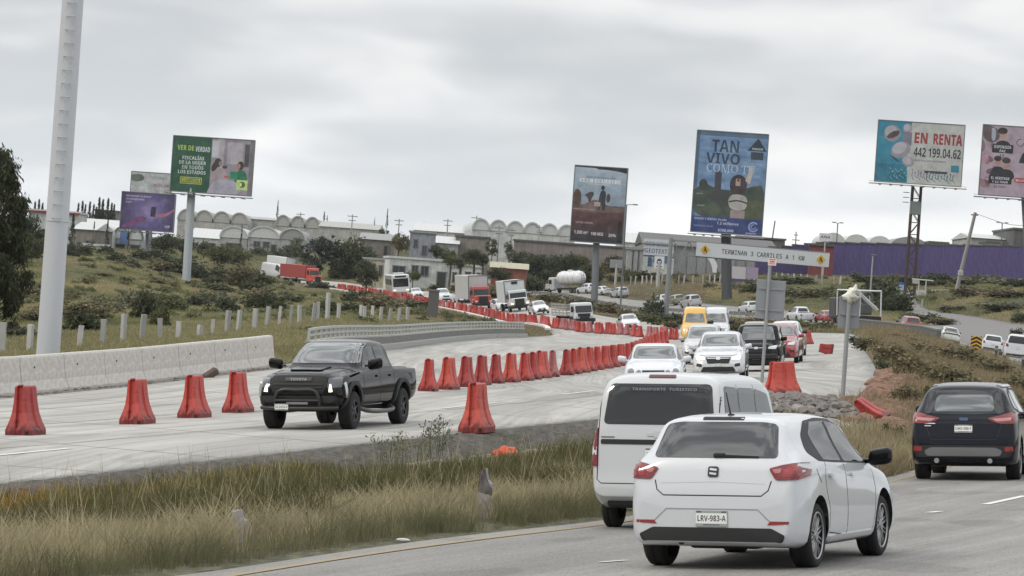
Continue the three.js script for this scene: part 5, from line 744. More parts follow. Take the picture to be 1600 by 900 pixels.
const BGEO = barrierGeo(0.105, 0.42), BGEO2 = barrierGeo(0.1, 0.42);
const ROWNEAR = 'red plastic barriers of the near row', ROWFAR = 'red plastic barriers packed along the far traffic lanes';
const barrierProto = {};
function barrier(m, detail, label, group) {
  const k = m + (detail ? 'd' : 's');
  if (!barrierProto[k]) { const t = thing('traffic_barrier', label, 'barrier', group); part(t, 'body', detail ? BGEO : BGEO2, REDS[m]); if (detail) { for (const z of [-0.425, 0.425]) part(t, 'drain_hole', bx(0.07, 0.07, 0.012, 0.19, 0.055, z), BLACK); part(t, 'fill_cap', new THREE.CylinderGeometry(0.05, 0.055, 0.03, 12).translate(0, 0.965, 0.25), REDS[1]); } return barrierProto[k] = t; }
  return copyOf(barrierProto[k], 'traffic_barrier', label, group);
}
const PIXZ = (py) => 13054 / (py - 483);
const ord = ['leftmost red barrier, at the edge of the photo', 'red barrier second from the left, before the pale wall', 'red barrier third from the left, beside the pale wall', 'red barrier just left of the black pickup'];
[[40, 680, 66, 12], [215, 662, 72.5, 13], [304, 653, 76.8, 14], [372, 645, 80.6, 14]].forEach(([x, y, z, h], i) => stand(barrier(i === 0 ? 1 : 0, true, ord[i], 'red plastic barriers left of the pickup'), gpx(x, y, z), h + 2));
stand(barrier(2, true, 'single red barrier on the near concrete edge, in front of the rest', 'red plastic barriers left of the pickup'), gpx(745, 675, 68), 15).scale.set(1.02, 1.02, 1.1);
const nearPix = [[669, 612], [700, 609], [728, 605], [752, 602], [774, 599], [798, 597], [820, 594.5], [833, 592.5], [846, 590.5], [863, 588.5], [885, 586], [897, 584], [909, 582], [921, 580], [933, 578], [946, 576], [958, 574], [970, 572], [981, 570], [990, 567], [997, 563], [1003, 559], [1008, 555], [1013, 551], [1018, 548], [1023, 545], [1028, 543], [1034, 540], [1040, 537.5]];
nearPix.forEach(([x, y], i) => { const b = barrier(i === 9 ? 3 : pick([0, 0, 1, 2]), i < 14, i === 0 ? 'red barrier just right of the black pickup, first of the near row' : i === 9 ? 'faded pinkish barrier in the near row of red ones' : nth(i + 1) + ' red barrier of the near row, counted from the black pickup', i === 0 || i === 9 ? undefined : ROWNEAR); stand(b, gpx(x, y, PIXZ(y)), 11 + rr(-8, 8)); });
{ // the far row
  const row = poly([[13.3, 275], [13.1, 280], [10.9, 290], [8.0, 305], [4.3, 330], [0.2, 360], [-4, 390], [-7.3, 410], [-11.5, 440], [-17, 480], [-23.8, 530], [-28.3, 560]]);
  let last = null; for (let t = 0; t <= row.n; t += 0.004) { const p = row.at(t); if (last && Math.hypot(p[0] - last[0], p[1] - last[1]) < 1.9) continue; const q = row.at(Math.min(row.n, t + 0.05)); const h = Math.atan2(q[0] - p[0], q[1] - p[1]) * 180 / Math.PI; last = p; stand(barrier(pick([0, 0, 1, 2, 3]), false, 'red plastic barrier in the long row beside the oncoming traffic', ROWFAR), G(p[0] + rr(-0.25, 0.25), p[1]), h + rr(-22, 22)).scale.setScalar(rr(0.95, 1.08)); }
}
stand(barrier(2, true, 'large bright red barrier standing lengthwise beside the grey post', undefined), gpx(1222, 616, 97), 62).scale.set(1.1, 0.98, 1.15);
stand(barrier(0, false, 'red barrier on the concrete right of the white pickup', undefined), gpx(1262, 534, 235), 40); 
{ const b = stand(barrier(1, false, 'red barrier lying on its side on the pale concrete', undefined), gpx(1299, 553, 175), 70); b.rotateX(1.35); b.position.y += 0.2; b.scale.setScalar(0.72); }
{ const b = stand(barrier(1, true, 'crushed red barrier lying on the rubble below the dirt mound', undefined), gpx(1380, 655, 78), 40); b.rotateZ(1.0); b.rotateX(0.35); b.position.y += 0.05; b.scale.set(0.75, 0.8, 0.6); }
{ const b = solo('barrier_fragment', rbx(0.7, 0.22, 0.3, 0.06), REDS[0], 'flat red piece broken off the crushed barrier', 'barrier'); stand(b, gpx(1341, 648, 82), 60); b.position.y -= 0.1; b.rotateZ(0.3); }
{ const g = new THREE.IcosahedronGeometry(0.3, 2), p = g.attributes.position; for (let i = 0; i < p.count; i++) { const k = 1 + 0.5 * n3(p.getX(i) * 4, p.getY(i) * 4, p.getZ(i) * 4); p.setXYZ(i, p.getX(i) * k * 1.15, p.getY(i) * k * 0.75, p.getZ(i) * k); } g.computeVertexNormals(); const b = solo('plastic_sheet', g, mat(0.55, 0.09, 0.035, 0.6), 'crumpled orange plastic caught in the weeds before the near red barrier', 'litter'); const bp = hit(796, 722, 36, 72); stand(b, bp, 0); b.position.y = bp.y + 0.1; b.scale.setScalar(0.75); }

// ---------------------------------------------------------------- pale concrete wall of barrier blocks on the left
{
  const CJ = dataTex(256, 256, (u, v) => { const s = 0.735 + fbm2(u * 3, v * 3, 4) * 0.07 + n2(u * 18, v * 1.5) * 0.025 + (rnd() - 0.5) * 0.03; return [s, s * 0.975, s * 0.945]; });
  const cm = new THREE.MeshStandardMaterial({ map: CJ, roughness: 0.85 });
  const sh = new THREE.Shape([[-0.32, 0], [0.32, 0], [0.32, 0.09], [0.19, 0.36], [0.10, 1.02], [0.07, 1.06], [-0.07, 1.06], [-0.10, 1.02], [-0.19, 0.36], [-0.32, 0.09]].map((p) => new THREE.Vector2(...p)));
  const len = 3.25, g = new THREE.ExtrudeGeometry(sh, { depth: len - 0.06, bevelEnabled: true, bevelSize: 0.015, bevelThickness: 0.015, bevelSegments: 1 }); g.translate(0, 0, -len / 2);
  let t = 1.5, first = true, n = 0; const pts = []; let d = 1e9;
  for (t = 2.2; t < 6.05; t += 0.002) { const p = CON_L.at(t); if (!pts.length || Math.hypot(p[0] - pts[pts.length - 1][0], p[1] - pts[pts.length - 1][1]) >= len) pts.push(p); }
  let seen = 0; let proto; for (let i = 0; i < pts.length - 1; i++) {
    const a = G(...pts[i]), b = G(...pts[i + 1]); let o; if (toPx(V((a.x + b.x) / 2 - 0.35, a.y, (a.z + b.z) / 2))[0] < -90) continue;
    if (!proto) { o = proto = thing('concrete_barrier', 'pale concrete barrier block in the wall along the left road edge', 'barrier', 'pale concrete barrier blocks along the left road edge'); part(o, 'block', g, cm); part(o, 'lifting_hole', new THREE.CylinderGeometry(0.06, 0.06, 0.02, 12).rotateZ(Math.PI / 2).translate(0.147, 0.72, 0.6), mat(0.06, 0.055, 0.05, 0.9)); }
    else o = copyOf(proto, 'concrete_barrier'); o.userData.label = nth(++seen) + ' pale concrete block from the left in the wall along the road edge';
    const h = Math.atan2(b.x - a.x, -(b.z - a.z)); stand(o, V((a.x + b.x) / 2 - 0.35, 0, (a.z + b.z) / 2), h * 180 / Math.PI, true); o.rotateX(Math.atan2(b.y - a.y, Math.hypot(b.x - a.x, b.z - a.z))); o.position.y += 0.01;
  }
  // dirt and stones at its foot
  const st = []; for (let k = 0; k < 240; k++) { const p = CON_L.at(rr(2.5, 6.0)), s = rr(0.03, 0.1), q = new THREE.IcosahedronGeometry(s, 0); q.scale(1, 0.6, 1); const w = G(p[0] + rr(0.15, 0.75), p[1], s * 0.2); q.translate(w.x, w.y, w.z); st.push(q); }
  solo('rubble', merge(st), mat(0.13, 0.11, 0.095, 0.95), 'small stones and dirt along the foot of the pale wall', null, null).userData.kind = 'stuff';
  const dl = []; for (let k = 2.5; k <= 6; k += 0.25) { const p = CON_L.at(k); dl.push([p[0] + 0.42, p[1]]); } struct('dirt_strip', lineStrip(dl, 0.7, 0.02), mat(0.17, 0.15, 0.135, 0.95), 'dirt washed against the pale wall');
}
{ // ---- bridge railing
  const o = thing('bridge_railing', 'pale curved bridge railing with concrete curb left of the far concrete lanes', 'railing'), cw = mat(0.34, 0.34, 0.325, 0.8), gal = mat(0.36, 0.38, 0.39, 0.5);
  const pts = []; for (let t = 6.9; t <= 11.02; t += 0.01) { const p = CON_L.at(t); if (!pts.length || Math.hypot(p[0] - pts[pts.length - 1][0], p[1] - pts[pts.length - 1][1]) >= 1.9) pts.push(p); }
  const P = pts.map((p) => G(p[0] - 0.25, p[1]));
  const run = (w, h, y, dx = 0) => { const l = []; for (let i = 0; i < P.length - 1; i++) { const a = P[i].clone(), b = P[i + 1].clone(); a.y += y; b.y += y; a.x += dx; b.x += dx; l.push(bar(a, b, w, h)); } return merge(l); };
  part(o, 'curb', run(0.5, 0.45, 0.03, 0.12), cw); part(o, 'parapet', run(0.2, 0.36, 0.42), mat(0.2, 0.2, 0.195, 0.85)); part(o, 'coping', run(0.26, 0.07, 0.62), cw);
  part(o, 'rail', run(0.07, 0.07, 0.86), gal); part(o, 'rail', run(0.09, 0.09, 1.08), gal);
  const pg = bx(0.1, 0.46, 0.12, 0, 0.86, 0), rg = bx(0.06, 0.33, 0.22, 0.13, 0.42, 0); for (const p of P) { const a = part(o, 'post', pg, gal); a.position.copy(p); const b = part(o, 'rib', rg, cw); b.position.copy(p); }
  for (let i = 0; i < P.length - 1; i++) { const b = part(o, 'rib', rg, cw); b.position.copy(P[i]).lerp(P[i + 1], 0.5); }
}
{ // ---- the long wall under the far lanes
  const o = thing('retaining_wall', 'long grey wall with a white edge carrying the far concrete lanes', 'wall'), f = [], c = [];
  const pts = []; for (let t = 13.7; t <= 18.2; t += 0.12) pts.push(G(...CON_L.at(t)));
  for (let i = 0; i < pts.length - 1; i++) { const a = pts[i].clone(), b = pts[i + 1].clone(); a.y -= 1.35; b.y -= 1.35; a.x -= 0.2; b.x -= 0.2; f.push(bar(a, b, 0.4, 2.9)); a.y += 1.5; b.y += 1.5; c.push(bar(a, b, 0.5, 0.22)); }
  part(o, 'wall_face', merge(f), mat(0.2, 0.21, 0.215, 0.85)); part(o, 'white_edge', merge(c), mat(0.6, 0.6, 0.58, 0.7));
  const p = thing('concrete_pillar', 'dark square concrete pillar in the grass before the long grey wall', 'pillar'); part(p, 'shaft', bx(0.85, 2.4, 0.85, 0, 1.1, 0), mat(0.1, 0.1, 0.1, 0.9)); part(p, 'cap', bx(0.95, 0.15, 0.95, 0, 2.36, 0), mat(0.14, 0.14, 0.14, 0.9)); stand(p, gpx(675, 503, 285), 0, true);
}
{ // ---- guardrail on the far bend, dark wall, chevron
  const o = thing('guardrail', 'steel guardrail on short posts along the far bend of the asphalt road', 'guardrail'), gal = mat(0.16, 0.165, 0.17, 0.6, { metalness: 0.3 });
  const pts = []; for (let t = 13.3; t <= 17.2; t += 0.01) { const p = ASP_L.at(t); if (!pts.length || Math.hypot(p[0] - pts[pts.length - 1][0], p[1] - pts[pts.length - 1][1]) >= 3.0) pts.push(p); }
  const P = pts.map((p) => G(p[0] - 0.9, p[1] - 0.5)), l = [];
  for (let i = 0; i < P.length - 1; i++) for (const y of [0.52, 0.66, 0.8]) { const a = P[i].clone(), b = P[i + 1].clone(); a.y += y; b.y += y; l.push(bar(a, b, y === 0.66 ? 0.05 : 0.09, 0.13)); }
  part(o, 'beam', merge(l), gal); const pg = bx(0.16, 1.15, 0.16, 0, 0.35, 0), pm = mat(0.4, 0.4, 0.39, 0.7); for (const p of P) { const a = part(o, 'post', pg, pm); a.position.copy(p); }
  const w = thing('roadside_wall', 'low dark concrete wall on the inside of the bend, beyond the dry mound', 'wall'), wl = [], wc = []; const Q = []; for (let t = 9.9; t <= 12.3; t += 0.1) { const p = ASP_L.at(t); Q.push(G(p[0] - 0.7, p[1])); }
  for (let i = 0; i < Q.length - 1; i++) { const a = Q[i].clone(), b = Q[i + 1].clone(); a.y += 0.2; b.y += 0.2; wl.push(bar(a, b, 0.35, 1.6)); a.y += 0.85; b.y += 0.85; wc.push(bar(a, b, 0.45, 0.12)); }
  part(w, 'wall_face', merge(wl), mat(0.1, 0.105, 0.11, 0.85)); part(w, 'coping', merge(wc), mat(0.2, 0.2, 0.2, 0.85));
  const c = thing('chevron_marker', 'black and yellow striped hazard marker at the end of the dark roadside wall', 'sign'); const t = canvasTex(64, 96, (x, W, Hh) => { x.fillStyle = '#c79a1c'; x.fillRect(0, 0, W, Hh); x.strokeStyle = '#141414'; x.lineWidth = 13; for (let k = -2; k < 6; k++) { x.beginPath(); x.moveTo(-5, k * 26 + 30); x.lineTo(W / 2, k * 26 + 8); x.lineTo(W + 5, k * 26 + 30); x.stroke(); } });
  part(c, 'panel', bx(0.75, 0.95, 0.06, 0, 0.8, 0), new THREE.MeshStandardMaterial({ map: t, roughness: 0.5 })); part(c, 'post', bx(0.1, 0.9, 0.08, 0, 0.3, -0.08), GREYTRIM); stand(c, gpx(1524, 556, 232), 10, true);
  for (const [x, y, z, lb] of [[1555, 575, 190, 'short dark post right of the striped hazard marker'], [1597, 590, 165, 'short dark post at the right edge of the photo']]) { const d = thing('marker_post', lb, 'post'); part(d, 'shaft', rbx(0.16, 1.05, 0.16, 0.03, 0, 0.5, 0), mat(0.06, 0.06, 0.06, 0.8)); part(d, 'band', bx(0.17, 0.14, 0.17, 0, 0.85, 0), mat(0.25, 0.25, 0.24, 0.7)); stand(d, gpx(x, y, z), 5, true); }
}
// ---------------------------------------------------------------- fence posts
const postMat = [mat(0.36, 0.36, 0.35, 0.9), mat(0.3, 0.3, 0.29, 0.9), mat(0.42, 0.42, 0.41, 0.9)];
function postGeo(h, r) { const g = new THREE.BoxGeometry(0.21 * r, h, 0.21 * r, 2, 6, 2), p = g.attributes.position; for (let i = 0; i < p.count; i++) { p.setX(i, p.getX(i) + 0.03 * n3(p.getX(i) * 3, p.getY(i) * 2, r)); p.setZ(i, p.getZ(i) + 0.03 * n3(p.getZ(i) * 3, p.getY(i) * 2, r + 5)); } g.computeVertexNormals(); g.translate(0, h / 2 - 0.25, 0); return g; }
const FL = 'grey concrete fence posts behind the pale wall', FR = 'pale fence posts on the grassy slope before the warehouses';
const PG = [postGeo(2.0, 1), postGeo(2.0, 0.9), postGeo(2.0, 1.1)];
let postProto;
function fencePost(px, py0, py1, Z, group, label) {
  const h = (py1 - py0) / FOCAL * Z + 0.25; let o;
  if (!postProto) { o = postProto = solo('fence_post', PG[0], postMat[0], label, 'post', group); } else { o = copyOf(postProto, 'fence_post', label, group); o.geometry = pick(PG); o.material = pick(postMat); }
  stand(o, gpx(px, py1, Z), rr(0, 90), true); o.rotateZ(rr(-0.05, 0.05)); o.rotateX(rr(-0.06, 0.06)); o.scale.set(1, h / 2.0, 1); return o;
}
let fpN = 0, fqN = 0, frN = 0; for (const [x, a, b, z] of [[3, 508, 556, 128], [45, 513, 554, 131], [123, 517, 551, 136], [159, 507, 546, 140], [191, 499, 543, 144], [221, 499, 540, 148], [249, 504, 537, 152], [277, 508, 535, 156], [311, 513, 530, 165], [331, 503, 528, 170], [354, 487, 524, 178], [371, 485, 520, 184], [397, 483, 516, 194], [416, 480, 512, 205], [435, 481, 512, 208], [452, 481, 512, 211], [467, 481, 511, 214], [488, 477, 509, 220], [496, 473, 504, 226], [511, 457, 502, 230], [528, 475, 501, 233], [562, 478, 503, 238], [569, 481, 503, 240], [580, 482, 506, 242], [594, 484, 507, 244], [608, 485, 507, 246], [622, 486, 508, 250], [636, 484, 506, 256]]) fencePost(x, a, b, z, FL, nth(++fpN) + ' grey concrete fence post from the left behind the pale wall');
for (const x of [962, 972, 985, 992, 1003, 1010, 1017, 1025, 1034, 1060, 1068, 1082, 1098, 1108, 1116, 1124, 1133, 1142, 1151, 1160, 1169, 1178, 1212, 1221, 1230, 1240, 1250, 1260, 1274, 1284, 1302, 1312]) { const z = lerp(575, 530, (x - 962) / 350); fencePost(x, 433 + (x - 962) * 0.013, 447 + (x - 962) * 0.013, z, FR, nth(++fqN) + ' pale fence post from the left on the slope before the warehouses'); }
for (const [x, y] of [[1394, 468], [1405, 473], [1416, 478], [1428, 483], [1439, 489]]) fencePost(x, y, y + 13, 440, 'pale fence posts beside the side road', nth(++frN) + ' pale fence post from the left, on the slope left of the side road');
const MARKS = [];
[['broken grey marker post with a rusty top, in the weeds left of the white minivan', 758, 742, 812, 47.5, 0.17], ['short broken grey marker post in the straw coloured grass', 376, 808, 854, 38.8, 0.17]].forEach(([lb, x, a, b, z, w], i) => {
  const h = (b - a) / FOCAL * z + 0.08, sh = new THREE.Shape([[-w / 2, -0.25], [w / 2, -0.25], [w / 2 + 0.01, h * 0.6], [w * 0.42, h * 0.72], [w * 0.1, h * 0.78], [-w * 0.1, h], [-w * 0.45, h * 0.95]].map((p) => new THREE.Vector2(...p))), g = new THREE.ExtrudeGeometry(sh, { depth: w * 0.7, bevelEnabled: true, bevelSize: 0.015, bevelThickness: 0.015, bevelSegments: 1 });
  const o = thing('marker_post', lb, 'post'); part(o, 'shaft', g, mat(0.30, 0.30, 0.31, 0.85)); if (!i) { const r = part(o, 'rusty_top', new THREE.ExtrudeGeometry(new THREE.Shape([[-w / 2 - 0.01, h * 0.55], [w / 2 + 0.02, h * 0.5], [w / 2 + 0.02, h * 0.62], [w * 0.1, h * 0.82], [-w * 0.1, h + 0.01], [-w / 2 - 0.01, h * 0.97]].map((p) => new THREE.Vector2(...p))), { depth: w * 0.7 + 0.03, bevelEnabled: false }).translate(0, 0, -0.015), mat(0.13, 0.085, 0.06, 0.9)); }
  const p = hit(x, b, 30, 70), k = -p.z / z; stand(o, p, 8, true); o.position.y = p.y; o.scale.setScalar(k); MARKS.push([p.x, -p.z]); o.rotateZ(-0.03);
});

// ---------------------------------------------------------------- signs on posts
const GALV = mat(0.30, 0.31, 0.32, 0.5, { metalness: 0.5 }), SIGNBACK = mat(0.26, 0.275, 0.29, 0.45, { metalness: 0.35 });
function upFrom(base, h, r, r2 = r) { return rod(V(0, -0.3, 0), V(0, h, 0), r, r2, 12); }
{
  const o = thing('road_sign', 'back of a large grey road sign with a small pink sign on top', 'sign'); stand(o, gpx(1190, 602, 112), 0, true);
  part(o, 'post', upFrom(0, 4.1, 0.055), GALV); part(o, 'sign_plate', rbx(0.95, 1.28, 0.03, 0.012, 0.1, 2.74, -0.09), SIGNBACK); part(o, 'bracket', merge([bx(0.8, 0.05, 0.05, 0.1, 3.1, -0.05), bx(0.8, 0.05, 0.05, 0.1, 2.4, -0.05)]), GALV);
  const t = canvasTex(96, 96, (c) => { c.fillStyle = '#d9c9c6'; c.fillRect(0, 0, 96, 96); c.fillStyle = '#b0445a'; c.fillRect(10, 14, 76, 12); c.fillRect(20, 38, 56, 20); c.fillRect(10, 70, 76, 10); });
  part(o, 'small_sign', bx(0.27, 0.24, 0.02, 0.06, 3.98, 0.07), new THREE.MeshStandardMaterial({ map: t, roughness: 0.5 }));
}
{
  const o = thing('road_sign', 'back of a narrow grey sign with a white bag pulled over its top', 'sign'); stand(o, gpx(1316, 628, 92), 0, true);
  part(o, 'post', upFrom(0, 2.75, 0.06), GALV); part(o, 'sign_plate', rbx(0.56, 0.86, 0.03, 0.012, 0.02, 2.35, -0.09), SIGNBACK); part(o, 'bracket', bx(0.45, 0.05, 0.05, 0.02, 2.3, -0.05), GALV);
  const g = new THREE.SphereGeometry(0.22, 20, 14), p = g.attributes.position; for (let i = 0; i < p.count; i++) { const y = p.getY(i), k = 1 + 0.3 * n3(p.getX(i) * 7, y * 7, p.getZ(i) * 7); p.setXYZ(i, p.getX(i) * k * (y < 0 ? 1.05 : 0.6) + Math.max(0, y) * 0.55, y * k, p.getZ(i) * k * 0.7); } g.computeVertexNormals(); g.translate(0.02, 2.85, 0.0);
  part(o, 'white_bag', g, mat(0.66, 0.65, 0.57, 0.7));
}
{ // gantry over the far lanes
  const Z = 430, o = thing('sign_gantry', 'white overhead road sign with two yellow warning diamonds on a steel truss', 'sign'), base = gpx(1041, 482, Z), top = at(1049, 374, Z), h = top.y - base.y;
  o.position.copy(base); const c0 = at(1092, 389, Z), c1 = at(1300, 407, 436), yaw = Math.atan2(-(c1.z - c0.z), c1.x - c0.x); o.rotation.y = yaw;
  const L = c1.distanceTo(c0), x0 = c0.clone().sub(base).applyAxisAngle(V(0, 1, 0), -yaw), x1 = c1.clone().sub(base).applyAxisAngle(V(0, 1, 0), -yaw), slope = Math.atan2(x1.y - x0.y, x1.x - x0.x);
  part(o, 'post', rod(V(0, -0.5, 0), V(0, h + 0.2, 0), 0.33, 0.27, 12), mat(0.2, 0.21, 0.22, 0.6));
  const tr = [], y1 = h - 0.1, y0 = h - 1.9; for (const y of [y1, y0]) tr.push(bar(V(0, y, 0), V(x1.x - 0.4, y + (x1.y - x0.y) * 0.3, 0), 0.18, 0.18)); for (let k = 0; k < 9; k++) { const a = k * 2.2 + 0.3; if (a + 1.1 < x1.x) { tr.push(bar(V(a, y1, 0), V(a + 1.1, y0, 0), 0.11, 0.11), bar(V(a + 1.1, y0, 0), V(a + 2.2, y1, 0), 0.11, 0.11)); } }
  part(o, 'truss', merge(tr), mat(0.2, 0.21, 0.22, 0.6));
  const tx = canvasTex(1024, 104, (c, w, hh) => { c.fillStyle = '#c6c9cb'; c.fillRect(0, 0, w, hh); c.fillStyle = '#1f2326'; c.font = 'bold 48px monospace'; c.textAlign = 'center'; c.textBaseline = 'middle'; c.fillText('TERMINAN 3 CARRILES A 1 KM', w * 0.5, hh / 2 + 2, 640); });
  const m = V().addVectors(x0, x1).multiplyScalar(0.5), b = part(o, 'sign_board', new THREE.BoxGeometry(L, 1.75, 0.12), [SIGNBACK, SIGNBACK, SIGNBACK, SIGNBACK, new THREE.MeshStandardMaterial({ map: tx, roughness: 0.5 }), SIGNBACK]); b.position.set(m.x, m.y, 0.28); b.rotation.z = slope;
  for (const k of [-0.435, 0.435]) { const d = part(b, 'warning_sign', bx(0.9, 0.9, 0.05, 0, 0, 0).rotateZ(Math.PI / 4).translate(L * k, 0, 0.1), mat(0.62, 0.38, 0.03, 0.5)); }
  for (const k of [-0.435, 0.435]) part(b, 'warning_symbol', merge([bar(V(L * k - 0.15, -0.35, 0.135), V(L * k - 0.15, 0.3, 0.135), 0.02, 0.13), bar(V(L * k + 0.22, -0.35, 0.135), V(L * k - 0.05, 0.32, 0.135), 0.02, 0.13), bx(0.4, 0.1, 0.02, L * k, -0.05, 0.135)].map((g) => g)), BLACK);
}
// a plain sign or panel on one or two posts
function postSign(name, label, cat, px, py, Z, w, h, y, material, o = {}) {
  const s = thing(name, label, cat, o.group); stand(s, gpx(px, py, Z), o.yaw ?? 0, true);
  if (o.two) for (const sx of [-0.4, 0.4]) part(s, 'post', rod(V(sx * w, -0.3, 0), V(sx * w, y, 0), o.r ?? 0.07), o.pm ?? GALV); else part(s, 'post', rod(V(0, -0.3, 0), V(0, y, 0), o.r ?? 0.1), o.pm ?? mat(0.36, 0.36, 0.35, 0.8));
  part(s, 'sign_plate', bx(w, h, 0.08, 0, y, 0.12), material); return s;
}
const signTex = (f, w = 128, h = 128) => new THREE.MeshStandardMaterial({ map: canvasTex(w, h, f), roughness: 0.6 });
postSign('information_sign', 'white sign with a dark emblem on a pale post, left of the gantry', 'sign', 1027, 453, 560, 1.6, 2.0, 3.9, signTex((c, w, h) => { c.fillStyle = '#c9ccd0'; c.fillRect(0, 0, w, h); c.fillStyle = '#33415c'; c.beginPath(); c.arc(64, 60, 34, 0, 7); c.fill(); c.fillStyle = '#c9ccd0'; c.fillRect(40, 52, 48, 10); c.fillStyle = '#33415c'; c.fillRect(24, 104, 80, 10); }), { r: 0.3 });
postSign('road_sign', 'back of a pale sign on a post, near the mud brown shed', 'sign', 961, 448, 575, 2.3, 1.4, 3.8, SIGNBACK, { r: 0.2 });
{ // white flag shaped like a sail
  const s = thing('sail_flag', 'white sail shaped flag on a bent pole before the grey warehouse', 'flag'); stand(s, gpx(1119, 441, 560), 0, true);
  const sh = new THREE.Shape(); sh.moveTo(0, 1.6); sh.quadraticCurveTo(0.4, 4.3, -2.6, 4.5); sh.quadraticCurveTo(-0.9, 3.7, -0.7, 1.6); part(s, 'flag', new THREE.ExtrudeGeometry(sh, { depth: 0.06, bevelEnabled: false }), mat(0.6, 0.6, 0.62, 0.7)); part(s, 'pole', rod(V(0, -0.2, 0), V(0.02, 2.4, 0), 0.09), GREYTRIM);
}
// ---------------------------------------------------------------- billboards
const adTex = (w, h, f) => canvasTex(w, h, (c, W, Hh) => { f(c, W, Hh); const q = seeded(w * 7 + h); for (let i = 0; i < 500; i++) { c.fillStyle = q() < 0.5 ? 'rgba(20,20,28,0.035)' : 'rgba(235,235,230,0.03)'; c.beginPath(); c.ellipse(q() * W, q() * Hh, 8 + q() * W * 0.09, 6 + q() * Hh * 0.06, q() * 3, 0, 7); c.fill(); } for (let i = 0; i < 5; i++) { c.fillStyle = 'rgba(30,30,35,0.07)'; c.fillRect(W * (i + 0.5 + q() * 0.3) / 5, 0, 3, Hh); } });
const STEEL = mat(0.13, 0.14, 0.15, 0.6), GREYPOLE = mat(0.35, 0.38, 0.41, 0.55), BOARDEDGE = mat(0.16, 0.17, 0.17, 0.7);
function billboard(o) { // c: centre [px, py], Z, size [w, h] metres, yaw, tex
  const p = at(o.c[0], o.c[1], o.Z), g = thing('billboard', o.label, 'billboard'), base = o.base ? gpx(o.base[0], o.base[1], o.Z + (o.dz ?? 0)) : V(p.x, H(p.x, p.z), p.z);
  g.position.copy(base); const rel = p.clone().sub(base), [w, h] = o.size, yaw = THREE.MathUtils.degToRad(o.yaw ?? 0), q = new THREE.Quaternion().setFromAxisAngle(V(0, 1, 0), yaw), d = o.depth ?? 0.5;
  const b = part(g, 'board', new THREE.BoxGeometry(w, h, d), [BOARDEDGE, BOARDEDGE, BOARDEDGE, BOARDEDGE, new THREE.MeshStandardMaterial({ map: o.tex, roughness: 0.55 }), BOARDEDGE]); b.position.copy(rel); b.quaternion.copy(q);
  part(b, 'frame', merge([bx(w + 0.12, 0.12, d + 0.1, 0, h / 2 + 0.03, 0), bx(w + 0.12, 0.14, d + 0.1, 0, -h / 2 - 0.03, 0), bx(0.12, h, d + 0.1, w / 2 + 0.03, 0, 0), bx(0.12, h, d + 0.1, -w / 2 - 0.03, 0, 0)]), o.frame ?? BOARDEDGE);
  if (o.walk !== false) { const wk = part(b, 'walkway', merge([bx(w + (o.over ?? 0.8), 0.12, 1.0, 0, -h / 2 - 0.35, d / 2 + 0.5), bx(w + (o.over ?? 0.8), 0.05, 0.05, 0, -h / 2 - 0.05, d / 2 + 0.98)]), o.walkm ?? STEEL); for (let k = 0; k < 8; k++) part(wk, 'lamp_arm', merge([bx(0.1, 0.1, 1.7, -w / 2 + w * (k + 0.5) / 8, -h / 2 - 0.5, d / 2 + 0.8), bx(0.4, 0.2, 0.25, -w / 2 + w * (k + 0.5) / 8, -h / 2 - 0.45, d / 2 + 1.6)]), STEEL); }
  part(b, 'back_frame', merge([bx(w * 0.9, 0.3, 0.3, 0, h * 0.25, -d / 2 - 0.15), bx(w * 0.9, 0.3, 0.3, 0, -h * 0.25, -d / 2 - 0.15), ...[-0.4, 0, 0.4].map((k) => bx(0.2, h * 0.95, 0.2, k * w, 0, -d / 2 - 0.35))]), STEEL);
  if (o.post !== false) { const t = o.postTop ?? 0; const pr = V(t, rel.y - h / 2 + (o.into ?? 1), 0).applyQuaternion(q); part(g, 'pole', rod(V(0, -1, 0), V(rel.x + pr.x * 0 + (o.px ?? 0), rel.y - h / 2 + 0.6, rel.z - d / 2 - 0.5), o.r ?? 0.55, (o.r ?? 0.55) * 0.94, 20), o.pm ?? GREYPOLE); }
  return g;
}
const T = (c, s, x, y, font, col, w, align = 'left') => { c.font = font; c.fillStyle = col; c.textAlign = align; c.textBaseline = 'alphabetic'; c.fillText(s, x, y, w); };
function blob(c, pts, col) { c.fillStyle = col; c.beginPath(); c.moveTo(...pts[0]); for (let i = 1; i < pts.length; i++) { const a = pts[i], b = pts[(i + 1) % pts.length]; c.quadraticCurveTo(a[0], a[1], (a[0] + b[0]) / 2, (a[1] + b[1]) / 2); } c.closePath(); c.fill(); }
const ell = (c, x, y, a, b, col, r = 0) => { c.fillStyle = col; c.beginPath(); c.ellipse(x, y, a, b, r, 0, 7); c.fill(); };
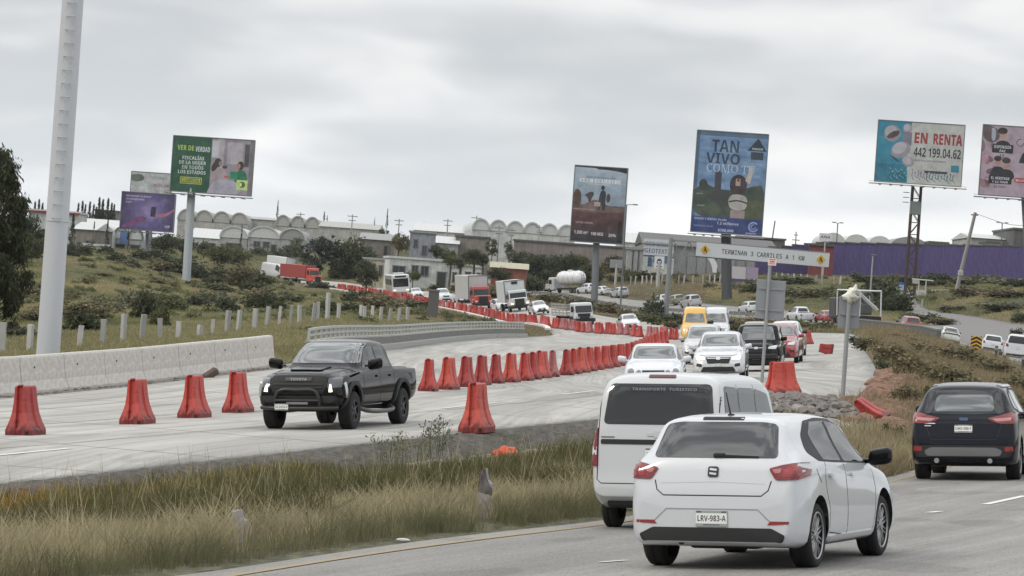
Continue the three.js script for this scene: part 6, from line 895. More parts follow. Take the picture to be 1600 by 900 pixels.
billboard({ label: 'green and white billboard with two women at a table, on a tall grey pole', c: [332, 259], Z: 480, size: [11.6, 7.75], yaw: -9, base: [291, 441], r: 0.6, px: -2.75, tex: adTex(768, 512, (c, w, h) => {
  const g = c.createLinearGradient(0, 0, w, 0); c.fillStyle = '#1d4a38'; c.fillRect(0, 0, w, h); c.fillStyle = '#8d8791'; c.fillRect(370, 0, 398, h); c.fillStyle = '#a9a5b0'; c.fillRect(430, 0, 60, 300); c.fillRect(520, 30, 150, 200); c.fillStyle = '#b9bac6'; c.fillRect(375, 20, 60, 160); c.fillStyle = '#4a464c'; c.fillRect(688, 40, 44, 210); c.fillStyle = '#6d6a72'; c.fillRect(735, 0, 33, h);
  blob(c, [[370, 420], [380, 300], [440, 250], [520, 300], [540, 360], [520, 400], [420, 430]], '#9c8f98'); ell(c, 440, 225, 34, 42, '#2a2226'); ell(c, 410, 260, 26, 50, '#2a2226', 0.4); ell(c, 462, 232, 17, 24, '#9b7263'); ell(c, 506, 262, 24, 14, '#39323a');
  blob(c, [[600, 420], [610, 320], [650, 270], [720, 300], [735, 430]], '#19684a'); ell(c, 655, 240, 32, 40, '#3a2a28'); ell(c, 640, 246, 16, 24, '#a57c6a'); c.fillStyle = '#1f7a55'; c.fillRect(560, 300, 70, 70); blob(c, [[350, 512], [380, 400], [520, 375], [660, 400], [690, 512]], '#a19fb1'); c.fillStyle = '#9d5a56'; c.fillRect(505, 340, 52, 22);
  c.fillStyle = '#b9cf7a'; c.fillRect(628, 372, 104, 92); c.fillStyle = '#2c4a34'; ell(c, 680, 415, 30, 28, '#456a3a'); c.fillStyle = '#dbe6b0'; c.fillRect(655, 400, 22, 30);
  T(c, 'VER DE', 44, 128, 'bold 64px sans-serif', '#a9c25a', 160); T(c, 'VERDAD', 216, 134, 'bold 64px sans-serif', '#cfd5d6', 140);
  c.save(); T(c, 'FISCALÍAS', 200, 212, 'bold 44px sans-serif', '#c7d0cf', 220, 'center'); T(c, 'DE LA MUJER', 195, 256, 'bold 44px sans-serif', '#c7d0cf', 260, 'center'); T(c, 'EN TODOS', 200, 300, 'bold 44px sans-serif', '#c7d0cf', 210, 'center'); T(c, 'LOS ESTADOS', 195, 344, 'bold 44px sans-serif', '#c7d0cf', 270, 'center'); c.restore();
  c.strokeStyle = '#c3c24a'; c.lineWidth = 6; c.strokeRect(92, 378, 200, 56); c.fillStyle = '#aab03c'; c.fillRect(104, 388, 176, 36); T(c, 'CAMPEÓN', 192, 420, 'bold 36px sans-serif', '#1d4a38', 160, 'center'); }) });
billboard({ label: 'purple billboard with two hands reaching for a dark phone', c: [231, 331], Z: 560, size: [8.9, 6.1], yaw: -8, base: [231, 402], r: 0.3, pm: STEEL, tex: adTex(512, 352, (c, w, h) => {
  const g = c.createRadialGradient(270, 170, 20, 270, 170, 320); g.addColorStop(0, '#8a7fae'); g.addColorStop(0.35, '#5b4f86'); g.addColorStop(1, '#2b2547'); c.fillStyle = g; c.fillRect(0, 0, w, h);
  T(c, 'ENCUENTRA TU NUEVO', 40, 42, 'bold 22px sans-serif', '#b7b2cc', 270); T(c, 'SIGUIENTE NIVEL', 40, 72, 'bold 22px sans-serif', '#b7b2cc', 230); T(c, 'AQUÍ', 40, 100, 'bold 22px sans-serif', '#b7b2cc', 90); c.fillStyle = '#1b1830'; c.save(); c.translate(312, 172); c.rotate(0.05); c.fillRect(-24, -48, 48, 96); c.restore();
  blob(c, [[512, 130], [440, 185], [360, 190], [330, 215], [360, 232], [430, 215], [512, 160]], '#a0647a'); blob(c, [[10, 330], [110, 250], [200, 215], [262, 235], [240, 262], [150, 285], [40, 345]], '#6b3a66'); T(c, 'VIP', 430, 318, 'bold 34px sans-serif', '#cfcbe0', 50); }) });
billboard({ label: 'pale billboard peeking out behind the purple one', c: [236, 293], Z: 600, size: [7.2, 5.2], yaw: -8, r: 0.3, base: [236, 400], pm: STEEL, walk: false, tex: adTex(256, 184, (c, w, h) => { c.fillStyle = '#b3b8bb'; c.fillRect(0, 0, w, h); blob(c, [[0, 20], [60, 5], [90, 40], [60, 60], [0, 60]], '#4f5c52'); c.fillStyle = '#a9b0b5'; c.fillRect(0, 60, w, 30); T(c, 'TERRENOS', 120, 40, 'bold 26px sans-serif', '#79808a', 110); T(c, 'DESDE 599', 140, 86, 'bold 24px sans-serif', '#8a4a4a', 105); }) });
billboard({ label: 'tall billboard of a rider standing in red earth under a pale sky', c: [936, 320], Z: 480, size: [7.35, 10.6], yaw: -6, base: [932, 432], r: 0.5, pm: STEEL, depth: 0.9, walk: false, tex: adTex(416, 600, (c, w, h) => {
  const g = c.createLinearGradient(0, 0, 0, h); g.addColorStop(0, '#9fb0bf'); g.addColorStop(0.5, '#8495a8'); g.addColorStop(0.52, '#5a3c38'); g.addColorStop(0.75, '#3f2326'); g.addColorStop(1, '#20222b'); c.fillStyle = g; c.fillRect(0, 0, w, h); c.fillStyle = '#17191b'; c.beginPath(); c.moveTo(0, 0); c.lineTo(w, 0); c.lineTo(w, 42); c.quadraticCurveTo(w * 0.7, 16, w * 0.46, 22); c.lineTo(w * 0.4, 12); c.lineTo(0, 10); c.fill();
  blob(c, [[0, 300], [0, 180], [60, 190], [70, 300], [40, 340]], '#4a3a30'); blob(c, [[90, 230], [140, 190], [170, 215], [150, 250], [130, 310], [120, 250]], '#3e3430'); ell(c, 340, 330, 34, 24, '#4a3c36'); blob(c, [[60, 330], [160, 250], [230, 280], [320, 320], [416, 310], [416, 360], [0, 360]], '#63504c'); c.fillStyle = '#8d7368'; c.fillRect(0, 338, 180, 8);
  ell(c, 232, 165, 15, 18, '#22211f'); blob(c, [[205, 260], [212, 195], [240, 178], [262, 205], [258, 262], [262, 340], [236, 350], [232, 280], [212, 350], [200, 340]], '#23252a'); ell(c, 280, 245, 16, 36, '#3a312c'); c.fillStyle = '#a59690'; c.fillRect(170, 280, 50, 34);
  T(c, 'GRAN RESIDENCIAL CON', w / 2, 92, 'bold 18px serif', '#4b5b70', 320, 'center'); T(c, 'CLUB ECUESTRE', w / 2, 128, 'bold 40px serif', '#e0e3e6', 340, 'center'); c.fillStyle = '#cfd4d8'; c.fillRect(120, 138, 160, 3);
  T(c, 'LOTES DESDE', 34, 456, 'bold 22px sans-serif', '#a7959a', 140); T(c, '1,000 m²', 26, 540, 'bold 36px sans-serif', '#c3c8cd', 110); T(c, '150 MSI', 160, 544, 'bold 34px sans-serif', '#d2d5d8', 100); T(c, '20%', 300, 548, 'bold 34px sans-serif', '#d2d5d8', 60); c.fillStyle = '#0d0e10'; c.fillRect(372, 420, 30, 180); }) });
billboard({ label: 'tall blue billboard reading TAN VIVO with a child seen from behind', c: [1140, 286], Z: 480, size: [9.95, 14.2], yaw: -4, base: [1139, 436], r: 0.75, pm: mat(0.05, 0.055, 0.06, 0.6), depth: 0.7, walkm: mat(0.25, 0.26, 0.27, 0.6), tex: adTex(448, 640, (c, w, h) => {
  c.fillStyle = '#5d7ea6'; c.fillRect(0, 0, w, h); for (let i = 0; i < 70; i++) { const a = (i * 97) % w, b = (i * 53) % 400; ell(c, a, b, 50 + (i * 13) % 40, 22 + (i * 7) % 20, i % 3 ? 'rgba(150,178,208,0.16)' : 'rgba(55,90,130,0.18)'); } c.fillStyle = 'rgba(35,55,70,0.45)'; c.fillRect(0, 0, w, 30); c.fillRect(0, 0, 20, h);
  blob(c, [[0, 380], [60, 320], [130, 360], [260, 370], [380, 330], [448, 320], [448, 560], [0, 560]], '#37423a'); ell(c, 60, 340, 26, 36, '#2b332f'); c.fillStyle = '#383a40'; c.fillRect(130, 250, 42, 150); ell(c, 160, 410, 70, 40, '#3a3d3f'); blob(c, [[10, 480], [110, 440], [200, 480], [150, 520], [20, 520]], '#3f4a3c'); c.fillStyle = '#464d39'; c.fillRect(300, 420, 148, 120); c.fillStyle = '#8b948f'; c.fillRect(20, 396, 40, 4); c.fillRect(30, 470, 46, 5);
  ell(c, 280, 330, 54, 66, '#2d2228'); c.fillStyle = '#a59083'; c.fillRect(262, 290, 30, 46); ell(c, 278, 300, 9, 9, '#5a3a38'); blob(c, [[222, 440], [226, 396], [286, 386], [340, 400], [345, 452], [330, 490], [240, 490]], '#a8a5a2'); c.strokeStyle = '#2a2629'; c.lineWidth = 9; c.beginPath(); c.moveTo(226, 440); c.quadraticCurveTo(285, 416, 344, 444); c.stroke(); c.fillStyle = '#8d8180'; c.fillRect(240, 490, 92, 50); blob(c, [[322, 300], [352, 200], [366, 205], [356, 330]], '#b9aba2');
  T(c, 'TAN', 96, 128, 'bold 106px sans-serif', '#1d2f45', 180); T(c, 'VIVO', 66, 202, 'bold 92px sans-serif', '#1d2f45', 240); T(c, 'COMO TÚ', 70, 256, '72px serif', '#a9bdd0', 310); c.fillStyle = '#23303e'; c.beginPath(); c.moveTo(322, 110); c.lineTo(386, 28); c.lineTo(446, 110); c.fill(); c.fillRect(346, 116, 78, 48); T(c, 'PARQUE', 386, 102, 'bold 18px sans-serif', '#b9c6d2', 80, 'center');
  c.fillStyle = '#26386e'; c.fillRect(0, 540, w, 100); T(c, 'CASAS Y DEPAS desde', 18, 562, 'bold 20px sans-serif', '#b2bdd8', 240); T(c, '1.2 millones', 160, 586, 'bold 24px sans-serif', '#c0c9e0', 150); T(c, 'TERRENOS desde', 18, 606, 'bold 15px sans-serif', '#8f86b0', 200); T(c, '$700,000', 170, 630, 'bold 24px sans-serif', '#c0c9e0', 140); c.strokeStyle = '#8f9fc9'; c.lineWidth = 9; c.beginPath(); c.arc(392, 588, 28, 0.4, 5.6); c.stroke(); c.lineWidth = 5; c.beginPath(); c.arc(392, 588, 14, 0, 5); c.stroke(); T(c, 'Juriquilla', 346, 634, 'bold 15px sans-serif', '#b2bdd8', 90); }) });
const rentTex = adTex(768, 540, (c, w, h) => {
  c.fillStyle = '#b3b6b5'; c.fillRect(0, 0, w, h); c.fillStyle = '#2d7f9a'; c.beginPath(); c.moveTo(0, 0); c.lineTo(300, 0); c.lineTo(270, 300); c.lineTo(290, 540); c.lineTo(0, 540); c.fill(); c.fillStyle = '#256c86'; c.fillRect(0, 380, 280, 160);
  const ball = (x, y, a, b, r) => { ell(c, x, y, a, b, '#8d8a95', r); ell(c, x - a * 0.15, y - b * 0.2, a * 0.75, b * 0.7, '#a9a6b0', r); }; ball(130, 110, 74, 74, 0); c.fillStyle = '#4a4044'; ell(c, 140, 120, 62, 26, '#4a4044', -0.5); ball(262, 60, 40, 44, 0); c.fillStyle = '#6f6d7c'; c.fillRect(225, 90, 80, 120); ball(215, 250, 88, 70, -0.5); ball(285, 350, 58, 44, 0.5); blob(c, [[110, 300], [170, 320], [220, 370], [180, 350]], '#29333d');
  c.save(); c.strokeStyle = '#8f3038'; T(c, 'EN', 322, 182, 'bold 128px sans-serif', '#8f3038', 130); T(c, 'RENTA', 490, 182, 'bold 128px sans-serif', '#8f3038', 262); c.lineWidth = 5; c.font = 'bold 128px sans-serif'; c.strokeText('EN', 322, 182, 130); c.strokeText('RENTA', 490, 182, 262); c.restore(); T(c, '442 199.04.62', 330, 300, 'bold 112px sans-serif', '#1f2124', 420); T(c, 'ESPECTACULARES DISPONIBLES', 340, 342, 'bold 22px sans-serif', '#6a4a5a', 280);
  c.fillStyle = '#2d7f9a'; c.fillRect(670, 360, 70, 60); c.lineWidth = 6; const sc = (x0, n, col, y0) => { c.strokeStyle = col; for (let i = 0; i < n; i++) { c.beginPath(); c.moveTo(x0 + i * 26, y0 + (i * 31) % 60); c.bezierCurveTo(x0 + i * 26 + 40, y0 - 30 + (i * 17) % 50, x0 + i * 26 - 20, y0 + 60, x0 + i * 26 + 30, y0 + 90 - (i * 23) % 40); c.stroke(); } }; sc(120, 7, '#5fb0b8', 420); sc(120, 6, '#16303c', 440); sc(320, 6, '#6a6484', 420); sc(450, 10, '#22303c', 430); c.fillStyle = '#2a3440'; c.fillRect(440, 420, 200, 22); sc(470, 9, '#8ea6ac', 440); });
{
  const b = billboard({ label: 'blue and white billboard reading EN RENTA on a rusty lattice tower', c: [1437, 239.5], Z: 490, size: [12.3, 8.75], yaw: -5, base: [1424, 436], post: false, over: 1.6, walkm: mat(0.4, 0.38, 0.34, 0.7), tex: rentTex });
  const top = at(1434, 291, 490).sub(b.position), rust = mat(0.055, 0.038, 0.032, 0.85), l = [], w0 = 0.68, w1 = 0.6, hh = top.y, leg = (sx, sz, t) => V(lerp(0, top.x, t) + sx * lerp(w0, w1, t), t * hh - (t === 0 ? 0.6 : 0), lerp(0, top.z, t) - 0.9 + sz * lerp(w0, w1, t));
  for (const [sx, sz] of [[-1, -1], [1, -1], [1, 1], [-1, 1]]) part(b, 'tower_leg', bar(leg(sx, sz, 0), leg(sx, sz, 1), 0.22, 0.22), rust);
  const n = 9; for (let k = 0; k < n; k++) for (const [a, c] of [[[-1, 1], [1, 1]], [[1, 1], [1, -1]], [[-1, -1], [1, -1]], [[-1, 1], [-1, -1]]]) l.push(bar(leg(...(k % 2 ? a : c), k / n), leg(...(k % 2 ? c : a), (k + 1) / n), 0.09, 0.09), bar(leg(...a, k / n), leg(...c, k / n), 0.08, 0.08));
  part(b, 'bracing', merge(l), rust); part(b, 'junction_box', rbx(1.5, 1.9, 1.5, 0.08, lerp(0, top.x, 0.8), hh * 0.8, -0.9 + lerp(0, top.z, 0.8)), mat(0.2, 0.23, 0.22, 0.6)); part(b, 'safety_cage', merge([-0.2, 0.5, 1.2].map((y) => new THREE.TorusGeometry(0.45, 0.04, 6, 16).rotateX(Math.PI / 2).translate(top.x - 1.5, hh * 0.86 + y, -0.5))), STEEL);
}
billboard({ label: 'pink grey concert billboard cut off by the right edge of the photo', c: [1605, 254], Z: 470, size: [12.6, 9.6], yaw: -4, base: [1612, 440], r: 0.5, pm: STEEL, over: 1.4, tex: adTex(640, 488, (c, w, h) => {
  c.fillStyle = '#a494a2'; c.fillRect(0, 0, w, h); blob(c, [[0, 0], [90, 0], [130, 90], [60, 130], [0, 90]], '#5a4c4e'); blob(c, [[60, 20], [90, 10], [90, 110], [60, 110]], '#9aa2b4'); for (let i = 0; i < 16; i++) ell(c, (i * 57) % 120, 150 + (i * 83) % 330, 22, 40, ['#8a6a76', '#b08a98', '#6a4e58'][i % 3], i);
  const person = (x, y, s) => { blob(c, [[x - 62 * s, y + 120 * s], [x - 50 * s, y + 55 * s], [x, y + 36 * s], [x + 54 * s, y + 55 * s], [x + 66 * s, y + 120 * s]], '#1c2028'); ell(c, x, y, 24 * s, 32 * s, '#a98272'); ell(c, x - 4 * s, y - 24 * s, 32 * s, 22 * s, '#221d20'); }; person(140, 60, 1.05); person(118, 250, 0.85); person(178, 262, 0.95); person(330, 120, 1.1); person(460, 250, 1.1);
  c.fillStyle = '#141821'; c.fillRect(70, 130, 146, 60); T(c, 'ESPINOZA', 143, 158, 'bold 28px sans-serif', '#c9ccd4', 120, 'center'); T(c, 'PAZ', 143, 184, 'bold 24px sans-serif', '#c9ccd4', 60, 'center'); T(c, '12', 140, 222, 'bold 30px sans-serif', '#2a2530', 60, 'center'); c.fillStyle = '#141821'; c.fillRect(60, 350, 160, 56); T(c, 'EL HERITAGE', 140, 376, 'bold 26px sans-serif', '#c9ccd4', 130, 'center'); T(c, 'Y SU TOUR', 140, 400, 'bold 22px sans-serif', '#c9ccd4', 110, 'center'); T(c, '23 NOV', 140, 434, 'bold 24px sans-serif', '#4a4450', 90, 'center'); c.fillStyle = '#9c2f3c'; c.beginPath(); c.roundRect(236, 356, 110, 34, 16); c.fill(); T(c, 'BOLETOS', 291, 381, 'bold 22px sans-serif', '#e0d4d6', 90, 'center'); c.strokeStyle = '#2c2a33'; c.lineWidth = 5; c.beginPath(); c.arc(262, 110, 24, 0, 5); c.stroke(); }) });
{ // the great white pole at the left
  const o = thing('steel_monopole', 'very tall white steel pole with rungs and faded graffiti behind the pale wall', 'pole'), b = gpx(75, 552, 107), s = FOCAL / 107; o.position.copy(b);
  part(o, 'shaft', rod(V(0, -0.5, 0), V(0.0, 16, 0), 18.6 / s, 16.0 / s, 36), new THREE.MeshStandardMaterial({ color: lin(0.47, 0.49, 0.52), roughness: 0.5, bumpMap: roadBump, bumpScale: 0.004 }));
  const a = 0.18, rung = merge([rod(V(-0.13, 0, 0.11), V(0.13, 0, 0.11), 0.014, 0.014, 6), rod(V(-0.13, 0, 0), V(-0.13, 0, 0.12), 0.013, 0.013, 6), rod(V(0.13, 0, 0), V(0.13, 0, 0.12), 0.013, 0.013, 6), rod(V(-0.13, -0.2, 0.11), V(-0.13, 0.0, 0.11), 0.008, 0.008, 6), rod(V(0.13, -0.2, 0.11), V(0.13, 0, 0.11), 0.008, 0.008, 6)]);
  for (let y = 5.1; y < 15.6; y += 0.42) { const r = part(o, 'rung', rung, mat(0.4, 0.42, 0.44, 0.6)); r.position.set(0.0 + 0.02, y, lerp(18.6, 16, y / 16) / s - 0.03); }
  const tx = []; const gr = canvasTex(256, 256, (c) => { c.fillStyle = '#a9adb3'; c.fillRect(0, 0, 256, 256); c.strokeStyle = '#3b62a8'; c.lineWidth = 16; c.beginPath(); c.moveTo(160, 60); c.quadraticCurveTo(90, 40, 90, 120); c.quadraticCurveTo(95, 190, 165, 170); c.stroke(); c.fillStyle = 'rgba(70,75,85,0.6)'; c.fillRect(0, 70, 40, 16); c.fillRect(190, 150, 60, 18); });
  part(o, 'graffiti', new THREE.CylinderGeometry(18.45 / s, 18.6 / s, 0.6, 36, 1, true, -0.5, 1.0).translate(0, 0.4, 0).scale(1.008, 1, 1.008), new THREE.MeshStandardMaterial({ map: gr, roughness: 0.6 }));
  part(o, 'weld_ring', new THREE.TorusGeometry(18.0 / s, 0.012, 6, 40).rotateX(Math.PI / 2).translate(0, 5.0, 0), mat(0.4, 0.42, 0.45, 0.6));
}
// ---------------------------------------------------------------- utility poles and lamps
function pole(name, label, cat, base, top, Z, r, o = {}) {
  const t = thing(name, label, cat, o.group), b = gpx(base[0], base[1], Z), e = at(top[0], top[1], Z); t.position.copy(b); const d = e.sub(b);
  part(t, 'shaft', rod(V(0, -0.5, 0), d, r, r * 0.75, 10), o.m ?? mat(0.27, 0.26, 0.25, 0.85));
  for (const [k, w] of o.arms || []) part(t, 'crossarm', bx(w, 0.16, 0.16, d.x * k, d.y * k, d.z), o.am ?? mat(0.12, 0.11, 0.1, 0.8));
  if (o.lamp) part(t, 'lamp_head', merge(o.lamp.map(([dx, dy]) => merge([bar(V(d.x, d.y, d.z), V(d.x + dx * 0.8, d.y + dy, d.z), 0.1, 0.1), rbx(0.7, 0.18, 0.3, 0.05, d.x + dx, d.y + dy, d.z)]))), mat(0.12, 0.12, 0.12, 0.6));
  if (o.tr) part(t, 'transformer', new THREE.CylinderGeometry(0.35, 0.35, 0.9, 14).translate(d.x * o.tr + 0.5, d.y * o.tr, d.z), GREYTRIM);
  return t;
}
pole('utility_pole', 'leaning wooden pole before the purple wall, right of the lattice tower', 'pole', [1492, 456], [1524, 332], 480, 0.3, { arms: [[0.97, 1.0]] });
{ const b = solo('meter_box', rbx(0.75, 0.8, 0.6, 0.15), mat(0.36, 0.35, 0.33, 0.7), 'round grey box hanging on the leaning pole', 'box'); b.position.copy(at(1501, 427, 478)); }
pole('lamp_post', 'slim pale pole with a small lamp rising behind the sign wearing a bag', 'lamp', [1358, 483], [1364, 399], 430, 0.12, { lamp: [[0.1, 0.05]], m: mat(0.3, 0.3, 0.3, 0.7) });
pole('street_lamp', 'double headed lamp post above the purple wall near the gantry end', 'lamp', [1306, 400], [1309, 349], 640, 0.14, { lamp: [[-0.7, 0.15], [0.7, 0.15]], m: STEEL });
pole('street_lamp', 'double headed lamp post above the purple wall at the right', 'lamp', [1565, 400], [1566, 349], 640, 0.14, { lamp: [[-0.8, 0.15], [0.8, 0.15]], m: STEEL });
pole('utility_pole', 'dark mast behind the gantry near the tall blue billboard', 'pole', [1201, 400], [1211, 345], 700, 0.18, { m: STEEL });
pole('utility_pole', 'pole with an antenna right of the tall blue billboard', 'pole', [1243, 400], [1244, 362], 700, 0.14, { m: STEEL, arms: [[0.75, 1.6], [0.9, 0.9]] });
const UP1 = 'utility poles among the far warehouses';
for (const [x, y0, y1, z, w, lb] of [[548, 380, 335, 800, 2.4, 'utility pole with crossarms left of the tall thin tree'], [621, 390, 342, 780, 2.2, 'utility pole with a short crossarm right of the thin tree'], [697, 392, 342, 780, 2.2, 'utility pole near the vaulted white roofs'], [742, 392, 337, 780, 2.4, 'tall utility pole beside the vaulted white roof'], [467, 378, 332, 820, 2.0, 'utility pole above the grey sheds left of centre'], [840, 405, 352, 740, 1.6, 'utility pole at the end of the vaulted roof'], [777, 420, 352, 680, 1.8, 'tall grey pole before the vaulted roof'], [797, 418, 356, 680, 1.4, 'slim grey pole before the vaulted roof']]) pole('utility_pole', lb, 'pole', [x, y0], [x + 3, y1], z, 0.17, { arms: [[0.95, w], [0.84, w * 0.7]], m: mat(0.3, 0.3, 0.3, 0.8), group: UP1 });
{ const t = pole('floodlight_mast', 'floodlight arm sticking out behind the rider billboard', 'lamp', [975, 400], [979, 320], 500, 0.14, { lamp: [[1.3, 0.1]], m: STEEL }); }
{ const a = at(1525, 334, 480), b = at(1640, 352, 420), m = a.clone().add(b).multiplyScalar(0.5); m.y -= 0.7; solo('overhead_cable', tube([a, m, b], 0.03, 20, 5), BLACK, 'thin cable running right from the top of the leaning pole', 'cable'); }
{ const d = solo('concrete_fragment', rbx(0.5, 0.22, 0.25, 0.05), mat(0.1, 0.07, 0.055, 0.9), 'dark broken piece lying at the foot of the pale wall', 'debris'); const p = G(-9.4, 109); d.position.set(p.x, p.y + 0.12, p.z); d.rotation.set(0.2, 0.6, 0.5); }
for (const [x, y, z0, z1, lb] of [[632, 848, 30, 45, 'scrap of white paper at the edge of the dry grass'], [335, 762, 40, 60, 'pale plastic scrap in the weeds below the gravel bank']]) { const g = new THREE.IcosahedronGeometry(0.09, 1), p = g.attributes.position; for (let i = 0; i < p.count; i++) p.setXYZ(i, p.getX(i) * 1.6, p.getY(i) * 0.4, p.getZ(i) * (1 + 0.4 * n3(p.getX(i) * 9, 1, p.getZ(i) * 9))); g.computeVertexNormals(); const s = solo('litter_scrap', g, mat(0.5, 0.5, 0.49, 0.8), lb, 'litter'), q = hit(x, y, z0, z1); s.position.set(q.x, q.y + 0.03, q.z); s.scale.setScalar(0.55); }
{ // pipe portal above the side road
  const t = thing('pipe_portal', 'pale pipe frame with a sign above the side road', 'frame'); stand(t, gpx(1440, 463, 482), 0, true); const m = mat(0.45, 0.45, 0.44, 0.6);
  for (const x of [-0.5, 0.5]) part(t, 'post', rod(V(x, -0.2, 0), V(x, 2.3, 0), 0.09), m); part(t, 'crossbar', rod(V(-1.5, 2.35, 0), V(1.5, 2.3, 0), 0.1), m); part(t, 'sign_plate', bx(0.9, 0.5, 0.06, -1.0, 2.0, 0.08), mat(0.38, 0.38, 0.35, 0.6)); part(t, 'lower_bar', rod(V(-0.5, 0.2, 0), V(0.5, 0.2, 0), 0.07), m);
}
postSign('information_sign', 'small blue and white sign at the foot of the lattice tower', 'sign', 1409, 440, 500, 0.75, 1.1, 0.9, signTex((c, w, h) => { c.fillStyle = '#9db4d6'; c.fillRect(0, 0, w, h); c.fillStyle = '#3a62a4'; c.fillRect(0, 0, w, 44); c.fillRect(20, 70, 60, 20); }));
for (const [x, y, z, lb] of [[1163, 424, 545, 'white and purple panel sign below the gantry, standing by the purple wall']]) { const s = thing('panel_sign', lb, 'sign'); stand(s, gpx(x, 438, z), 0, true); part(s, 'panel', bx(2.2, 1.9, 0.2, -0.95, 1.6, 0), mat(0.45, 0.43, 0.46, 0.6)); part(s, 'panel', bx(1.8, 1.8, 0.2, 1.2, 1.7, 0.2), mat(0.30, 0.24, 0.36, 0.6)); part(s, 'band', bx(4.2, 0.5, 0.15, 0, 0.35, 0.05), mat(0.08, 0.05, 0.16, 0.6)); part(s, 'post', merge([bx(0.15, 1, 0.15, -1.8, 0.2, -0.15), bx(0.15, 1, 0.15, 1.8, 0.2, -0.15)]), STEEL); }
// ---------------------------------------------------------------- buildings on the skyline
const stainTex = dataTex(256, 256, (u, v) => { const s = 0.86 + fbm2(u * 4, v * 4, 4) * 0.12 + n2(u * 25, v * 1.5) * 0.05; return [s, s, s * 0.985]; });
const wallMat = (r, g, b, rough = 0.85) => new THREE.MeshStandardMaterial({ color: lin(r, g, b), map: stainTex, roughness: rough });
const WW = wallMat(0.62, 0.64, 0.64), WG = wallMat(0.41, 0.42, 0.43), WGB = wallMat(0.30, 0.33, 0.38), WB = wallMat(0.25, 0.225, 0.205), WP = wallMat(0.27, 0.235, 0.23), WD = wallMat(0.13, 0.13, 0.135), RW = wallMat(0.66, 0.68, 0.69, 0.5), RG = wallMat(0.34, 0.35, 0.35, 0.6), RD = wallMat(0.12, 0.12, 0.12, 0.7), DOOR = mat(0.03, 0.03, 0.033, 0.7), PANE = phys(0.03, 0.035, 0.04, 0.1), VAULT = wallMat(0.47, 0.47, 0.455, 0.7), CREAM = wallMat(0.5, 0.47, 0.36);
// a building seen between two columns of the photograph, from its roof line to its foot; local x runs along the front
function building(name, label, x0, x1, yTop, yBase, Z, depth, wall, o = {}) {
  const c = (x0 + x1) / 2, b = at(c, yBase, Z), w = (x1 - x0) / FOCAL * Z, h = (yBase - yTop) / FOCAL * Z, g = thing(name, label, o.cat ?? 'building', o.group); g.position.copy(b); g.rotation.y = THREE.MathUtils.degToRad(o.yaw ?? 0);
  const roof = o.roof ?? 'flat', rm = o.rm ?? RG, rise = o.rise ?? 1.2, wh = roof === 'flat' ? h : Math.max(0.6, h - rise);
  part(g, 'wall', bx(w, wh + 3, depth, 0, wh / 2 - 1.5, -depth / 2), wall);
  if (roof === 'flat') { part(g, 'roof', bx(w + 0.5, 0.35, depth + 0.5, 0, wh + 0.16, -depth / 2), rm); }
  else if (roof === 'gable') { // ridge along x: sloping towards the front
    const s = new THREE.Shape([[-depth / 2 - 0.4, 0], [depth / 2 + 0.4, 0], [0, rise]].map((p) => new THREE.Vector2(...p))), e = new THREE.ExtrudeGeometry(s, { depth: w + 0.6, bevelEnabled: false }); e.translate(0, 0, -w / 2 - 0.3); e.rotateY(Math.PI / 2); e.translate(0, wh + 0.01, -depth / 2); part(g, 'roof', e, rm);
  } else { // vaults whose arched ends face the front
    const n = o.bays ?? 1, bw = w / n;
    for (let k = 0; k < n; k++) {
      const sh = new THREE.Shape(); sh.moveTo(-bw / 2, -0.02); for (let i = 0; i <= 16; i++) { const a = Math.PI - i / 16 * Math.PI; sh.lineTo(Math.cos(a) * bw / 2, Math.sin(a) * rise); } const e = new THREE.ExtrudeGeometry(sh, { depth: depth + 0.3, bevelEnabled: false, curveSegments: 16 }); e.translate(-w / 2 + bw * (k + 0.5), wh, -depth - 0.15); part(g, 'roof', e, rm);
      if (o.arch) { const r = []; for (let i = 0; i < 16; i++) { const p = (a) => V(-w / 2 + bw * (k + 0.5) - Math.cos(a) * bw / 2, wh + Math.sin(a) * rise, 0.2); r.push(bar(p(i / 16 * Math.PI), p((i + 1) / 16 * Math.PI), 0.3, 0.35)); } part(g, 'arch', merge(r), o.arch); }
    }
  }
  if (o.eave) part(g, 'eave', bx(w + 0.8, 0.3, 0.6, 0, wh - 0.1, 0.2), o.eave);
  for (const [fx, fy, fw, fh, kind] of o.open || []) { // doors and windows as shares of the front
    const X = -w / 2 + fx * w, Y = fy * wh, W = fw * w, Hh = fh * wh;
    if (kind === 'door') { const d = part(g, 'door', bx(W, Hh, 0.14, X, Y + Hh / 2, 0.03), DOOR); part(d, 'frame', merge([bx(0.16, Hh, 0.24, X - W / 2, Y + Hh / 2, 0.04), bx(0.16, Hh, 0.24, X + W / 2, Y + Hh / 2, 0.04), bx(W + 0.3, 0.18, 0.24, X, Y + Hh, 0.04)]), GREYTRIM); }
    else { const d = part(g, 'window', merge([bx(W + 0.3, 0.14, 0.2, X, Y, 0.06), bx(W + 0.3, 0.14, 0.2, X, Y + Hh, 0.06), bx(0.14, Hh, 0.2, X - W / 2, Y + Hh / 2, 0.06), bx(0.14, Hh, 0.2, X + W / 2, Y + Hh / 2, 0.06), bx(0.1, Hh, 0.16, X, Y + Hh / 2, 0.05)]), GREYTRIM); part(d, 'pane', bx(W, Hh, 0.08, X, Y + Hh / 2, 0.02), PANE); }
  }
  return g;
}
const SH = 'building';
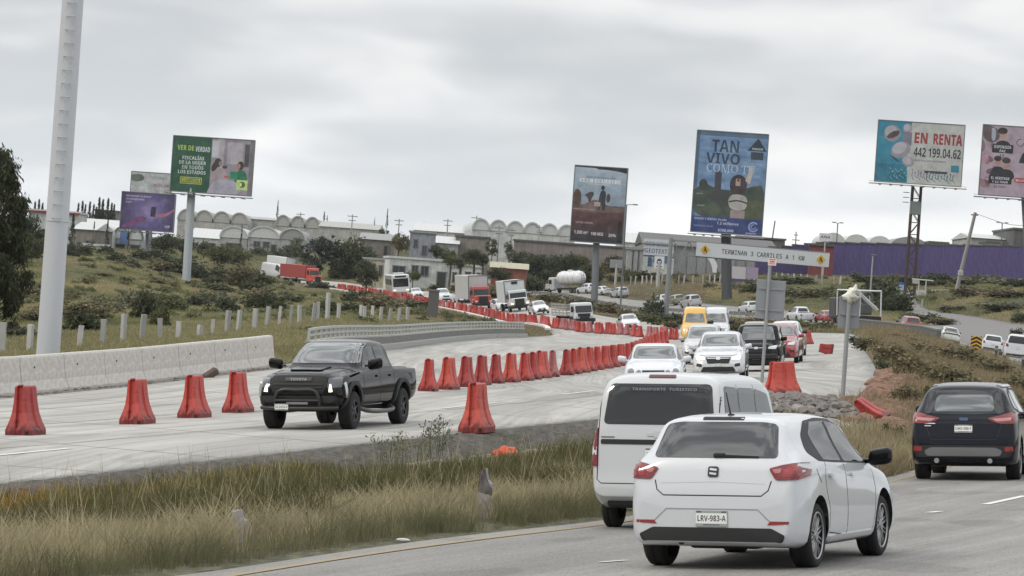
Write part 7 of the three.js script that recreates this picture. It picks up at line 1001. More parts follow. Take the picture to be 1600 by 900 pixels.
// far left
building('shop_building', 'white building with a red band under its roof, left of the tall white pole', 42, 118, 331, 388, 640, 14, WW, { rm: RW, eave: wallMat(0.32, 0.04, 0.04), open: [[0.3, 0, 0.16, 0.5, 'door'], [0.75, 0.3, 0.12, 0.3]] });
building('warehouse', 'long low white roofed shed behind the cypress row', 104, 200, 341, 366, 760, 24, WG, { roof: 'gable', rise: 2.2, rm: RW, open: [[0.3, 0.1, 0.08, 0.5], [0.6, 0.1, 0.08, 0.5]] });
building('house', 'brown flat roofed block high behind the cypress row', 147, 182, 330, 350, 840, 14, WB, { rm: WD, open: [[0.3, 0.3, 0.2, 0.4], [0.7, 0.3, 0.2, 0.4]] });
building('house', 'brown house with a sloping pale roof right of the tall white pole', 112, 147, 346, 392, 600, 12, WB, { roof: 'gable', rise: 1.4, rm: RW, yaw: -8, open: [[0.3, 0.1, 0.16, 0.3], [0.68, 0.0, 0.16, 0.5, 'door']] });
building('shed', 'small arched white shed between two cypresses', 146, 174, 352, 392, 620, 12, WW, { roof: 'vault', rise: 1.6, rm: RW, open: [[0.5, 0, 0.45, 0.55, 'door']] });
building('shed', 'open arched shed with a blue sign under the purple billboard', 176, 222, 356, 393, 625, 14, WG, { roof: 'vault', bays: 2, rise: 2.0, rm: RW, arch: GREYTRIM, open: [[0.25, 0, 0.3, 0.55, 'door'], [0.75, 0, 0.3, 0.55, 'door']] });
{ const s = solo('banner', bx(1.3, 2.2, 0.1), mat(0.08, 0.14, 0.3, 0.6), 'blue banner on the front of the open arched shed', 'banner'); s.position.copy(at(193, 371, 623)); }
building('white_wall', 'white yard wall below the small arched sheds', 130, 168, 384, 396, 590, 1, WW, { cat: 'wall', rm: RW });
// grey vaulted greenhouses
building('greenhouse', 'grey vaulted greenhouse with four arches left of the tall thin tree', 276, 386, 330, 366, 870, 40, VAULT, { roof: 'vault', bays: 4, rise: 2.7, rm: VAULT, arch: VAULT });
building('greenhouse', 'long low grey greenhouse right of the four arches', 386, 430, 337, 366, 885, 40, VAULT, { roof: 'gable', rise: 1.0, rm: VAULT });
building('greenhouse', 'grey vaulted greenhouse with three arches above the dark conifers', 429, 498, 338, 372, 870, 40, VAULT, { roof: 'vault', bays: 3, rise: 2.7, rm: VAULT, arch: VAULT });
building('greenhouse', 'long grey shed sloping away right of the three arches', 498, 590, 346, 376, 820, 30, VAULT, { roof: 'gable', rise: 1.6, rm: VAULT });
building('warehouse', 'low white roofed warehouse below the four grey arches', 296, 346, 356, 392, 800, 24, WW, { roof: 'gable', rise: 2.4, rm: RW, open: [[0.6, 0.05, 0.2, 0.4]] });
building('warehouse', 'white arched warehouse with a dark doorway below the grey arches', 342, 385, 354, 393, 790, 34, WG, { roof: 'vault', rise: 2.6, rm: RW, arch: WW, open: [[0.5, 0, 0.5, 0.6, 'door'], [0.12, 0.1, 0.1, 0.4]] });
building('warehouse', 'white arched warehouse with windows left of the dark conifers', 386, 434, 354, 396, 790, 34, WG, { roof: 'vault', rise: 2.6, rm: RW, arch: WW, open: [[0.3, 0.4, 0.2, 0.35], [0.6, 0.4, 0.2, 0.35], [0.85, 0, 0.16, 0.6, 'door']] });
building('warehouse', 'grey arched warehouse partly behind the dark conifers', 434, 476, 357, 398, 790, 34, WG, { roof: 'vault', rise: 2.6, rm: RG, arch: WW, open: [[0.4, 0, 0.3, 0.6, 'door']] });
// centre
building('shed', 'low brown shed with a pale roof left of the brown round tree', 562, 612, 364, 398, 650, 12, WB, { roof: 'gable', rise: 1.3, rm: RG, open: [[0.3, 0.1, 0.12, 0.4], [0.8, 0.05, 0.12, 0.6, 'door']] });
building('house', 'pale blue grey house with a small window, centre of the skyline', 638, 676, 364, 408, 640, 12, WGB, { rm: RG, open: [[0.62, 0.25, 0.16, 0.3], [0.25, 0.5, 0.14, 0.25]] });
building('warehouse', 'long grey shed with a low roof right of the pale blue house', 674, 714, 368, 406, 660, 20, WG, { roof: 'gable', rise: 1.5, rm: RW });
building('warehouse', 'brown walled warehouse right of the long grey shed', 710, 762, 371, 408, 665, 20, WB, { rm: RD, open: [[0.5, 0.1, 0.2, 0.4]] });
building('shop_building', 'white commercial building with grey windows behind the white bus', 606, 702, 406, 448, 560, 12, WW, { rm: RW, yaw: 6, open: [[0.16, 0.42, 0.2, 0.3], [0.42, 0.42, 0.1, 0.36], [0.58, 0.42, 0.12, 0.36], [0.86, 0.0, 0.14, 0.6, 'door']] });
building('house', 'cream house front beside the white commercial building', 566, 608, 406, 440, 575, 10, CREAM, { rm: RG, open: [[0.4, 0.3, 0.1, 0.45], [0.65, 0.3, 0.12, 0.45]] });
for (const [x0, x1, y, l] of [[702, 716, 417, 'small white kiosk left of the palm trees'], [720, 740, 416, 'small white kiosk with a yellow roof between the palm trees'], [741, 752, 418, 'narrow white kiosk right of the palm trees']]) building('kiosk', l, x0, x1, y, 446, 560, 4, WW, { rm: l.includes('yellow') ? CREAM : RW, open: [[0.5, 0.2, 0.4, 0.5]] });
building('warehouse', 'big white warehouse with six vaulted roofs on the skyline', 735, 896, 347, 400, 760, 46, WW, { roof: 'vault', bays: 6, rise: 2.4, rm: RW, arch: WW, yaw: 4 });
building('warehouse', 'low white hall left of the vaulted warehouse', 645, 740, 349, 396, 790, 30, WW, { roof: 'gable', rise: 2.0, rm: RW });
building('brick_house', 'low orange brick house with a red wall below the vaulted warehouse', 766, 822, 410, 446, 570, 9, wallMat(0.28, 0.1, 0.07), { roof: 'gable', rise: 1.0, rm: CREAM, open: [[0.4, 0.2, 0.14, 0.4]] });
building('pink_wall', 'long dull pink yard wall behind the rider billboard', 800, 1004, 383, 428, 690, 2, WP, { cat: 'wall', rm: WD });
building('warehouse', 'white roofed hall right of the rider billboard', 968, 1010, 362, 384, 780, 30, WW, { roof: 'gable', rise: 2.5, rm: RW });
// grey warehouse behind the gantry
{
  const g = building('warehouse', 'large grey warehouse with a white lettered front behind the gantry', 1002, 1212, 366, 438, 610, 40, wallMat(0.30, 0.31, 0.33), { roof: 'gable', rise: 2.2, rm: RD, eave: WG });
  const w = 210 / FOCAL * 610, tx = canvasTex(256, 128, (c, W, h) => { c.fillStyle = '#b9bdc2'; c.fillRect(0, 0, W, h); T(c, 'GEO MALLA', 128, 52, 'bold 46px sans-serif', '#6c7f96', 230, 'center'); T(c, 'GEOTEXTIL', 128, 110, 'bold 48px sans-serif', '#4a5f7c', 236, 'center'); });
  part(g, 'lettered_panel', bx(5.4, 2.9, 0.2, -w / 2 + 2.7, 5.2, 0.15), [WW, WW, WW, WW, new THREE.MeshStandardMaterial({ map: tx, roughness: 0.7 }), WW]);
  part(g, 'white_front', bx(5.6, 3.9, 0.16, -w / 2 + 2.8, 1.5, 0.1), WW); part(g, 'blue_banner', bx(3.0, 0.9, 0.1, -w / 2 + 3.4, 3.0, 0.25), mat(0.06, 0.16, 0.28, 0.6)); part(g, 'blue_banner', bx(0.7, 1.6, 0.1, -w / 2 + 1.3, 2.6, 0.25), mat(0.04, 0.08, 0.2, 0.6));
  for (let k = 0; k < 9; k++) part(g, 'wall_panel', bx(1.5, 5.4, 0.1, -w / 2 + 7 + k * 1.75, 1.9, 0.06), wallMat(0.29 + (k % 3) * 0.02, 0.3 + (k % 3) * 0.02, 0.32 + (k % 3) * 0.02));
  part(g, 'mural', bx(7, 2.2, 0.08, -w / 2 + 9.5, -0.2, 0.16), mat(0.13, 0.15, 0.17, 0.8)); part(g, 'dark_base', bx(15, 1.0, 0.12, -w / 2 + 14, -1.6, 0.14), mat(0.2, 0.2, 0.2, 0.9));
}
building('container', 'grey white container block left of the grey warehouse', 978, 1003, 390, 432, 600, 5, WG, { rm: RG, open: [[0.35, 0.05, 0.02, 0.9], [0.7, 0.05, 0.02, 0.9]] });
{ // purple wall
  const pm = new THREE.MeshStandardMaterial({ color: lin(0.10, 0.076, 0.235), map: stainTex, roughness: 0.7 });
  const g = thing('purple_wall', 'long purple wall of a warehouse yard across the right hillside', 'wall'), P = [[1178, 389, 443, 583], [1290, 379, 446, 590], [1440, 382, 447, 592], [1620, 385, 448, 590]];
  for (let i = 0; i < P.length - 1; i++) { const n = 6; for (let k = 0; k < n; k++) { const f = (t) => { const q = P[i].map((v, j) => lerp(v, P[i + 1][j], t)); return [at(q[0], q[1], q[3]), at(q[0], q[2], q[3])]; }, [t0, b0] = f(k / n), [t1, b1] = f((k + 1) / n); b0.y -= 1.5; b1.y -= 1.5;
    const a = V((b0.x + b1.x) / 2, b0.y, (b0.z + b1.z) / 2), hgt = ((t0.y + t1.y) / 2) - b0.y, L = Math.hypot(b1.x - b0.x, b1.z - b0.z); const ge = new THREE.BoxGeometry(L - 0.02, hgt, 0.4 + (k % 2) * 0.012); ge.translate(0, hgt / 2, 0); ge.rotateY(Math.atan2(-(b1.z - b0.z), b1.x - b0.x)); ge.translate(a.x, a.y, a.z); part(g, 'wall_panel', ge, pm); const c = new THREE.BoxGeometry(L - 0.01, 0.25, 0.6); c.rotateY(Math.atan2(-(b1.z - b0.z), b1.x - b0.x)); c.translate(a.x, a.y + hgt + 0.05, a.z); part(g, 'coping', c, RD); } }
  building('red_gable', 'red wall piece with a white sign at the left end of the purple wall', 1262, 1300, 384, 436, 583, 1.2, wallMat(0.24, 0.06, 0.075), { cat: 'wall', rm: RD });
  postSign('shop_sign', 'white shop sign on the red wall by the purple wall', 'sign', 1285, 440, 580, 2.1, 1.3, 6.8, signTex((c, w, h) => { c.fillStyle = '#c9c7ca'; c.fillRect(0, 0, w, h); T(c, 'ANA', 64, 84, 'bold 60px sans-serif', '#4a4650', 100, 'center'); }), { r: 0.12 });
  postSign('shop_sign', 'red and white strip sign on the purple wall under the gantry end', 'sign', 1283, 440, 578, 2.3, 0.45, 4.1, mat(0.42, 0.12, 0.14, 0.6), { r: 0.08 });
}
building('dark_roofed_hall', 'dark roofed hall between the tall blue billboard and the purple wall', 1150, 1225, 373, 400, 680, 20, WD, { rm: RD });
building('tent_hall', 'pale domed tent roofs above the left part of the purple wall', 1283, 1392, 366, 396, 700, 24, WG, { roof: 'vault', bays: 3, rise: 2.0, rm: RW });
building('tent_hall', 'pale grey arched hall behind the lattice tower', 1388, 1452, 370, 398, 690, 20, WG, { roof: 'vault', rise: 2.6, rm: RG });
building('warehouse', 'pale flat roofed warehouse at the right end of the skyline', 1516, 1584, 364, 398, 690, 30, WG, { rm: RW, roof: 'gable', rise: 1.2 });
building('warehouse', 'dark grey box building at the right edge of the skyline', 1582, 1640, 360, 400, 680, 30, WD, { rm: RD });
for (const [x0, x1, y, z] of [[1452, 1480, 380, 670], [1540, 1572, 380, 660]]) building('shed', x0 === 1452 ? 'low grey shed roof showing over the purple wall left of the leaning pole' : 'low grey shed roof showing over the purple wall at the right', x0, x1, y, 400, z, 10, WG, { rm: RD });
// ---- dirt mound and rubble
{
  const g = new THREE.PlaneGeometry(1, 1, 60, 30), p = g.attributes.position; const c0 = [6.9, 84.5];
  const pts = []; for (let i = 0; i < p.count; i++) { const u = p.getX(i), v = p.getY(i), X = lerp(1.6, 9.9, u + 0.5), Zz = lerp(73, 92, v + 0.5) + (X - 6) * 0.25, e = Math.max(0, 1 - (2 * u) ** 2) * Math.max(0, 1 - (2 * v) ** 2), q = G(X, Zz), bank = ditch(q.x, q.z); const hh = (0.08 + 0.34 * Math.exp(-(((X - 7.4) / 2.0) ** 2)) + 0.22 * fbm2(X * 1.3, Zz * 1.3, 5)) * Math.pow(e, 0.6); p.setXYZ(i, q.x, q.y + bank * (1 - e) + hh - 0.08 - (e < 0.02 ? 0.2 : 0), q.z); }
  g.computeVertexNormals(); const gt = dataTex(256, 256, (u, v) => { const s = 0.42 + fbm2(u * 8, v * 8, 5) * 0.25 + (rnd() - 0.5) * 0.14; return [s, s * 0.955, s * 0.93]; });
  const m = solo('rubble_pile', g, new THREE.MeshStandardMaterial({ map: gt, roughness: 1, side: THREE.DoubleSide }), 'grey pile of dirt and broken stone between the white minivan and the red earth mound', null); m.userData.kind = 'stuff';
  const st = []; for (let k = 0; k < 900; k++) { const X = rr(3.2, 9.4), Zz = rr(76, 90), s = Math.pow(rnd(), 4) * 0.17 + 0.03, q = new THREE.DodecahedronGeometry(s, 0); q.rotateX(rnd() * 6); q.rotateY(rnd() * 6); q.scale(1, 0.7, 1.1); const w = G(X, Zz); const e = Math.max(0, 1 - ((X - 5.75) / 4.1) ** 2) * Math.max(0, 1 - ((Zz - (X - 6) * 0.25 - 82.5) / 9.5) ** 2); q.translate(w.x, w.y + ditch(w.x, w.z) * (1 - e) + (0.08 + 0.34 * Math.exp(-(((X - 7.4) / 2.0) ** 2))) * Math.pow(e, 0.6) - 0.03, w.z); st.push(q); }
  const s2 = solo('rubble', merge(st), mat(0.17, 0.155, 0.145, 0.95), 'loose grey stones scattered over the dirt pile', null); s2.userData.kind = 'stuff';
  const ps = []; for (let k = 0; k < 1500; k++) { const px = rr(630, 950), c = hit(px, lerp(736, 700, (px - 630) / 320) + rr(-8, 9), 40, 80), s = Math.pow(rnd(), 3) * 0.1 + 0.025, q = new THREE.DodecahedronGeometry(s, 0); q.scale(1.4, 0.35, 1); q.rotateY(rnd() * 6); q.translate(c.x, c.y + 0.015, c.z); ps.push(q); }
  const s3 = solo('pale_stones', merge(ps), mat(0.27, 0.26, 0.24, 0.95), 'pale stones and lime lying below the gravel bank left of the white minivan', null); s3.userData.kind = 'stuff';
}
// ---------------------------------------------------------------- vegetation
// many small leaf blades in clumps through a volume; vertex colours vary from clump to clump
function foliage(o) { // n leaves, clumps k, place(r) -> [x, y, z], size, spread, cols, droop
  const P = [], N = [], C = [], R = seeded(o.seed), r2 = (a, b) => a + (b - a) * R(), c = new THREE.Color(), cl = [];
  for (let k = 0; k < o.k; k++) { const p = o.place(R); cl.push([p, R(), o.spread * r2(0.6, 1.3)]); }
  const gs = () => (R() + R() + R() - 1.5) / 1.0;
  for (let i = 0; i < o.n; i++) {
    const [p, tone, sp] = cl[Math.floor(R() * cl.length)], s = o.size * r2(0.6, 1.4), x = p[0] + gs() * sp, y = p[1] + gs() * sp * (o.flat ?? 0.8), z = p[2] + gs() * sp;
    const a = R() * 6.283, e = o.droop ? -1.2 + R() * 0.5 : Math.asin(2 * R() - 1), d = V(Math.cos(a) * Math.cos(e), Math.sin(e), Math.sin(a) * Math.cos(e)), w = V(r2(-1, 1), r2(-1, 1), r2(-1, 1)).cross(d).normalize().multiplyScalar(s * (o.wide ?? 0.32));
    d.multiplyScalar(s); const A = V(x, y, z), B = A.clone().addScaledVector(d, 0.45).add(w), D = A.clone().addScaledVector(d, 0.45).sub(w), E = A.clone().add(d);
    const nn = V().crossVectors(w, d).normalize();
    const t = clamp(tone * 0.75 + R() * 0.35, 0, 1) * (o.cols.length - 1.001), j = Math.floor(t); c.copy(o.cols[j]).lerp(o.cols[j + 1], t - j);
    for (const q of [A, B, E, A, E, D]) { P.push(q.x, q.y, q.z); N.push(nn.x, nn.y, nn.z); C.push(c.r, c.g, c.b); }
  }
  const g = new THREE.BufferGeometry(); g.setAttribute('position', new THREE.Float32BufferAttribute(P, 3)); g.setAttribute('normal', new THREE.Float32BufferAttribute(N, 3)); g.setAttribute('color', new THREE.Float32BufferAttribute(C, 3)); return g;
}
const LEAF = new THREE.MeshPhysicalMaterial({ vertexColors: true, roughness: 0.95, side: THREE.DoubleSide, transmission: 0.3, thickness: 0, specularIntensity: 0.3 });
const BARK = mat(0.09, 0.07, 0.055, 0.95);
const dk = [lin(0.035, 0.042, 0.024), lin(0.06, 0.07, 0.038), lin(0.095, 0.105, 0.055)], md = [lin(0.055, 0.065, 0.03), lin(0.10, 0.11, 0.048), lin(0.165, 0.165, 0.075)], br = [lin(0.085, 0.078, 0.045), lin(0.145, 0.128, 0.072), lin(0.22, 0.185, 0.11)], gy = [lin(0.08, 0.085, 0.058), lin(0.135, 0.14, 0.09), lin(0.2, 0.195, 0.125)], dc = [lin(0.025, 0.032, 0.028), lin(0.045, 0.055, 0.045), lin(0.065, 0.078, 0.06)];
const ballPlace = (a, b, c, y0) => (R) => { const t = R() * 6.283, u = 2 * R() - 1, r = Math.pow(R(), 0.45), s = Math.sqrt(1 - u * u); return [Math.cos(t) * s * r * a, y0 + u * r * b, Math.sin(t) * s * r * c]; };
function limbs(list) { return merge(list.map(([a, b, r, s]) => rod(V(...a), V(...b), r, s ?? r * 0.5, 7))); }
// shrub prototypes, 1 unit wide and roughly 0.8 high
const shrubSet = [md, dk, br, gy].map((cols, i) => [0, 1].map((v) => ({ crown: foliage({ n: 1500, k: 22, seed: 40 + i * 7 + v, place: ballPlace(0.38, 0.3, 0.38, 0.33), spread: 0.17, size: 0.075, cols, wide: 0.4 }), stem: limbs([[[0, -0.1, 0], [0.05, 0.4, 0], 0.03], [[0, 0, 0], [-0.16, 0.35, 0.06], 0.02], [[0, 0, 0], [0.18, 0.33, -0.05], 0.02]]) })));
const shrubProto = {};
function shrub(kind, px, py, Z, w, h, label, group) {
  const v = rnd() < 0.5 ? 0 : 1, k = kind + '_' + v; let o;
  if (!shrubProto[k]) { o = shrubProto[k] = thing('shrub', label, 'shrub', group); part(o, 'crown', shrubSet[kind][v].crown, LEAF); part(o, 'stem', shrubSet[kind][v].stem, BARK); } else o = copyOf(shrubProto[k], 'shrub', label, group);
  stand(o, gpx(px, py, Z), 0, true); const W = w / FOCAL * Z, Hh = h / FOCAL * Z / 0.72; o.scale.set(W, Hh, W); o.rotation.y = rr(0, 6.28); o.position.y -= 0.08 * Hh; return o;
}
const kinds = ['green', 'dark green', 'brown', 'grey green'];
const sg = (t) => 'shrubs ' + t;
// measured shrubs: [kind, px, py (foot), Z, width px, height px]
const left = [[1, 230, 395, 560, 60, 26], [1, 275, 400, 520, 90, 40], [2, 250, 398, 500, 60, 28], [1, 312, 408, 510, 60, 30], [1, 352, 420, 490, 55, 34], [2, 372, 436, 470, 60, 44], [1, 350, 441, 470, 56, 22], [1, 330, 436, 480, 40, 22], [1, 388, 420, 520, 60, 30], [1, 410, 440, 500, 40, 26], [3, 205, 408, 480, 50, 20], [1, 182, 401, 500, 50, 22], [1, 128, 400, 520, 44, 24], [1, 105, 400, 510, 30, 26], [1, 165, 396, 560, 40, 20], [2, 60, 400, 500, 60, 40], [1, 40, 412, 430, 60, 50], [1, 112, 404, 480, 30, 16], [2, 200, 414, 450, 24, 10], [3, 260, 418, 455, 44, 14], [2, 240, 446, 380, 60, 12], [1, 225, 500, 215, 56, 62], [0, 250, 516, 190, 40, 44], [3, 215, 490, 250, 70, 44], [1, 128, 535, 165, 80, 50], [2, 130, 510, 200, 90, 40], [3, 160, 498, 240, 80, 30], [0, 270, 490, 260, 70, 34], [3, 310, 480, 300, 70, 34], [1, 355, 490, 262, 56, 34], [3, 345, 470, 330, 60, 24], [1, 405, 480, 300, 60, 38], [2, 415, 460, 360, 70, 26], [1, 430, 486, 290, 40, 26], [1, 300, 445, 420, 30, 12], [1, 395, 452, 430, 50, 24], [0, 330, 454, 400, 80, 16], [1, 450, 470, 360, 60, 20], [2, 30, 470, 280, 80, 24], [2, 50, 520, 190, 70, 30], [3, 20, 545, 150, 80, 26], [1, 510, 494, 262, 50, 30], [1, 545, 498, 280, 40, 24], [2, 590, 500, 320, 90, 28], [1, 640, 490, 370, 70, 20], [1, 560, 476, 400, 70, 30], [2, 600, 480, 420, 60, 20], [1, 690, 497, 310, 50, 10], [1, 500, 455, 560, 60, 16], [2, 485, 520, 190, 50, 14], [0, 30, 430, 340, 50, 10], [2, 160, 432, 370, 40, 8], [2, 80, 452, 310, 30, 8], [1, 45, 404, 470, 20, 14]];
const ordered = (list, say, group) => { const n = {}; [...list].sort((a, b) => a[1] - b[1]).forEach(([k, x, y, z, w, h]) => { n[k] = (n[k] || 0) + 1; shrub(k, x, y, z, w, h, `${nth(n[k])} ${kinds[k]} shrub from the left ${say}`, group); }); };
ordered(left, 'on the grassy slope left of the road', sg('on the left slope'));
const mid = [[1, 610, 402, 690, 60, 16], [1, 645, 412, 600, 120, 22], [1, 700, 404, 640, 60, 16], [2, 720, 452, 530, 50, 18], [2, 760, 452, 530, 60, 20], [1, 740, 446, 540, 30, 16], [2, 800, 460, 520, 70, 18], [1, 682, 448, 548, 34, 14], [1, 825, 440, 590, 60, 40], [1, 850, 424, 640, 80, 34], [1, 885, 430, 640, 60, 24], [2, 880, 412, 650, 40, 16], [1, 912, 414, 640, 46, 30], [2, 952, 416, 640, 40, 24], [1, 960, 444, 590, 40, 14], [1, 985, 440, 590, 50, 24], [1, 1015, 438, 585, 50, 20], [1, 915, 440, 600, 40, 16], [0, 928, 448, 570, 50, 12], [1, 1018, 484, 430, 44, 40], [1, 1000, 492, 400, 60, 20], [2, 950, 494, 420, 60, 24], [2, 900, 488, 470, 70, 20], [2, 860, 482, 480, 60, 18], [2, 985, 500, 380, 60, 20], [1, 1045, 500, 370, 60, 22], [0, 1020, 512, 330, 50, 18], [2, 1050, 516, 315, 40, 16], [2, 770, 476, 480, 60, 14], [2, 1150, 520, 300, 60, 30], [2, 1190, 506, 350, 70, 20], [0, 1250, 512, 330, 60, 18], [0, 1290, 520, 300, 60, 18], [2, 1220, 516, 310, 60, 20], [3, 1070, 442, 570, 40, 12], [3, 1120, 444, 560, 40, 16], [2, 1060, 440, 580, 26, 16]];
ordered(mid.filter((m) => m[1] < 1000), 'below the warehouses behind the far lanes', sg('below the warehouses')); ordered(mid.filter((m) => m[1] >= 1000), 'on the brown slope by the far bend', sg('by the far bend'));
const rightS = [[1, 1350, 436, 545, 60, 20], [1, 1380, 470, 460, 60, 40], [1, 1400, 482, 430, 70, 40], [1, 1372, 452, 500, 60, 24], [1, 1415, 442, 530, 60, 22], [1, 1465, 436, 560, 70, 18], [1, 1455, 448, 530, 60, 16], [1, 1500, 446, 530, 80, 16], [3, 1550, 444, 540, 90, 16], [1, 1590, 448, 500, 70, 20], [2, 1520, 462, 460, 90, 18], [2, 1570, 470, 430, 90, 22], [1, 1595, 500, 370, 40, 20], [3, 1560, 484, 400, 90, 20], [2, 1470, 500, 380, 60, 16], [1, 1440, 496, 390, 70, 22], [1, 1240, 448, 530, 90, 18], [0, 1270, 466, 470, 90, 20], [3, 1230, 462, 480, 80, 20], [1, 1180, 460, 500, 60, 20], [0, 1320, 470, 460, 80, 26], [1, 1330, 490, 420, 60, 16], [3, 1150, 454, 520, 70, 14], [2, 1510, 452, 500, 50, 10], [1, 1590, 520, 330, 30, 18], [1, 1490, 480, 420, 50, 14]];
ordered(rightS, 'on the hillside below the purple wall', sg('below the purple wall'));
const mound = [[2, 1400, 560, 150, 90, 34], [2, 1450, 560, 160, 90, 30], [2, 1360, 548, 185, 60, 24], [1, 1345, 534, 225, 50, 18], [2, 1500, 580, 150, 100, 36], [2, 1545, 590, 140, 90, 32], [2, 1470, 610, 110, 110, 50], [2, 1425, 600, 118, 80, 44], [2, 1520, 620, 105, 100, 44], [2, 1580, 612, 120, 80, 36], [2, 1400, 530, 240, 60, 16], [3, 1430, 540, 210, 60, 20], [2, 1480, 560, 180, 60, 22], [1, 1395, 690, 72, 44, 40], [1, 1380, 600, 128, 40, 26], [2, 1410, 640, 92, 60, 36], [1, 1450, 640, 95, 60, 40], [2, 1590, 640, 98, 70, 40], [1, 1415, 705, 68, 44, 34]];
ordered(mound, 'on the earth mound between the roads', sg('on the earth mound'));

// ---- trees
function cypress(px, y0, y1, Z, label, group, wide = 0.12) {
  let o; if (!cypress.p) { o = cypress.p = thing('cypress_tree', label, 'tree', group); part(o, 'crown', foliage({ n: 2600, k: 80, seed: 91, place: (R) => { const y = Math.pow(R(), 0.8), r = (1 - y) * 0.5 * Math.min(1, y * 6 + 0.3) * Math.sqrt(R()), a = R() * 6.283; return [Math.cos(a) * r, y * 0.95, Math.sin(a) * r]; }, spread: 0.06, size: 0.05, cols: dc, flat: 0.5 }).scale(1, 1, 1), LEAF); part(o, 'trunk', limbs([[[0, -0.1, 0], [0, 0.8, 0], 0.06]]), BARK); } else o = copyOf(cypress.p, 'cypress_tree', label, group);
  const b = at(px, y0, Z), h = (y0 - y1) / FOCAL * Z; o.position.copy(b); o.scale.set(h * wide * 2, h, h * wide * 2); o.rotation.y = rr(0, 6); return o;
}
const CY = 'cypress trees along the left skyline';
let cyN = 0; for (const [x, y0, y1] of [[52, 360, 314], [58, 360, 310], [64, 360, 316], [120, 362, 316], [126, 362, 313], [131, 362, 318], [138, 360, 314], [144, 362, 318], [152, 362, 307], [158, 362, 310], [166, 362, 309], [172, 362, 316], [176, 360, 318], [148, 362, 322]]) cypress(x, y0, y1, 800, nth(++cyN) + ' slim cypress in the row on the left skyline', CY, 0.16);
cypress(112, 382, 332, 590, 'broad cypress close to the right side of the tall white pole', undefined, 0.16); cypress(145, 388, 345, 600, 'cypress right of the brown house', undefined, 0.1); cypress(166, 388, 342, 600, 'taller cypress before the arched sheds', undefined, 0.11); cypress(199, 388, 350, 600, 'cypress at the left foot of the purple billboard', undefined, 0.1); cypress(376, 388, 350, 600, 'thin cypress between the two white arched warehouses', undefined, 0.08);
cypress(433, 340, 312, 780, 'lone tall spire shaped tree above the grey greenhouses', undefined, 0.1); cypress(604, 356, 325, 780, 'lone tall spire shaped tree at the centre of the skyline', undefined, 0.09); cypress(585, 352, 339, 800, 'tiny spire shaped tree left of the tall centre one', undefined, 0.1); cypress(506, 345, 330, 800, 'small dark conical tree above the long grey shed', undefined, 0.2); cypress(511, 345, 336, 800, 'smallest dark conical tree above the long grey shed', undefined, 0.2);
function roundTree(o) { // [px, foot y, top y, width px, Z]
  const t = thing('broadleaf_tree', o.label, 'tree', o.group), b = at(o.px, o.y0, o.Z), k = o.Z / FOCAL, h = (o.y0 - o.y1) * k, w = o.w * k; t.position.copy(b);
  part(t, 'crown', foliage({ n: o.n ?? 2600, k: o.k ?? 34, seed: o.seed, place: ballPlace(w * 0.42, h * 0.4, w * 0.42, h * 0.56), spread: w * 0.13, size: w * 0.055, cols: o.cols, wide: 0.38 }), LEAF);
  part(t, 'trunk', limbs([[[0, -1.5, 0], [0, h * 0.5, 0], w * 0.04], [[0, h * 0.2, 0], [w * 0.25, h * 0.6, 0], w * 0.025], [[0, h * 0.25, 0], [-w * 0.25, h * 0.62, w * 0.1], w * 0.025], [[0, h * 0.3, 0], [0.02 * w, h * 0.8, -w * 0.1], w * 0.02]]), BARK); return t;
}
roundTree({ px: 497, y0: 436, y1: 361, w: 46, Z: 640, seed: 5, cols: dc, n: 4200, label: 'dense dark conifer behind the red semi truck' }); roundTree({ px: 518, y0: 436, y1: 366, w: 34, Z: 640, seed: 6, cols: dc, n: 2600, label: 'dark conifer just right of the densest one' }); roundTree({ px: 476, y0: 436, y1: 372, w: 26, Z: 640, seed: 7, cols: dc, label: 'narrow dark tree left of the dense conifer' });
roundTree({ px: 552, y0: 446, y1: 372, w: 84, Z: 640, seed: 8, cols: dk, n: 6000, k: 60, label: 'wide dark green tree mass left of the cream house' }); roundTree({ px: 572, y0: 450, y1: 406, w: 52, Z: 545, seed: 9, cols: dk, n: 3600, label: 'round dark bushy tree before the cream house' }); roundTree({ px: 530, y0: 450, y1: 414, w: 44, Z: 640, seed: 10, cols: dk, n: 3600, label: 'low dark tree above the far road left of the bus' });
roundTree({ px: 622, y0: 400, y1: 359, w: 38, Z: 630, seed: 12, cols: br, n: 2600, label: 'round brownish tree beside the pale blue house' }); roundTree({ px: 598, y0: 392, y1: 356, w: 30, Z: 660, seed: 13, cols: dk, label: 'dark tree behind the low brown shed' }); roundTree({ px: 682, y0: 404, y1: 382, w: 30, Z: 625, seed: 14, cols: dk, label: 'low dark tree before the long grey shed' });
roundTree({ px: 795, y0: 408, y1: 375, w: 22, Z: 650, seed: 15, cols: dk, label: 'small dark tree before the vaulted warehouse' }); roundTree({ px: 768, y0: 408, y1: 372, w: 24, Z: 655, seed: 16, cols: dk, label: 'dark tree left of the slim grey pole' }); roundTree({ px: 838, y0: 436, y1: 393, w: 60, Z: 600, seed: 17, cols: dk, n: 4000, label: 'wide dark tree left of the tank truck' }); roundTree({ px: 880, y0: 426, y1: 398, w: 60, Z: 620, seed: 18, cols: dk, n: 3600, label: 'dark tree behind the tank truck' });
roundTree({ px: 460, y0: 420, y1: 366, w: 34, Z: 775, seed: 19, cols: md, label: 'mid green tree before the grey arched warehouse' }); roundTree({ px: 1120, y0: 443, y1: 425, w: 26, Z: 560, seed: 20, cols: gy, label: 'sparse tree before the grey warehouse' });
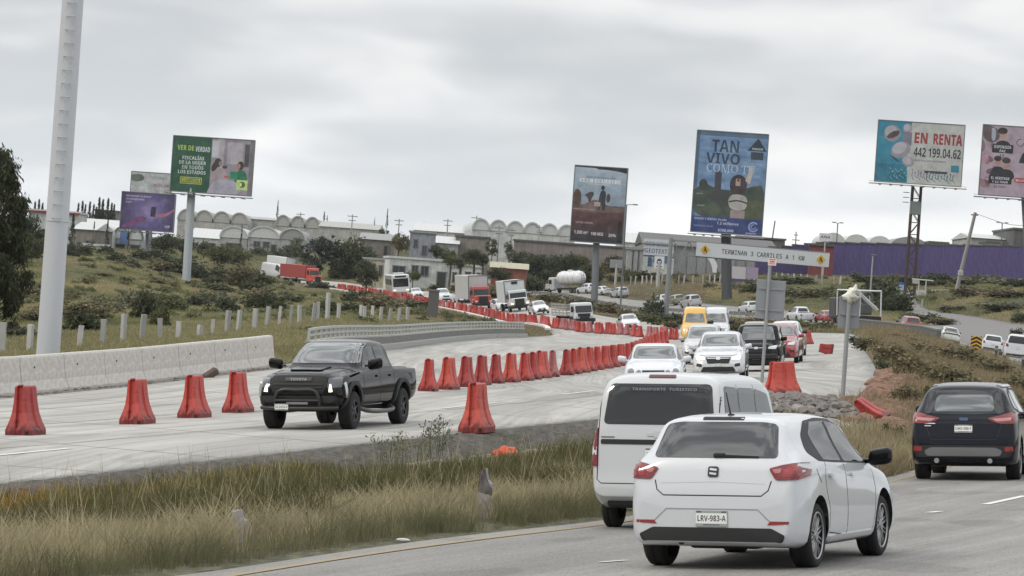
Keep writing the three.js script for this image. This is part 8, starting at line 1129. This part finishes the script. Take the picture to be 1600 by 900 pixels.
[[700, 414, 386, 34, 630, 'low dark tree left of the brown walled warehouse'], [735, 414, 392, 30, 640, 'low dark tree before the brown walled warehouse'], [815, 420, 394, 46, 640, 'dark tree before the dull pink wall, left part'], [902, 424, 398, 40, 650, 'dark tree before the dull pink wall beside the rider billboard'], [958, 424, 400, 34, 640, 'dark tree right of the rider billboard'], [925, 444, 418, 60, 590, 'wide low tree under the rider billboard'], [990, 444, 424, 44, 585, 'low tree left of the white lettered warehouse front'], [445, 428, 388, 56, 770, 'wide low tree below the grey arched warehouse'], [405, 424, 386, 60, 760, 'low tree before the white arched warehouse with windows'], [340, 412, 384, 56, 620, 'wide bushy tree right of the green billboard pole'], [318, 404, 376, 40, 640, 'bushy tree before the low white roofed warehouse'], [425, 436, 406, 50, 750, 'low dark tree behind the white van on the far left road'], [372, 418, 386, 50, 640, 'low tree before the white arched warehouse with a doorway'], [285, 396, 370, 44, 600, 'low tree left of the green billboard pole'], [255, 398, 366, 50, 590, 'dark tree at the foot of the purple billboard'], [645, 440, 424, 30, 555, 'small tree before the white commercial building'], [780, 440, 420, 40, 565, 'dark tree beside the orange brick house']].forEach(([px, y0, y1, w, Z, label], i) => roundTree({ px, y0, y1, w, Z, seed: 120 + i, cols: i % 3 ? dk : md, n: 2600, label }));
function palmish(px, y0, y1, w, Z, seed, label) { const t = thing('palm_tree', label, 'tree', 'palm like trees beside the white kiosks'), b = at(px, y0, Z), k = Z / FOCAL, h = (y0 - y1) * k, W = w * k; t.position.copy(b); part(t, 'trunk', limbs([[[0, -1, 0], [0.1, h * 0.62, 0], 0.2, 0.16]]), BARK); part(t, 'crown', foliage({ n: 1800, k: 26, seed, place: ballPlace(W * 0.4, h * 0.17, W * 0.4, h * 0.72), spread: W * 0.12, size: W * 0.1, cols: seed % 2 ? md : dk, wide: 0.16 }), LEAF); }
palmish(702, 440, 394, 26, 545, 31, 'palm like tree with a yellowish crown left of the kiosks'); palmish(717, 442, 400, 24, 545, 32, 'dark palm like tree between the white kiosks'); palmish(738, 444, 386, 34, 540, 34, 'tallest palm like tree right of the kiosks'); palmish(752, 444, 392, 28, 540, 36, 'palm like tree left of the brick house');
{ // big hanging tree at the left edge
  const t = thing('eucalyptus_tree', 'big dark tree with hanging leaves at the left edge of the photo', 'tree'), Z = 150, b = at(-22, 560, Z), k = Z / FOCAL, h = 335 * k; t.position.copy(b);
  const strands = []; const R = seeded(77); const cen = []; for (let i = 0; i < 60; i++) cen.push([(R() - 0.62) * 3.6 + 0.2, h * (0.16 + 0.82 * R()), (R() - 0.5) * 3.4]);
  part(t, 'crown', foliage({ n: 34000, k: 190, seed: 78, place: (r) => { const y = r(), w = (y < 0.35 ? 1.7 + y * 2 : 2.4 * Math.sqrt(Math.max(0.02, 1 - ((y - 0.35) / 0.67) ** 2))), a = r() * 6.283, q = Math.sqrt(r()) * w; return [Math.cos(a) * q * 0.8 - 0.35, y * h * 0.93 + 0.3, Math.sin(a) * q * 0.8]; }, spread: 0.3, size: 0.26, cols: dk, wide: 0.13, droop: true, flat: 1.5 }), LEAF);
  part(t, 'trunk', limbs([[[0, -1, 0], [-0.2, h * 0.5, 0], 0.3, 0.2], [[-0.2, h * 0.45, 0], [0.6, h * 0.8, 0.2], 0.16, 0.06], [[-0.2, h * 0.4, 0], [-1.0, h * 0.85, 0], 0.16, 0.06], [[-0.1, h * 0.3, 0], [1.0, h * 0.5, -0.2], 0.1, 0.04]]), BARK);
}
{ const t = roundTree({ px: 36, y0: 412, y1: 318, w: 62, Z: 420, seed: 22, cols: dk, n: 4200, k: 46, label: 'dark ragged tree between the big hanging tree and the tall white pole' }); }

// ---- grass
function tuftGeo(n, spread, h, w, lean, seed, heads) {
  const P = [], N = [], R = seeded(seed), idx = [];
  for (let i = 0; i < n; i++) {
    const a = R() * 6.283, r = Math.sqrt(R()) * spread, x = Math.cos(a) * r, z = Math.sin(a) * r, hh = h * (0.55 + 0.6 * R()), l = lean * (0.2 + R()), b = R() * 6.283, dx = Math.cos(b) * l * hh + lean * 0.25 * hh, dz = Math.sin(b) * l * hh, f = R() * 3.14, wx = Math.cos(f) * w / 2, wz = Math.sin(f) * w / 2, k = P.length / 3;
    const pts = [[0, 1], [0.5, 0.8], [1, 0.05]]; for (const [t, q] of pts) { const c = t * t, X = x + dx * c, Y = hh * t * (1 - 0.15 * t * l), Zc = z + dz * c; P.push(X - wx * q, Y, Zc - wz * q, X + wx * q, Y, Zc + wz * q);  }
    idx.push(k, k + 1, k + 2, k + 1, k + 3, k + 2, k + 2, k + 3, k + 4, k + 3, k + 5, k + 4);
  }
  const g = new THREE.BufferGeometry(); g.setAttribute('position', new THREE.Float32BufferAttribute(P, 3)); g.setIndex(idx); g.computeVertexNormals(); return g;
}
const GRASSM = new THREE.MeshPhysicalMaterial({ color: 0xffffff, roughness: 1, side: THREE.DoubleSide, transmission: 0.35, thickness: 0, specularIntensity: 0.2 });
function field(name, label, geo, pts) { const m = new THREE.InstancedMesh(geo, GRASSM, pts.length), d = new THREE.Object3D(); pts.forEach((p, i) => { d.position.set(p.x, p.y, p.z); d.rotation.set(rr(-0.1, 0.1), rr(0, 6.28), rr(-0.1, 0.1)); d.scale.set(p.s * (p.w ?? 1), p.s * (p.h ?? 1), p.s * (p.w ?? 1)); d.updateMatrix(); m.setMatrixAt(i, d.matrix); m.setColorAt(i, p.c); }); m.name = numbered(name); soft(m); scene.add(m); tag(m, label, null, null, 'stuff'); return m; }
const strawC = [lin(0.44, 0.385, 0.245), lin(0.34, 0.295, 0.185), lin(0.2, 0.19, 0.11)], weedC = [lin(0.055, 0.068, 0.026), lin(0.085, 0.092, 0.034), lin(0.12, 0.105, 0.05), lin(0.16, 0.13, 0.062)], hillC = [lin(0.33, 0.28, 0.155), lin(0.21, 0.21, 0.10), lin(0.13, 0.15, 0.065), lin(0.26, 0.24, 0.13)], brownC = [lin(0.25, 0.19, 0.12), lin(0.32, 0.25, 0.16), lin(0.17, 0.145, 0.085), lin(0.2, 0.17, 0.095)];
const mixC = (a, t) => { const c = new THREE.Color(), k = clamp(t, 0, 0.999) * (a.length - 1), i = Math.floor(k); return c.copy(a[i]).lerp(a[i + 1], k - i).multiplyScalar(rr(0.8, 1.2)); };
{
  const tall = [], weeds = [], flowers = [], low = [];
  for (let i = 0; i < 60000; i++) { // between the asphalt edge and the gravel bank
    const t = rr(0.9, 6.4), u = rnd(), a = ASP_L.at(t), nx = -0.95, nz = 0.31, q = u * 17, X = a[0] + nx * q, Z = a[1] + nz * q; if (Z < 12 || Z > 92 || onRoad(X, Z)) continue;
    const dc = distTo(OUT[0], X, Z), da = distTo(OUT[1], X, Z); const pxx = 800 + X / Z * FOCAL; if (dc < lerp(1.15, 3.9, sstep(380, 640, pxx)) + 0.5 * n2(X * 0.8, Z * 0.8) || inside(OUT[0], X, Z)) continue; if (da < 0.25) continue;
    const px = 800 + X / Z * FOCAL; if (px < -140 || px > 1260) continue;
    if (MARKS.some((m) => Z > m[1] - 2.4 && Z < m[1] + 0.3 && Math.abs(X - m[0] * Z / m[1]) < 0.16)) continue; const p = G(X, Z); p.y += ditch(p.x, p.z); const n = fbm2(X * 0.35 + 9, Z * 0.2, 3), f = da / (da + dc), patch = f + n * 0.3; if (px > 630 && px < 960 && dc < 4.4 && rnd() < 0.7) continue;
    if (dc < 2.2 && rnd() < 0.9 * (1 - sstep(1.2, 2.2, dc + n * 0.8))) continue;
    if (patch < 0.3) { if (rnd() < 0.35) continue; p.s = (rr(0.5, 1.0) * sstep(0, 1.2, da) + 0.2) * (0.95 + 0.7 * fbm2(X * 0.9, Z * 0.5 + 20, 3)); p.c = mixC(strawC, rnd() * 0.75 + (da < 0.8 ? 0.45 : 0) + (n > 0.15 ? 0.2 : 0)); if (da < 1.0) p.c.lerp(weedC[0], 0.5); tall.push(p); }
    else { p.s = rr(0.6, 1.25) * (dc < 2 ? 0.65 : 1.15); const yel = px < 520 && patch > 0.6 && rnd() < 0.2 + (px < 110 ? 0.3 : 0); p.c = yel ? mixC([lin(0.42, 0.16, 0.04), lin(0.34, 0.24, 0.05), lin(0.3, 0.22, 0.06)], rnd() * (px < 110 ? 0.6 : 1) + (px < 110 ? 0 : 0.3)) : mixC(weedC, rnd()); weeds.push(p); if (rnd() < 0.09) { const s = p.clone(); s.s = p.s * 1.2; s.c = mixC(strawC, rnd()); low.push(s); } }
  }
  field('tall_grass', 'tall straw coloured grass along the asphalt road', tuftGeo(16, 0.24, 0.42, 0.011, 0.65, 3), tall);
  field('weeds', 'dark green and brown weeds below the gravel bank', tuftGeo(26, 0.2, 0.42, 0.02, 0.8, 4), weeds);
  field('dry_stalks', 'dry stalks standing among the dark weeds', tuftGeo(5, 0.15, 0.55, 0.009, 0.3, 5), low);
  // taller leafy weeds
  const wp = []; for (let i = 0; i < 42; i++) { const px = pick([rr(575, 705), rr(575, 705), rr(330, 560), rr(705, 940)]), big = px > 575 && px < 705, p = hit(px, lerp(778, 706, (px - 330) / 610) + rr(-22, 12), 36, 80); p.s = rr(0.55, 1.05) * (big ? 0.95 : 0.5); p.c = mixC([lin(0.08, 0.09, 0.05), lin(0.13, 0.14, 0.08), lin(0.19, 0.18, 0.11)], rnd()); wp.push(p); }
  const wg = foliage({ n: 60, k: 18, seed: 61, place: (R) => [(R() - 0.5) * 0.4, 0.1 + R() * 0.75, (R() - 0.5) * 0.4], spread: 0.1, size: 0.07, cols: [lin(0.5, 0.5, 0.5), lin(1, 1, 1)], wide: 0.2 }); wg.deleteAttribute('color');
  field('leafy_weeds', 'tall leafy weeds standing against the gravel bank', merge([wg, limbs([[[0, 0, 0], [0.05, 0.85, 0.03], 0.008], [[0, 0.1, 0], [-0.2, 0.75, 0], 0.006], [[0, 0.1, 0], [0.2, 0.7, 0.1], 0.006]])].map((g) => strip(g))), wp);
}
{ // mound and verge at the right
  const a = [], b = []; for (let i = 0; i < 26000; i++) { const py = rr(500, 745), px = rr(1200, 1640), Z = PIXZ(Math.max(py, 530)) * rr(0.75, 1.25); if (Z > 300) continue; const p = gpx(px, py, Z), X = p.x / Math.cos(0) , Zp = -p.z; if (onRoad(X, Zp) || distTo(OUT[0], X, Zp) < 0.6 || distTo(OUT[1], X, Zp) < 0.3) continue; if (Zp < 92 && px < 1330) { if (Zp > 70) continue; } const [qx, qy] = toPx(p), red = qx > 1330 && qx < 1430 && qy > 560 && qy < 690; if (red && rnd() < 0.88) continue; p.s = rr(0.5, 1.1) * (0.8 + Zp * 0.004); p.c = mixC(brownC, rnd()); if (Zp < 75) { p.c = mixC(rnd() < 0.5 ? strawC : brownC, rnd()); } (rnd() < 0.5 ? a : b).push(p); }
  field('dry_grass', 'dry brown grass and thistles over the mound between the roads', tuftGeo(18, 0.35, 0.42, 0.016, 0.6, 6), a); field('dry_grass', 'short brown scrub over the mound between the roads', tuftGeo(24, 0.4, 0.26, 0.022, 0.9, 7), b);
}
{ // clods of red earth
  const st = []; for (let k = 0; k < 900; k++) { const px = rr(1325, 1440), py = rr(560, 690), Z = lerp(130, 76, (py - 560) / 130), w = gpx(px, py, Z); if (onRoad(w.x, -w.z)) continue; const s = Math.pow(rnd(), 2.5) * 0.28 + 0.05, q = new THREE.DodecahedronGeometry(s, 0); q.rotateX(rnd() * 6); q.rotateY(rnd() * 6); q.scale(1, 0.75, 1); q.translate(w.x, w.y + 0.02, w.z); st.push(q); }
  const s = solo('earth_clods', merge(st), mat(0.2, 0.12, 0.085, 1), 'clods of red earth on the mound right of the concrete', null); s.userData.kind = 'stuff';
}
{ // slopes and hills: clumps that shrink with distance in number
  const g1 = [], g2 = []; const g3 = [];
  for (let i = 0; i < 95000; i++) {
    const u = rr(-0.165, 0.165), Z = 118 * Math.pow(760 / 118, Math.pow(rnd(), 0.85)), X = u * Z; if (onRoad(X, Z)) continue; let d = Math.min(distTo(OUT[0], X, Z), distTo(OUT[1], X, Z)); if (d < 1.0) continue;
    const p = G(X, Z), n = fbm2(X * 0.05 + 40, Z * 0.05 / (1 + Z * 0.002), 4), n5 = n2(X * 0.3, Z * 0.3);
    const px = 800 + u * FOCAL, brown = px > 640 && px < 1110; let t = clamp(0.45 - n * 1.1 + n5 * 0.2, 0, 1); p.s = rr(0.6, 1.3) * (0.75 + Z * 0.0012); p.h = px < 700 && Z < 260 ? 1 : 0.8;
    p.c = brown && Z > 280 ? mixC(brownC, rnd()) : mixC([hillC[0], hillC[3], hillC[1], hillC[2]], t + rr(-0.15, 0.15)); if (px < 700 && Z < 235 && d < 16) p.c = mixC([hillC[0], hillC[3], hillC[1]], rnd()); (rnd() < 0.5 ? g1 : g2).push(p);
  }
  field('hill_grass', 'dry and green grass covering the slopes beside the roads', tuftGeo(22, 0.8, 0.32, 0.035, 0.7, 8), g1); field('hill_grass', 'shorter grass and herbs covering the slopes beside the roads', tuftGeo(26, 0.9, 0.24, 0.045, 1.0, 9), g2);
}
{ // low scrub, uncounted
  const cols = [lin(0.55, 0.55, 0.5), lin(1, 1, 1)], g = foliage({ n: 260, k: 14, seed: 211, place: ballPlace(0.5, 0.3, 0.5, 0.3), spread: 0.2, size: 0.16, cols, wide: 0.35 }), sc = [lin(0.10, 0.115, 0.055), lin(0.15, 0.155, 0.075), lin(0.19, 0.175, 0.095), lin(0.075, 0.09, 0.045)], pts = [];
  const m = LEAF; for (let i = 0; i < 2000; i++) { const u = rr(-0.16, 0.16), Z = 150 * Math.pow(700 / 150, Math.pow(rnd(), 0.8)), X = u * Z; if (onRoad(X, Z)) continue; const d = Math.min(distTo(OUT[0], X, Z), distTo(OUT[1], X, Z)); if (d < 5) continue; const n = fbm2(X * 0.035 + 3, Z * 0.02, 3); if (n < -0.08 + rr(-0.1, 0.1)) continue; const px = 800 + u * FOCAL; if (px < 640 && Z < 215 && d < 22) continue; const p = G(X, Z); p.s = rr(0.5, 1.5) * (0.7 + Z * 0.0012); p.h = rr(0.5, 0.9); p.c = mixC(sc, rnd()); pts.push(p); }
  g.deleteAttribute('color'); const f = field('scrub', 'low olive scrub dotted over the slopes', g, pts);
}
scene.fog = new THREE.FogExp2(new THREE.Color().setRGB(0.8, 0.82, 0.84), 0.00005);
renderer.render(scene, camera);
